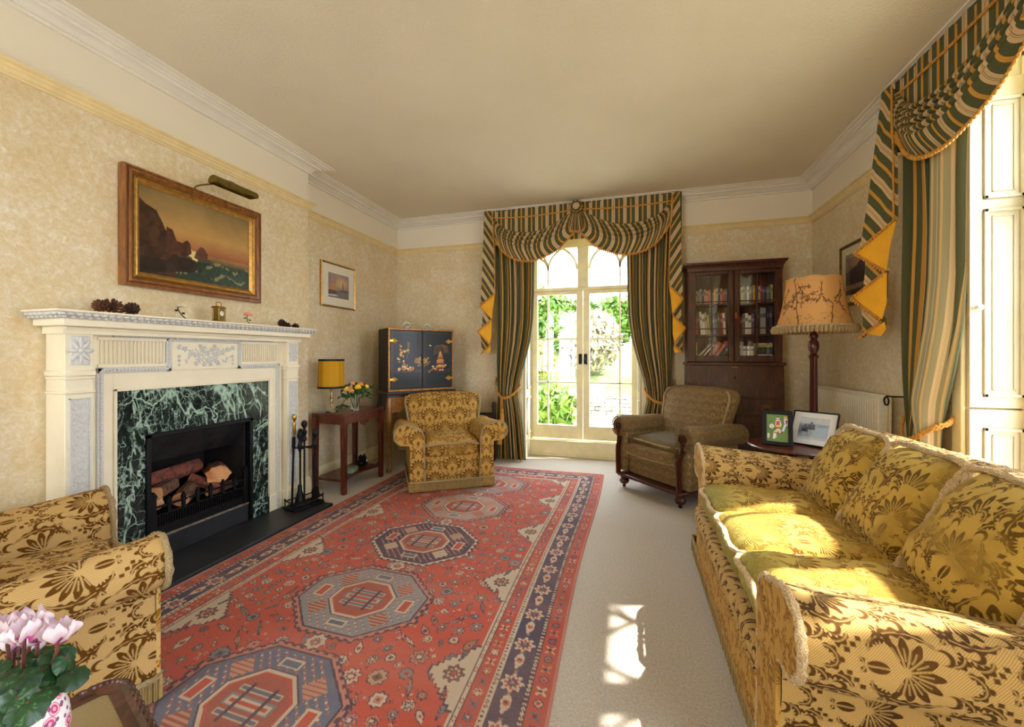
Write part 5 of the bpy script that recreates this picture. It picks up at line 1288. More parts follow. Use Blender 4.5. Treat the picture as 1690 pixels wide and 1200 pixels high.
# field with many small motifs
F0 = .322; placed = []
meds = [(RW/2, RY1-y) for y in (3.56, 2.97, 2.34, 1.71, 1.08)]
def inmed(x, y, pad=0):
    return any(abs(y-my) < .29+pad and abs(x-mx) < (.33+pad)*(1-max(0, abs(y-my)-.10)/.30) for mx, my in meds)
tries = 0
while tries < 16000 and len(placed) < 620:
    tries += 1; x = F0+.03+random.random()*(RW-2*F0-.06); y = F0+.03+random.random()*(RL-2*F0-.06); r = random.choice((.022, .027, .032, .038, .044))
    if inmed(x, y, .02) or any((x-a)**2+(y-b)**2 < (r+c+.004)**2 for a, b, c in placed): continue
    placed.append((x, y, r)); c1 = random.choice((CRM, TEA, PNK, BLU, (190, 160, 130), CRM, TEA, (168, 120, 90))); c2 = random.choice((RD, NV, BLU, BRN, PNK)); q = random.random()
    f = flower(r, c1, c2, CRM) if q < .42 else leafm(r*1.15, c1, c2) if q < .68 else botehm(r*1.05, c1, c2) if q < .8 else starm(r, c1, c2)
    R.stamp(x, y, r*1.5, f, random.uniform(0, 2*PI))
for _ in range(2200):
    x = F0+.01+random.random()*(RW-2*F0-.02); y = F0+.01+random.random()*(RL-2*F0-.02)
    if not inmed(x, y) and all((x-a)**2+(y-b)**2 > (c+.006)**2 for a, b, c in placed): R.stamp(x, y, .012, smallx(random.choice((.006, .008)), random.choice((CRM, NV, TEA, BRN)), random.choice((CRM, NV))), random.random()*2)
# stepped cream spandrels along the long sides
for my in [RL-F0-.0]+[(meds[i][1]+meds[i+1][1])/2 for i in range(4)]+[F0]:
    for s in (0, 1):
        for k, (d, c) in enumerate(((.155, NV), (.147, CRM))):
            for st in range(8):
                w = d*(1-st/8); h = d*(st+1)/8*1.15
                xx = F0+w if s == 0 else RW-F0-w
                R.put(((X < xx) & (X > F0-.001) if s == 0 else (X > xx) & (X < RW-F0+.001)) & (np.abs(Y-my) < h*.9) & (ey > F0), c) if st == 0 or True else None
        R.stamp(F0+.055 if s == 0 else RW-F0-.055, my, .07, flower(.045, BRN, CRM, RD)); R.stamp(F0+.05 if s == 0 else RW-F0-.05, my+.09, .03, leafm(.025, RD, NV), 1.2); R.stamp(F0+.05 if s == 0 else RW-F0-.05, my-.09, .03, leafm(.025, BLU, NV), -1.2)
# medallions on the axis
hexd = lambda U, V, a, b: np.maximum(np.abs(V)/b-1, (np.abs(U)/a+np.maximum(0, np.abs(V)-.35*b)/b*.9)-1)
for i, (mx, my) in enumerate(meds):
    ground = ((150, 140, 138), (176, 156, 146), (38, 50, 80), (138, 150, 152), (74, 108, 132))[i]
    if i < 4: R.put((np.abs(X-mx) < .006) & (np.abs(Y-(my+meds[i+1][1])/2) < .20), NV)
    def med(U, V, p, ground=ground, i=i):
        tooth = .022*np.sign(np.sin(np.arctan2(V, U)*44)); e = hexd(U, V, .335, .275)
        p(e+tooth*.5 < .03, NV); p(hexd(U, V, .335, .275)+tooth < -.02, PNK if i != 2 else CRM); p(hexd(U, V, .315, .255) < 0, NV); p(hexd(U, V, .305, .246) < 0, ground)
        # small scatter on the medallion ground
        p((np.sin(U*150)*np.sin(V*150) > .62) & (hexd(U, V, .29, .235) < 0), (186, 100, 84)); p((np.sin(U*150+2)*np.sin(V*150+1.5) > .80) & (hexd(U, V, .29, .235) < 0), CRM)
        for sx in (-1, 1):
            for sy in (-1, 1):
                d = np.abs(U-sx*.17)+np.abs(V-sy*.12); p(d < .055, (206, 150, 122) if i != 2 else CRM); p((d < .055) & (np.sin(V*330) > .2), (150, 74, 60))
            p((np.abs(U-sx*.235) < .03) & (np.abs(V) < .05), CRM); p((np.abs(U-sx*.235) < .02) & (np.abs(V) < .04), RD)
        for sy in (-1, 1): p((np.abs(V-sy*.19) < .022) & (np.abs(U) < .05), CRM); p((np.abs(V-sy*.19) < .014) & (np.abs(U) < .04), BLU)
        p(hexd(U, V, .165, .15) < 0, NV); p(hexd(U, V, .158, .143) < 0, CRM); p(hexd(U, V, .145, .13) < 0, RD if i != 2 else (198, 120, 96)); p(hexd(U, V, .132, .118) < 0, (170, 82, 66))
        p((np.abs(np.abs(V)-.05) < .012) & (np.abs(U) < .09), CRM); p((np.abs(np.abs(V)-.05) < .007) & (np.abs(U) < .085), BLU); p((np.abs(V) < .024) & (np.abs(U) < .10), TEA); p((np.abs(V) < .016) & (np.abs(U) < .09), CRM); p((np.abs(V) < .008) & (np.abs(U) < .08), RD)
        p((np.abs(np.abs(U)-.05) < .006) & (np.abs(V) < .08), NV)
    R.stamp(mx, my, .40, med)
for a, b in zip(meds, meds[1:]):
    R.stamp(a[0], (a[1]+b[1])/2, .08, starm(.052, CRM, RD)); R.stamp(a[0], (a[1]+b[1])/2, .05, flower(.024, PNK, BLU, CRM))
tone = .84+.32*fbm(np.broadcast_to(X, R.a.shape[:2]), np.broadcast_to(Y, R.a.shape[:2]), 3., 4, 2); R.a *= tone[..., None]
def rug_xyz(X, Y):
    e = np.minimum(np.minimum(X, RW-X), np.minimum(Y, RL-Y)); z = np.where(e < .002, .0005, .009)+.0015*np.sin(Y*5+X*3)*np.sin(X*4)*(e > .02)
    return RX0+X+.012*np.sin(Y*2.2+.5)*(.2+X/RW), RY1-Y+.008*np.sin(X*4), z
tag(R.obj('rug', MT['rug_wool'], None, rug_xyz), 'long red and navy Persian rug with a chain of medallions on the carpet', 'rug')
# ------------------------------------------------------------------ side table in the alcove with lamp and roses
ct = thing('side_table', 'mahogany side table with lower shelf in the alcove beside the fireplace', 'table', (-2.50, 3.205, 0))
MH = MT['mahogany']
g = G(); g.box(-.175, .17, -.295, .29, .668, .69, .004); obj('tabletop', g, MH, ct)
g = G(); g.box(-.155, .15, -.275, .27, .598, .668, .003); g.box(.146, .156, -.06, .06, .572, .64, .004); g.prism([(-.05, .572), (0, .556), (.05, .572)], .147, .154, 'x'); obj('apron', g, MH, ct)
for x, y in ((-.152, -.27), (.145, -.27), (.145, .265), (-.152, .265)):
    g = G(); g.loft([[(x-w, y-w, z), (x+w, y-w, z), (x+w, y+w, z), (x-w, y+w, z)] for w, z in ((.018, .002), (.019, .3), (.022, .6), (.022, .667))]); obj('leg', g, MH, ct)
g = G(); pts = [(-.15, -.268), (.143, -.268)]+[(.143-.05*math.sin(PI*i/10), -.268+.53*i/10) for i in range(1, 10)]+[(.143, .263), (-.15, .263)]; g.prism(pts, .105, .125, 'z'); obj('shelf', g, MH, ct)
t = thing('trinket_box', 'small pale green box on the lower shelf of the side table', 'box', (-2.46, 3.16, .1255), .2)
g = G(); g.box(-.04, .04, -.06, .06, 0, .030, .003); obj('body', g, MT['box_green'], t); g = G(); g.box(-.042, .042, -.062, .062, .030, .042, .004); obj('lid', g, MT['box_green'], t)
t = thing('dark_ornament', 'small black lumpy ornament on the lower shelf of the side table', 'ornament', (-2.49, 3.36, .1255), .4)
g = G(); g.ball((0, 0, .035), (.045, .06, .035), 12, 8); g.ball((0, -.02, .075), (.03, .03, .03), 10, 8); g.ball((.01, .045, .065), (.022, .028, .025), 10, 8); g.tube([(0, -.03, .10), (0, -.05, .115), (.01, -.07, .10)], .009, 7)
for k in range(6): g.ball((math.cos(k)*.04, math.sin(k*1.7)*.05, .03+.012*k), (.015, .015, .02), 8, 6)
obj('body', g, MT['bronze_dark'], t); g = G(); g.ball((.048, -.01, .055), (.006, .008, .012), 8, 6); obj('pale_spot', g, MT['white_china'], t)
lp = thing('table_lamp', 'table lamp with pleated yellow shade and glass stem on the side table', 'lamp', (-2.555, 3.02, .6905))
g = G(); g.lathe([(.0, 0), (.05, 0), (.054, .004), (.046, .010), (.036, .014), (.02, .022), (.010, .03), (.014, .04), (.009, .05), (.017, .066), (.017, .074), (.009, .088), (.014, .10), (.018, .115), (.010, .13), (.015, .146), (.008, .165), (.011, .18), (.006, .195), (.0, .196)], 20, mod=lambda a, z: 1+(.10*math.cos(a*9) if z < .016 else 0)); obj('glass_stem', g, MT['clear_glass'], lp)
g = G(); g.tube([(0, 0, .005), (0, 0, .30)], .0035, 6); g.lathe([(.006, .195), (.013, .20), (.013, .235), (.006, .24)], 12); obj('fitting', g, MT['brass'], lp)
def pleat_shade(g, prof, n=150, d=.0022):
    rings = []
    for r, z in prof: rings.append([((r+d*(-1)**k)*math.cos(2*PI*k/n), (r+d*(-1)**k)*math.sin(2*PI*k/n), z) for k in range(n)])
    g.loft(rings, cap=False, uvs=([.7*k/n for k in range(n+1)], [z for _, z in prof]))
g = G(); pleat_shade(g, [(.109, .218), (.1055, .34), (.1015, .466)]); sh = obj('lamp_shade', g, MT['yellow_pleats'], lp, sharp=180, solid=False)
for r, z in ((.1105, .222), (.103, .462)):
    g = G(); g.lathe([(r-.002, z-.009), (r+.003, z-.009), (r+.004, z), (r+.003, z+.009), (r-.002, z+.009)], 60, mod=lambda a, zz: 1+.012*math.cos(a*40))
    obj('braid', g, MT['bronze_dark'], sh)
g = G(); g.tube(smooth_path([(-.02, -.04, .006), (-.05, -.07, .004), (-.06, -.10, .0035), (-.09, -.095, .0035), (-.11, -.05, .0035)]), .0025, 6); obj('flex', g, MT['cable_clear'], lp)
vs_ = thing('glass_vase', 'cut glass tumbler vase holding roses on the side table', 'vase', (-2.415, 3.16, .6905))
g = G(); g.lathe([(.0, .001), (.036, 0), (.038, .006), (.042, .12), (.0395, .12), (.035, .012), (.0, .011)], 28, mod=lambda a, z: 1+.015*math.cos(a*14)); obj('body', g, MT['clear_glass'], vs_)
def rose(label, dx, dy, dz, mat, r=.022):
    t = thing('rose', label, 'flower', (-2.415, 3.16, .6905), 0, 'roses in the glass vase')
    b = (dx*.16, dy*.16, .02); e = (dx, dy, dz)
    g = G(); pts = smooth_path([b, (dx*.35, dy*.35, .115), (dx*.75, dy*.75, dz*.75), e], 4); g.tube(pts, .0022, 6); obj('stem', g, MT['stem_green'], t)
    g = G(); g.ball((e[0], e[1], e[2]+.006), (r*.62, r*.62, r*.85), 10, 8)
    for lv in range(2):
        for k in range(5):
            a = 2*PI*k/5+lv*.6+dx*30; q = r*(.5+.22*lv); g.ball((e[0]+math.cos(a)*q, e[1]+math.sin(a)*q, e[2]+.004-.007*lv), (r*.55, r*.55, r*(.75-.15*lv)), 9, 7)
    obj('bloom', g, MT[mat], t)
    g = G()
    for k in range(6):
        a = 2*PI*k/6+dz*20; h = .35+.09*k; c = pts[min(len(pts)-1, int(len(pts)*h)+3)]; d = Vector((math.cos(a), math.sin(a), .25-.2*(k % 3))); l = .046+.010*(k % 2)
        n_ = d.cross(Vector((0, 0, 1))).normalized(); C = Vector(c); m_ = C+d*l*.55
        g.loft([[tuple(C+d*l*q+n_*w*l), tuple(C+d*l*q+Vector((0, 0, .006-.02*q*q))), tuple(C+d*l*q-n_*w*l), tuple(C+d*l*q+Vector((0, 0, -.002-.02*q*q)))] for q, w in ((.2, .02), (.45, .26), (.75, .34), (1.05, .22), (1.3, .02))])
    obj('leaves', g, MT['rose_leaf'], t, sharp=60)
rose('yellow rose at the left of the bunch in the glass vase', -.045, -.062, .20, 'yellow_petal')
rose('coral rose low at the left of the bunch in the glass vase', -.005, -.05, .185, 'coral_petal')
rose('coral rose at the top of the bunch in the glass vase', -.03, .005, .245, 'coral_petal', .019)
rose('large yellow rose at the front centre of the bunch in the vase', .035, -.005, .215, 'yellow_petal', .025)
rose('coral rose right of centre in the glass vase', .02, .055, .235, 'coral_petal')
rose('yellow rose at the right end of the bunch in the glass vase', .045, .10, .21, 'yellow_petal')
for k, (x, y, z) in enumerate(((-.075, -.075, .06), (.06, .11, .15), (-.07, -.085, .165), (.0, .05, .245), (.03, .10, .24), (-.07, -.10, .055))):
    t = thing('rose_leaf_spray', ('low leaf spray drooping beside the foot of the glass vase', 'leaf spray hanging at the cabinet side of the vase', 'dark leaf spray reaching towards the yellow lamp', 'upright leaf spray above the coral roses', 'leaf spray above the yellow rose nearest the cabinet', 'lowest drooping leaf spray left of the vase')[k], 'leaves', (-2.415, 3.16, .6905))
    g = G(); P = smooth_path([(x*.15, y*.15, .03), (x*.4, y*.4, .125), (x*.8, y*.8, max(z, .1)*.95), (x, y, z)], 4); g.tube(P, .002, 5); obj('stem', g, MT['stem_green'], t)
    g = G()
    for j in range(4):
        a = j*2.2+k; C = Vector((x, y, z))*(.8+.06*j) if z > .1 else Vector((x, y, z)); d = Vector((math.cos(a), math.sin(a), -.2)); n_ = d.cross(Vector((0, 0, 1))).normalized(); l = .048
        g.loft([[tuple(C+d*l*q+n_*w*l), tuple(C+d*l*q+Vector((0, 0, .006-.012*q*q))), tuple(C+d*l*q-n_*w*l), tuple(C+d*l*q+Vector((0, 0, -.002-.012*q*q)))] for q, w in ((.0, .02), (.3, .28), (.6, .34), (.9, .22), (1.2, .02))])
    obj('leaves', g, MT['rose_leaf'], t, sharp=60)

# ------------------------------------------------------------------ lacquer cabinet across the corner; local x along the front, -y to the room
cb = thing('lacquer_cabinet', 'black lacquer cabinet with gilt chinoiserie doors on a carved walnut stand', 'cabinet', (-2.133, 3.892, 0), math.atan2(.558, .465))
WB, BK = MT['walnut_burl'], MT['oak_dark']
g = G(); g.box(-.363, .363, .0, .35, .822, 1.475, .003); obj('carcase', g, MT['black_lacquer_frame'], cb)
g = G()
for q in ((-.365, .365, 1.457, 1.477), (-.365, .365, .82, .842), (-.365, -.345, .842, 1.457), (.345, .365, .842, 1.457)): g.box(q[0], q[1], -.007, .004, q[2], q[3], .002)
obj('gilt_edging', g, MT['gilt_line'], cb)
def lacquer(r, left):
    X, Y = np.broadcast_arrays(r.x, r.y); r.a[:] = np.array(lin((24, 30, 32)))*(.8+.5*fbm(X, Y, 8, 3, 3))[..., None]
    w, h = r.w, r.h
    for d, c in ((.022, (92, 62, 30)), (.028, (60, 42, 24))): r.line([(d, d), (w-d, d), (w-d, h-d), (d, h-d), (d, d)], .0013, c)
    G1, G2, RD_, CR = (200, 148, 62), (150, 104, 42), (150, 58, 44), (232, 196, 140)
    def blob(x, y, rx, ry, c, al=1.): r.stamp(x, y, max(rx, ry)+.004, lambda U, V, p: p((U/rx)**2+(V/ry)**2 < 1, c, al))
    rr = random.Random(5 if left else 9)
    for i in range(90): blob(w*rr.uniform(.12, .95), h*rr.gauss(.30, .012), rr.uniform(.004, .014), .0028, rr.choice(((96, 66, 36), (70, 50, 30))), .8)
    if left:
        for i in range(40): a = rr.random(); x = w*(.36+.14*math.sin(a*9)*(1-a)); y = h*(.34+.34*a); blob(x+rr.uniform(-.03, .03), y, rr.uniform(.006, .014), rr.uniform(.006, .014), rr.choice((G1, G2, RD_, CR, G1)))
        for k in range(3): blob(w*(.34+.1*k), h*(.62+.02*k), .016, .014, G1); blob(w*(.34+.1*k), h*(.62+.02*k), .006, .006, CR)
        blob(w*.30, h*.74, .013, .014, RD_); blob(w*.33, h*.725, .008, .006, CR)
        for k in range(9): x = w*.56; y = h*(.60+.022*k); r.line([(x, y), (x-.012+.003*(k % 2), y+.016)], .0016, G2); r.line([(x, y), (x+.014, y+.014)], .0016, G2)
        r.line([(w*.5, h*.5), (w*.56, h*.66), (w*.55, h*.82)], .0018, G2)
        for i in range(16): blob(w*rr.uniform(.24, .82), h*rr.uniform(.315, .37), .011, .009, rr.choice((G1, RD_, CR)))
        r.line([(w*.36, h*.40), (w*.52, h*.34)], .004, CR)
    else:
        cx = w*.60
        for k, (ww, y) in enumerate(((.06, .36), (.055, .42), (.048, .47), (.038, .52), (.026, .56), (.014, .60))): r.poly([(cx-ww, h*y), (cx+ww, h*y), (cx+ww*.6, h*(y+.04)), (cx-ww*.6, h*(y+.04))], (G1, RD_, G1, (190, 96, 46), G1, CR)[k])
        r.line([(cx-.04, h*.455), (cx+.03, h*.455)], .003, CR)
        for k in range(8): x = cx+.02-.012*k; r.line([(cx+.01, h*.76), (x, h*.74), (x-.014, h*(.58+.01*(k % 3)))], .002, (120, 84, 34)); r.line([(cx+.02, h*.77), (cx+.03+.008*k, h*.73), (cx+.04+.008*k, h*(.60+.02*(k % 3)))], .002, (130, 92, 38))
        for i in range(14): blob(cx+rr.uniform(-.09, .06), h*rr.uniform(.31, .40), .012, .009, rr.choice((G1, (176, 80, 44), CR)))
        blob(w*.26, h*.745, .009, .007, CR); blob(w*.22, h*.755, .007, .006, G1)
        r.line([(w*.20, h*.27), (w*.32, h*.33)], .006, G2)
    ex_ = w*.985 if left else w*.015
    for i in range(26):
        a = rr.uniform(-1.4, 1.4)+(PI if left else 0); l = rr.uniform(.02, .075); x, y = ex_+math.cos(a)*l, h*.47+math.sin(a)*l*.8; r.line([(ex_+math.cos(a)*l*.3, h*.47+math.sin(a)*l*.3), (x, y)], .0022, rr.choice(((150, 124, 56), (176, 140, 64), (110, 90, 44)))); blob(x, y, .006, .005, G1)
for s in (-1, 1):
    g = G(); g.box(min(s*.003, s*.343), max(s*.003, s*.343), -.004, .010, .844, 1.455, .002); d = obj('door', g, MT['black_lacquer_frame'], cb)
    r = Ras(.336, .606, .0026, (24, 30, 32)); lacquer(r, s < 0)
    r.obj('painted_panel', MT['painted_gloss'], d, lambda X, Y: ((X-.341 if s < 0 else X+.005), -.0052+0*X, Y+.8465))
    for z in (1.345, .945):
        g = G()
        for k in range(8): a = 2*PI*k/8; g.ball((s*.303+math.cos(a)*.017, -.007, z+math.sin(a)*.017), (.009, .003, .009), 8, 5)
        g.ball((s*.303, -.007, z), (.012, .004, .012), 8, 5); g.box(min(s*.31, s*.352), max(s*.31, s*.352), -.0095, -.005, z-.012, z+.012, .002); g.ball((s*.272, -.007, z), (.010, .003, .006), 8, 5)
        obj('hinge', g, MT['brass'], d)
g = G(); g.box(-.012, .002, -.0095, -.004, 1.11, 1.21, .002); obj('lock_plate', g, MT['bronze_dark'], cb)
stn = G(); stn.box(-.385, .385, -.022, .365, .79, .822, .006); stn.box(-.375, .375, -.012, .36, .765, .79, .004); sd = obj('stand', stn, BK, cb)
g = G(); ap = [(-.345, .765), (.345, .765), (.345, .60), (.30, .615), (.25, .61), (.22, .65), (.15, .66), (.09, .64), (.05, .60), (0, .585), (-.05, .60), (-.09, .64), (-.15, .66), (-.22, .65), (-.25, .61), (-.30, .615), (-.345, .60)]
g.prism(ap, -.004, .014, 'y'); g.tube([(x, -.006, z) for x, z in ap[2:]], .007, 6)
for s in (-1, 1):
    for k in range(4): g.ball((s*.02*(k+.3), -.008, .598+.012*k), (.014, .008, .010), 8, 6)
ap_ = obj('apron', g, WB, sd)
g = G()
for s in (-1, 1): g.box(min(s*.34, s*.358), max(s*.34, s*.358), .0, .34, .62, .765)
g.box(-.34, .34, .325, .343, .62, .765); obj('side_rail', g, BK, sd)
for x in (-.345, .345):
    for y in (.012, .335):
        g = G(); sx = 1 if x > 0 else -1; sy = -1 if y < .1 else 1
        pts = [(0, .76, .026), (.006, .68, .030), (.012, .60, .034), (.010, .50, .026), (.0, .36, .019), (-.006, .22, .015), (-.006, .10, .0135), (.0, .05, .016), (.012, .022, .026), (.014, .004, .022)]
        g.loft([[(x+sx*o+w*math.cos(2*PI*k/12), y+sy*o*.7+w*math.sin(2*PI*k/12), z) for k in range(12)] for o, z, w in pts]); obj('cabriole_leg', g, WB if y < .1 else BK, sd)
def basket(label, u, v, rz, s=1.):
    cx, sx = math.cos(math.atan2(.558, .465)), math.sin(math.atan2(.558, .465)); t = thing('porcelain_basket', label, 'ornament', (-2.133+cx*u-sx*v, 3.892+sx*u+cx*v, 1.4775), rz)
    g = G(); g.lathe([(.0, 0), (.022*s, 0), (.020*s, .006), (.036*s, .028*s), (.042*s, .034*s), (.038*s, .034*s), (.03*s, .026*s), (.0, .016*s)], 18); obj('bowl', g, MT['white_china'], t)
    g = G(); g.tube([(.038*s*math.cos(a), 0, .03*s+.042*s*math.sin(a)) for a in np.linspace(0, PI, 14)], .004*s, 7); obj('handle', g, MT['white_china'], t)
    g = G()
    for k in range(9): g.ball((.024*s*math.cos(k*1.1), .024*s*math.sin(k*1.1), .036*s), .008*s, 7, 5)
    obj('fruit', g, MT['green_bits'], t)
basket('white porcelain basket nearest the alcove wall on top of the lacquer cabinet', -.115, .15, .9, 1.05)
basket('smaller white porcelain basket nearest the curtain on top of the lacquer cabinet', .115, .15, .9, .9)

# dark oak box seat standing behind the armchair
ch = thing('oak_box_seat', 'low dark oak box with carved corner posts against the wall behind the armchair', 'chest', (-1.925, 4.27, 0), rad(10))
g = G(); g.box(-.48, .46, -.063, .063, .03, .26, .004); g.box(-.49, .47, -.07, .07, .26, .285, .005); g.box(-.485, .465, -.067, .067, .0, .04, .004); g.box(-.44, .42, -.068, -.06, .145, .15); obj('body', g, MT['oak_dark'], ch)
for x, y in ((-.465, .048), (.445, .048)):
    g = G(); g.box(x-.02, x+.02, y-.02, y+.02, .285, .60, .003); g.prism([(x-.024, .60), (x+.024, .60), (x+.03, .615), (x+.018, .63), (x+.028, .645), (x, .672), (x-.028, .645), (x-.018, .63), (x-.03, .615)], y-.016, y+.016, 'y'); obj('post', g, MT['oak_dark'], ch)
g = G(); g.box(-.445, .425, .04, .056, .46, .54, .003); obj('back_rail', g, MT['oak_dark'], ch)

# ------------------------------------------------------------------ foreground: carved tea table and cyclamen
ax, ay = Vector((.943, -.33)), Vector((-.33, -.943))
tt = thing('tea_table', 'small dark table with carved edge and glass top under the cyclamen pot', 'table', (-.985+.26*.943-.26*.33, .57-.26*.33-.26*.943, 0), math.atan2(-.33, .943))
def rrect(h, r, n=7):
    out = []
    for cx, cy, a0 in ((h-r, h-r, 0), (-h+r, h-r, 90), (-h+r, -h+r, 180), (h-r, -h+r, 270)): out += [(cx+r*math.cos(rad(a0+90*i/n)), cy+r*math.sin(rad(a0+90*i/n))) for i in range(n+1)]
    return out
g = G(); O = rrect(.262, .045, 9); I = rrect(.230, .012, 9)
rg = lambda P, z: [(x, y, z) for x, y in P]
sc = lambda P, k: [(x*k, y*k) for x, y in P]
g.loft([rg(I, .535), rg(I, .5505), rg(sc(O, .94), .5515), rg(sc(O, .97), .558), rg(O, .552), rg(sc(O, .985), .535)], cap=False)
g.loft([rg(I, .534), rg(sc(O, .985), .534)], cap=False)
obj('frame', g, MT['dark_mahogany'], tt, sharp=30)
g = G(); OO = [Vector((x, y, 0)) for x, y in rrect(.258, .045, 9)]; n = len(OO)
for i in range(n):
    a, b = OO[i], OO[(i+1) % n]; L = (b-a).length; k = max(1, round(L/.022))
    for j in range(k): p = a.lerp(b, (j+.5)/k); d = (b-a).normalized(); o = len(g.v); g.ball((0, 0, 0), (.012, .007, .009), 8, 6); g.xf(o, fn=lambda q: (p.x+q[0]*d.x-q[1]*d.y+q[2]*.3, p.y+q[0]*d.y+q[1]*d.x, .552+q[2]+q[0]*.25))
obj('carved_rim', g, MT['dark_mahogany'], tt)
g = G(); g.box(-.231, .231, -.231, .231, .536, .549); obj('embroidered_panel', g, MT['tray_cloth'], tt)
for x in (-.19, .19):
    for y in (-.19, .19): g = G(); g.lathe([(.014, .002), (.012, .05), (.016, .2), (.012, .25), (.018, .30), (.016, .5), (.022, .535)], 12, (x, y, 0)); obj('leg', g, MT['dark_mahogany'], tt)
cyc = thing('potted_cyclamen', 'white and pink cyclamen in a floral china pot on the tea table', 'potted plant', (-.868, .372, .5485))
g = G(); g.lathe([(.0, .001), (.036, 0), (.040, .006), (.043, .03), (.050, .06), (.0535, .085), (.051, .11), (.044, .13), (.046, .140), (.050, .146), (.047, .147), (.041, .132), (.046, .10), (.0, .095)], 32, mod=lambda a, z: 1+.03*math.cos(a*6)*(z > .12)); obj('pot', g, MT['pot_china'], cyc)
g = G(); g.lathe([(.0, .118), (.040, .118), (.040, .122), (.0, .126)], 20); obj('soil', g, MT['soil'], cyc)
rr = random.Random(4)
def at_cam(u, v, q):   # place for a leaf or flower seen there, in the pot's own frame
    a, b = (u-845)/670, (585.6-v)/670; c, s = math.cos(.2837), math.sin(.2837)
    return (q*(a*c-s)+.868, q*(a*s+c)-.372, 1.2+q*b-.5485)
LV = [(20, 1088, .62, .030), (62, 1068, .63, .030), (95, 1075, .60, .034), (115, 1098, .61, .030), (70, 1105, .575, .036), (50, 1128, .555, .030), (10, 1112, .56, .032), (28, 1150, .53, .036), (88, 1112, .585, .026), (104, 1125, .60, .022), (0, 1140, .58, .03), (-20, 1120, .6, .034), (45, 1090, .65, .03), (-30, 1090, .64, .03), (12, 1172, .525, .03), (75, 1088, .66, .028), (30, 1065, .66, .026)]
for u, v, q, r in [(a, b, c_, d*.56) for a, b, c_, d in LV]+[(80, 1122, .57, .018), (56, 1080, .60, .017), (108, 1085, .59, .018), (36, 1115, .55, .019), (-5, 1100, .58, .02), (120, 1110, .58, .017), (66, 1140, .55, .016), (20, 1130, .545, .02), (46, 1160, .53, .02)]:
    P = Vector(at_cam(u, v, q)); g = G(); g.tube(smooth_path([(P.x*.2, P.y*.2, .12), (P.x*.6, P.y*.6, max(.14, P.z*.8)), tuple(P)], 4), .0022, 6)
    st = obj('leaf_stalk', g, MT['stem_maroon'], cyc)
    az = math.atan2(P.y, P.x)+rr.uniform(-.5, .5); tilt = rr.uniform(.1, 1.1); g = G(); pts = []
    for i in range(7):
        ring = []
        for k in range(25):
            a = -PI+2*PI*k/24; rad_ = r*(1-.55*math.exp(-((abs(a)-PI)/.35)**2))*(1+.05*math.cos(a*9))*(1+.18*math.cos(a)) * i/6
            x, y = rad_*math.cos(a)+r*.15, rad_*math.sin(a); z = -.35*(x*x+y*y)/r*.9+.0015*math.cos(a*9)*i/6
            ring.append((x, y, z))
        pts.append(ring)
    M = Matrix.Translation(P) @ Matrix.Rotation(az, 4, 'Z') @ Matrix.Rotation(tilt, 4, 'Y')
    g.loft([[tuple(M @ Vector(p)) for p in R_] for R_ in pts], closed=False, cap=False); obj('leaf', g, MT['cyclamen_leaf'], st, sharp=80, solid=False)
FL = [(12, 1038, .60, .022), (40, 1045, .575, .021), (50, 1028, .60, .024), (62, 1050, .60, .016), (97, 1046, .585, .022), (22, 1062, .62, .016), (-14, 1040, .62, .02), (60, 1062, .62, .014)]
for u, v, q, r in FL:
    P = Vector(at_cam(u, v+8, q)); g = G(); g.tube(smooth_path([(P.x*.15, P.y*.15, .12), (P.x*.5, P.y*.5, .17), (P.x*.9, P.y*.9, P.z-.03), tuple(P)], 4), .0022, 6); st = obj('flower_stalk', g, MT['stem_maroon'], cyc)
    g = G(); a0 = rr.uniform(0, 6)
    for k in range(5):
        a = a0+2*PI*k/5+rr.uniform(-.3, .3); Pp = []; Uu = []; Vv = []
        for i in range(8):
            t_ = i/7; w = r*.60*math.sin(PI*min(1, .14+.74*t_))**.6; sw_ = (.45, .75, .35, .9, .6)[k]; rr_ = r*(.20+sw_*math.sin(t_*2.3)); z = r*(-.1+(1.35-.35*sw_)*t_)
            Pp.append([(P.x+math.cos(a)*rr_-math.sin(a)*w*j/3+.0, P.y+math.sin(a)*rr_+math.cos(a)*w*j/3, P.z+z+.15*r*math.sin(j*1.5+k)) for j in range(-3, 4)]); Uu.append([j/3 for j in range(-3, 4)]); Vv.append([1-t_]*7)
        g.sheet(Pp, Uu, Vv)
    obj('petals', g, MT['cyclamen_petal'], st, sharp=180, solid=False)
# ------------------------------------------------------------------ bureau bookcase; local x along the back wall, -y to the room
BX = .945
bu = thing('bureau_bookcase', 'tall dark mahogany bureau with glazed bookcase top beside the curtain', 'bureau', (BX, YB-.012, 0))
DM = MT['dark_mahogany']
y0 = -.235
up = G()
for q in ((-.405, -.375), (.375, .405)): up.box(q[0], q[1], y0+.02, -.004, 1.13, 2.03)
up.box(-.375, .375, -.02, -.004, 1.13, 2.03); up.box(-.375, .375, y0+.02, -.02, 1.13, 1.165); up.box(-.375, .375, y0+.02, -.02, 2.0, 2.03)
top = obj('bookcase', up, DM, bu)
g = G(); g.loft([[(-.405-o, -.004, z), (-.405-o, y0-o, z), (.405+o, y0-o, z), (.405+o, -.004, z)] for o, z in ((.004, 2.005), (.006, 2.03), (.012, 2.04), (.02, 2.058), (.032, 2.068), (.034, 2.085), (0.028, 2.088))]); obj('cornice', g, DM, top)
SH = [1.165, 1.395, 1.695]
for z in SH[1:]: g = G(); g.box(-.375, .375, y0+.035, -.02, z-.016, z, .002); obj('shelf', g, DM, top)
g = G(); g.box(-.012, .012, y0+.02, -.02, 1.165, 2.0); obj('divider', g, DM, top)
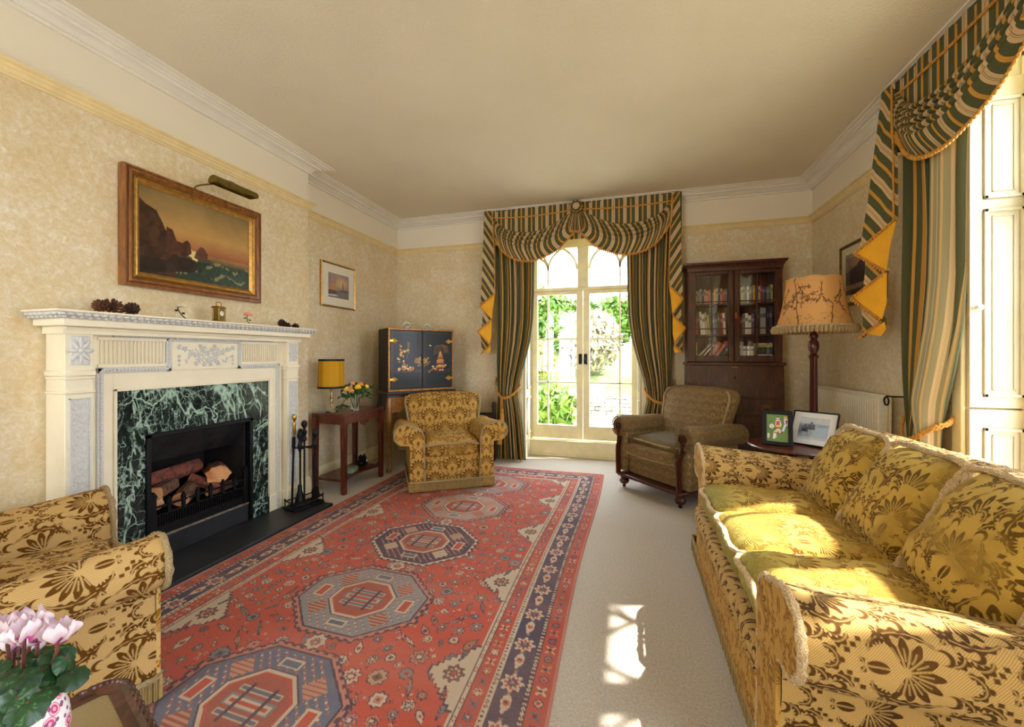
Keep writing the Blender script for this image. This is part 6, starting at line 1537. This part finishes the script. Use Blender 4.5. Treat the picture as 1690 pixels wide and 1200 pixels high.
for s in (-1, 1):
    a, b = (-.402, -.004) if s < 0 else (.004, .402); g = G(); yq, yr = y0-.002, y0+.020
    ga, gb = (-.333, -.048) if s < 0 else (.048, .340)
    g.box(a, ga, yq, yr, 1.135, 2.0, .003); g.box(gb, b, yq, yr, 1.135, 2.0, .003); g.box(ga, gb, yq, yr, 1.135, 1.192, .003); g.box(ga, gb, yq, yr, 1.968, 2.0, .003)
    m_ = (ga+gb)/2; g.box(m_-.005, m_+.005, yq+.003, yr-.003, 1.192, 1.968); [g.box(ga, gb, yq+.003, yr-.003, z-.005, z+.005) for z in (1.45, 1.71)]
    dr = obj('glazed_door', g, DM, top)
    g = G(); g.box(ga-.003, gb+.003, y0+.010, y0+.013, 1.189, 1.971); obj('pane', g, MT['pane_glass'], dr)
g = G(); g.box(.008, .022, y0-.006, y0-.001, 1.56, 1.60, .002); k_ = obj('escutcheon', g, MT['brass'], top); g = G(); g.box(.006, .026, y0-.012, y0-.007, 1.545, 1.575, .003); obj('key_tag', g, MT['red_tag'], k_)
lo = G(); yl = -.262
lo.loft([[(-.41, -.004, z), (-.41, y, z), (.41, y, z), (.41, -.004, z)] for y, z in ((yl, .0), (yl, .80), (yl, .805), (y0-.01, 1.095), (y0-.01, 1.10))]); lo.box(-.425, .425, y0-.03, -.004, 1.098, 1.128, .006)
bd = obj('bureau_body', lo, DM, bu, sharp=20)
g = G()     # slanting fall front with its moulded edge
def fall(x, t, o): z = .815+.27*t; y = yl+(y0-.01-yl)*((z-.805)/.29)-o; return (x, y, z)
g.loft([[fall(-.385, 0, .0), fall(-.385, 0, .014), fall(-.385, 1, .014), fall(-.385, 1, .0)], [fall(.385, 0, .0), fall(.385, 0, .014), fall(.385, 1, .014), fall(.385, 1, .0)]]); fl = obj('fall_front', g, MT['dark_mahogany'], bu)
g = G(); p = fall(0, .62, .015); g.ball((p[0], p[1], p[2]), (.008, .004, .011), 8, 6); obj('keyhole', g, MT['bronze_dark'], fl)
g = G(); p = fall(0, .99, .015); g.box(-.03, .03, p[1]-.003, p[1]+.004, p[2]-.003, p[2]+.004, .002); obj('brass_strip', g, MT['brass'], fl)
g = G(); g.box(-.395, .395, yl-.014, yl+.003, .635, .79, .004); d_ = obj('drawer', g, DM, bu)
for x in (-.26, .26):
    g = G(); g.tube(smooth_path([(x-.045, yl-.018, .725), (x-.04, yl-.03, .70), (x, yl-.034, .688), (x+.04, yl-.03, .70), (x+.045, yl-.018, .725)]), .005, 7); g.box(x-.055, x+.055, yl-.018, yl-.012, .705, .74, .003); obj('handle', g, MT['dull_brass'], d_)
for s in (-1, 1):
    a, b = (-.395, -.004) if s < 0 else (.004, .395); g = G(); g.box(a, b, yl-.012, yl+.003, .05, .62, .004); d_ = obj('cupboard_door', g, DM, bu)
    g = G(); m_ = (a+b)/2; pts = [(a+.04, yl-.014, .10), (a+.04, yl-.014, .47)]+[(m_-(m_-a-.04)*math.cos(t), yl-.014, .47+.09*math.sin(t)) for t in np.linspace(.2, PI-.2, 10)]+[(b-.04, yl-.014, .47), (b-.04, yl-.014, .10)]
    g.tube(pts, .008, 6, closed=True); obj('arched_moulding', g, DM, d_)
g = G(); g.box(-.42, .42, yl-.016, yl+.01, .0, .055, .004); obj('plinth', g, DM, bu)
# books ------------------------------------------------------------
PALE, COLS = (222, 214, 196), {}
def bookmat(c):
    if c not in COLS:
        m = Mat('book_cloth', .6); o = m.tc('Object'); x, y, z = m.sep(o); b = ((z-.62).abs()-.10).lt(.0)*((z*9.).fract().gt(.45)); n = m.noise(o, 40, 2)
        m.col(m.mix(n*.25, c, tuple(q*.6 for q in c))); COLS[c] = m
    return COLS[c]
MT['page_edges'] = Mat('page_edges', .9, col=(226, 214, 186))
def book(label, x, z, w, h, dp, c, lean=0., flat=False, group=None, title=None):
    """spine faces the room; x is the left edge of the spine on the shelf"""
    t = thing('book', label, 'book', (BX+x, YB-.012+y0+.05, z), 0, group); t.rotation_euler = (0, lean, 0)
    g = G(); g.box(.0015, w-.0015, .004, dp-.003, .002, h-.003); pg = obj('pages', g, MT['page_edges'], t)
    g = G(); g.box(0, .002, 0, dp, 0, h); g.box(w-.002, w, 0, dp, 0, h); g.box(0, w, -.002, .003, 0, h, .001); obj('cover', g, bookmat(c), t)
    g = G(); q = title or (h*.62, h*.78); g.box(.002, w-.002, -.0028, -.0015, q[0], q[1]); obj('spine_label', g, bookmat(tuple(min(255, int(v*.55+95)) for v in c) if sum(c) < 420 else tuple(int(v*.6) for v in c)), t)
    return t
WHERE = {}
NAMES = {(196, 186, 150): 'buff', (120, 124, 112): 'sage grey', (200, 148, 128): 'salmon', (196, 96, 66): 'brick red', (62, 70, 70): 'dark slate', (214, 150, 50): 'orange', (150, 150, 140): 'grey', (170, 62, 56): 'red', (222, 214, 190): 'cream', (176, 160, 60): 'olive yellow', (122, 108, 140): 'mauve', (92, 110, 70): 'green', (60, 96, 92): 'teal', (200, 172, 70): 'yellow', (98, 70, 98): 'plum', (40, 46, 40): 'black green', (140, 44, 56): 'crimson', (230, 226, 214): 'white', (60, 56, 60): 'charcoal', (120, 92, 60): 'brown'}
C = {v: k for k, v in NAMES.items()}
ORD = 'first second third fourth fifth sixth seventh eighth ninth tenth eleventh twelfth thirteenth fourteenth fifteenth sixteenth'.split()
def row(x, xe, z, names, hmax, where, lean=0., k0=0):
    n = len(names); w = (xe-x)/n
    for i, c in enumerate(names):
        ww = w*(.96 if not lean else .9); h = hmax*(.86+.14*((i*7 % 5)/4)); L = lean
        book('%s spined book, %s from the left on the %s' % (c, ORD[i+k0], where), x+i*w, z, ww, h, .12, C[c], L, group='books on the %s' % where)
row(-.330, -.195, 1.6955, ['buff', 'sage grey', 'grey', 'dark slate', 'salmon', 'salmon', 'brick red'], .150, 'top shelf behind the left door')
row(-.185, -.052, 1.6955, ['dark slate', 'orange', 'grey', 'plum', 'salmon', 'brick red', 'sage grey'], .152, 'top shelf behind the left door', 0, 7)
row(.050, .190, 1.6955, ['olive yellow', 'buff', 'yellow', 'sage grey', 'cream', 'brown', 'green', 'orange'], .165, 'top shelf behind the right door')
row(.198, .338, 1.6955, ['grey', 'buff', 'crimson', 'plum', 'charcoal', 'sage grey', 'teal', 'yellow'], .165, 'top shelf behind the right door', 0, 8)
row(-.325, -.195, 1.3955, ['brick red', 'charcoal', 'cream', 'white', 'buff', 'olive yellow'], .225, 'middle shelf behind the left door', rad(-4))
row(-.170, -.055, 1.3955, ['mauve', 'plum', 'green', 'crimson', 'cream'], .215, 'middle shelf behind the left door', rad(-4), 6)
row(.052, .185, 1.3955, ['crimson', 'green', 'white', 'cream', 'plum'], .20, 'middle shelf behind the right door')
for i, (c, x, w, h) in enumerate((('teal', .205, .018, .235), ('grey', .232, .048, .25), ('black green', .288, .014, .25), ('charcoal', .306, .026, .25))): book('tall %s book standing at the far right of the middle shelf' % c, x, 1.3955, w, h, .13, C[c], group=None)
book('olive yellow upright book alone at the left of the bottom shelf', -.328, 1.1655, .016, .16, .12, C['olive yellow'])
for i, (c, x, w, h, L) in enumerate((('buff', -.285, .016, .175, 40), ('white', -.252, .012, .165, 40), ('brick red', -.205, .036, .175, 34), ('red', -.155, .030, .19, 34), ('dark slate', -.105, .024, .125, 32), ('charcoal', -.072, .014, .14, 30))):
    if i < 5: book('%s book leaning over in the slanting row on the bottom shelf' % c, x-.03+.006*i, 1.1665+(w*math.sin(rad(L)) if L else 0), w, h, .12, C[c], rad(L))
for i, (c, x, w, h, L) in enumerate((('yellow', .030, .018, .12, 14), ('cream', .085, .03, .115, 0), ('white', .120, .024, .115, 0), ('buff', .15, .03, .115, 0))): book('small %s book standing on the bottom right shelf' % c, x, 1.1665+w*math.sin(rad(L)), w, h, .10, C[c], rad(L))
zz = 1.1665
for i, (c, h) in enumerate((('crimson', .026), ('white', .010), ('charcoal', .024), ('dark slate', .024), ('black green', .018), ('olive yellow', .022), ('buff', .018))):
    t = book('%s book lying flat, %s from the bottom of the stack on the lowest shelf' % (c, ORD[i]), .205+(.004 if i % 2 else 0), zz, h, .128, .15, C[c])
    t.rotation_euler = (0, rad(90), 0); t.location.z = zz+h; t.location.x = BX+.205+.003*(i % 2); zz += h+.0005

# ------------------------------------------------------------------ standard lamp
fl_ = thing('floor_lamp', 'standard lamp with fluted mahogany pole and fringed floral shade', 'lamp', (1.262, 3.40, 0))
g = G(); g.lathe([(.0, 0), (.13, 0), (.135, .012), (.12, .03), (.06, .045), (.035, .07), (.03, .10)], 32); obj('base', g, MT['lamp_mahogany'], fl_)
g = G(); g.lathe([(.03, .10), (.027, .14), (.034, .16), (.028, .18), (.0265, .20), (.023, 1.17), (.030, 1.18), (.032, 1.19), (.022, 1.20), (.018, 1.21), (.030, 1.235), (.034, 1.26), (.030, 1.29), (.018, 1.31), (.026, 1.325), (.028, 1.335), (.018, 1.36), (.012, 1.40), (.0, 1.401)], 40, mod=lambda a, z: 1+(.05*math.cos(a*12) if .22 < z < 1.16 else 0)); obj('pole', g, MT['lamp_mahogany'], fl_)
g = G(); g.tube([(0, 0, 1.40), (0, 0, 1.62)], .006, 8); g.ball((0, 0, 1.56), (.03, .03, .045), 12, 8); obj('lamp_holder', g, MT['white_china'], fl_)
# scalloped bell-shaped shade, eight panels, painted with branches
SHP = [(.243, 1.375), (.230, 1.41), (.210, 1.47), (.194, 1.54), (.182, 1.61), (.172, 1.68), (.167, 1.735)]
nx, ny = 420, 150; r = Ras(1.4, .40, .0034, (226, 178, 112))
rr = random.Random(3); X, Y = np.broadcast_arrays(r.x, r.y); r.a[:] = np.array(lin((228, 176, 110)))*(.9+.2*fbm(X, Y, 6, 3, 2))[..., None]
pan = (np.floor(X/1.4*8).astype(int) % 4 == 1); r.a[pan] = r.a[pan]*np.array([1.04, .88, .72])
def branch(x, y, a, l, d):
    P = [(x, y)]
    for i in range(5): a += rr.uniform(-.35, .35); x += math.cos(a)*l/5; y += math.sin(a)*l/5; P.append((x, y))
    r.line(P, .0022 if d else .0035, (124, 84, 50))
    for px, py in P[1:]:
        for _ in range(3):
            b = rr.uniform(0, 6.3); q = rr.uniform(.01, .03); r.line([(px, py), (px+math.cos(b)*q, py+math.sin(b)*q)], rr.choice((.0016, .0026, .0034)), rr.choice(((104, 70, 42), (140, 92, 52), (160, 116, 70), (96, 76, 52))))
        if d < 2 and rr.random() < .45: branch(px, py, a+rr.choice((-.9, .9)), l*.55, d+1)
for k in range(8):
    if k % 4 == 1: continue
    x = (k+.8)/8*1.4; branch(x, .03, 1.5+rr.uniform(-.2, .4), .34, 0); branch(x-.05, .36, -1.2+rr.uniform(-.4, .4), .16, 1)
    for _ in range(14): x2, y2 = (k+rr.random())/8*1.4, rr.uniform(.02, .12); r.line([(x2, y2), (x2+rr.uniform(-.05, .05), y2+rr.uniform(0, .03))], .0012, (150, 110, 66))
zs_ = np.array([p[1] for p in SHP]); rs_ = np.array([p[0] for p in SHP])
def shade_xyz(X, Y):
    z = 1.375+Y/.40*.36; R_ = np.interp(z, zs_, rs_); a = X/1.4*2*PI-1.35; R_ = R_*(1-.018*np.abs(np.sin(a*4))); return R_*np.cos(a), R_*np.sin(a), z+.012*(Y/.4)*np.abs(np.sin(a*4))
sh = r.obj('lamp_shade', MT['painted_shade'], fl_, shade_xyz)
g = G()
for k in range(64):
    a = 2*PI*k/64; R_ = .247*(1-.018*abs(math.sin(a*4))); c_, s_ = math.cos(a), math.sin(a)
    g.tube([(R_*c_, R_*s_, 1.402), (R_*1.03*c_, R_*1.03*s_, 1.378), (R_*1.01*c_, R_*1.01*s_, 1.356)], [.010, .0135, .009], 6)
fr_ = obj('fringe', g, MT['rope_trim'], sh)
g = G(); fuzz_tube(g, [(.245*math.cos(a), .245*math.sin(a), 1.402) for a in np.linspace(0, 2*PI, 50)], .008); obj('braid', g, MT['sofa_rope'], sh)
g = G(); fuzz_tube(g, [(.168*(1-.018*abs(math.sin(a*4)))*math.cos(a), .168*math.sin(a), 1.735+.012*abs(math.sin(a*4))) for a in np.linspace(0, 2*PI, 50)], .004); obj('braid', g, MT['sofa_rope'], sh)

# ------------------------------------------------------------------ round wine table with two photograph frames
wt = thing('wine_table', 'small round mahogany pedestal table holding two photograph frames', 'table', (1.035, 3.115, 0))
g = G(); g.lathe([(.0, .578), (.24, .578), (.258, .584), (.262, .592), (.256, .60), (.0, .60)], 48); obj('tabletop', g, MT['mahogany'], wt)
g = G(); g.lathe([(.02, .08), (.034, .12), (.026, .16), (.022, .24), (.018, .36), (.026, .42), (.040, .46), (.044, .49), (.030, .52), (.022, .53), (.036, .545), (.05, .56), (.055, .578), (0, .578)], 24); obj('pedestal', g, MT['mahogany'], wt)
for k in range(3):
    a = 2*PI*k/3+.7; g = G(); c_, s_ = math.cos(a), math.sin(a); g.tube([(c_*q, s_*q, z) for q, z in ((.015, .16), (.07, .14), (.13, .07), (.18, .022), (.21, .018))], [.022, .02, .016, .014, .018], 8); obj('leg', g, MT['mahogany'], wt)
def photo(label, loc, rz, lean, W, H, fw, mat, mount, paint, backmat='photo_black'):
    t = thing('photo_frame', label, 'photo frame', loc, rz); t.rotation_euler = (rad(-lean), 0, rz)
    g = G(); o = len(g.v); frame_mesh(g, W, H, [(0, -.012), (0, .006), (.003, .009), (fw-.002, .008), (fw, .002), (fw, -.012)]); g.xf(o, fn=lambda p: (p[0], p[1], p[2]+H/2)); obj('frame', g, MT[mat], t, sharp=25)
    g = G(); g.box(-W/2+fw*.6, W/2-fw*.6, .001, .010, fw*.6, H-fw*.6); obj('backing', g, MT['paper_white'] if mount else MT[backmat], t)
    r = Ras(W-2*fw-2*mount[0] if mount else W-2*fw, H-2*fw-2*mount[1] if mount else H-2*fw, .0016, (120, 120, 120)); paint(r)
    r.obj('photograph', MT['painted'], t, lambda X, Y: (X-r.w/2, .0004+0*X, Y+(H-r.h)/2))
    g = G(); g.box(-W/2+fw*.8, W/2-fw*.8, -.0024, -.0014, fw*.8, H-fw*.8); obj('glazing', g, MT['pane_glass'], t)
    g = G(); k = math.tan(rad(lean)); zt = H*.62; L_ = zt*math.sin(rad(lean))*2.0
    g.loft([[(-.02, .011, zt), (.02, .011, zt), (.02, .015, zt), (-.02, .015, zt)], [(-.022, .012+zt*math.sin(rad(2*lean)), zt*(1-math.cos(rad(2*lean)))), (.022, .012+zt*math.sin(rad(2*lean)), zt*(1-math.cos(rad(2*lean)))), (.022, .016+zt*math.sin(rad(2*lean)), zt*(1-math.cos(rad(2*lean)))), (-.022, .016+zt*math.sin(rad(2*lean)), zt*(1-math.cos(rad(2*lean))))]]); obj('easel_strut', g, MT['photo_black'], t)
MT['paper_white'] = Mat('paper_white', .7, col=(232, 232, 232))
def footy(r):
    X, Y = np.broadcast_arrays(r.x/r.w, r.y/r.h); r.a[:] = np.array(lin((86, 124, 44)))*(.75+.5*fbm(X, Y, 9, 3, 1))[..., None]
    E_ = lambda x, y, rx, ry, c: r.stamp(x*r.w, y*r.h, max(rx, ry)*r.h+.003, lambda U, V, p: p((U/(rx*r.w))**2+(V/(ry*r.h))**2 < 1, c))
    P = lambda pts, c: r.poly([(x*r.w, y*r.h) for x, y in pts], c); Ln = lambda pts, w, c: r.line([(x*r.w, y*r.h) for x, y in pts], w, c)
    E_(.88, .90, .08, .05, (200, 140, 110)); P([(.80, .84), (.98, .86), (.96, .62), (.84, .60)], (226, 214, 214)); P([(.86, .80), (.97, .82), (.95, .66), (.88, .65)], (190, 50, 56)); Ln([(.86, .62), (.72, .34)], .006, (206, 216, 234)); Ln([(.74, .36), (.68, .32)], .006, (120, 40, 50))
    P([(.44, .80), (.62, .80), (.70, .62), (.66, .54), (.42, .54), (.40, .66)], (226, 220, 220)); P([(.46, .76), (.60, .76), (.62, .62), (.44, .60)], (196, 44, 54)); P([(.42, .60), (.68, .62), (.66, .52), (.42, .50)], (222, 186, 50)); P([(.42, .52), (.64, .54), (.60, .44), (.40, .42)], (34, 36, 60))
    E_(.52, .87, .075, .055, (228, 196, 176)); E_(.51, .91, .075, .035, (70, 70, 84)); Ln([(.52, .45), (.38, .32), (.40, .16)], .0075, (226, 196, 180)); Ln([(.40, .30), (.36, .18)], .008, (200, 60, 64)); Ln([(.38, .26), (.37, .22)], .008, (240, 236, 236)); Ln([(.58, .45), (.62, .36)], .007, (226, 196, 180)); Ln([(.36, .18), (.33, .13)], .006, (236, 236, 236))
    E_(.24, .56, .115, .085, (226, 222, 226)); E_(.25, .54, .06, .04, (220, 206, 120)); E_(.22, .59, .05, .03, (190, 190, 214)); Ln([(.08, .14), (.09, .26)], .006, (214, 214, 190))
def mono(r):
    X, Y = np.broadcast_arrays(r.x/r.w, r.y/r.h); n = fbm(X, Y, 8, 4, 6)[..., None]; r.a[:] = np.array(lin((196, 204, 212)))*(.85+.3*n)
    P = lambda pts, c, al=1.: r.poly([(x*r.w, y*r.h) for x, y in pts], c, al)
    sea_ = (Y < .72) & (Y > .10); r.a[sea_] = (np.array(lin((150, 168, 188)))*(.7+.6*n))[sea_]
    P([(0, .62), (.3, .66), (.55, .64), (.5, .4), (.3, .3), (0, .22)], (120, 128, 138)); P([(.5, .45), (.7, .58), (1, .60), (1, .1), (.6, .05), (.4, .15)], (176, 196, 214), .8)
    for x, y, k in ((.22, .62, 1.), (.42, .74, .9)):
        r.stamp(x*r.w, y*r.h, .02, lambda U, V, p: p(U*U+V*V < (.008*k)**2, (70, 76, 90))); P([(x-.13*k, y-.05), (x+.13*k, y-.05), (x+.15*k, y-.3), (x-.12*k, y-.3)], (84, 92, 112)); P([(x-.10, y-.30), (x+.06, y-.30), (x+.10, y-.55), (x-.06, y-.55)], (170, 176, 184))
    P([(.12, .44), (.26, .46), (.26, .36), (.13, .34)], (48, 52, 76)); P([(0, .1), (.5, .12), (.9, .02), (0, 0)], (200, 206, 212))
photo('black framed photograph of a child kicking a ball on grass on the round table', (.925, 3.04, .606), rad(-16), 16, .17, .228, .025, 'photo_black', None, footy)
photo('thin black framed monochrome photograph with white mount on the round table', (1.125, 3.085, .606), rad(-40), 25, .255, .235, .008, 'photo_black', (.036, .034), mono)

# ------------------------------------------------------------------ radiator
ra = thing('radiator', 'cream painted ribbed panel radiator on the wall behind the sofa', 'radiator', (XR-.03, 3.72, 0), -PI/2)
# local x along the wall (+x towards the camera), -y into the room
g = G(); L0, L1 = -.62, .50; n = 34; pr = []
for i in range(n):
    x = L0+.03+(L1-L0-.09)*i/n; w = (L1-L0-.09)/n
    pr += [(x, -.052), (x+w*.35, -.052), (x+w*.48, -.062), (x+w*.87, -.062)]
pr += [(L1-.06, -.052), (L1, -.052), (L1, -.035), (L0, -.035), (L0, -.052)]
g.prism(pr, .16, .905, 'z'); pn = obj('panel', g, MT['radiator_paint'], ra, sharp=20)
g = G(); g.box(L0, L1, -.064, -.03, .903, .936, .006); obj('top_rail', g, MT['radiator_paint'], ra); g = G(); g.box(L0, L1, -.06, -.03, .14, .165, .006); obj('bottom_rail', g, MT['radiator_paint'], ra)
g = G(); g.box(L0, L1, -.03, -.012, .15, .93, .004); obj('back_panel', g, MT['radiator_paint'], ra)
g = G()
for x in (L0+.15, L1-.15): g.box(x-.02, x+.02, -.014, .03, .3, .8)
obj('bracket', g, MT['radiator_paint'], ra)
g = G(); g.tube([(L1-.02, -.05, .06), (L1-.02, -.05, .145)], .009, 8); g.lathe([(.012, .05), (.02, .06), (.02, .11), (.012, .115)], 12, (L1-.02, -.05, 0)); g.tube([(L1-.02, -.05, .001), (L1-.02, -.05, .06)], .008, 8); obj('valve', g, MT['white_china'], ra)
hb = thing('curtain_holdback', 'small dark iron ring hook on the wall at the end of the radiator', 'hook', (XR, 3.155, .925), -PI/2)
g = G(); g.tube([(.02, -.002, .01), (.02, -.09, .01), (-.02, -.095, .01)], .005, 7); obj('arm', g, MT['bronze_dark'], hb)
g = G(); g.tube([(-.02+.024*math.cos(a), -.095, -.022+.026*math.sin(a)) for a in np.linspace(0, 2*PI, 20, endpoint=False)], .005, 7, closed=True); obj('ring', g, MT['bronze_dark'], hb)
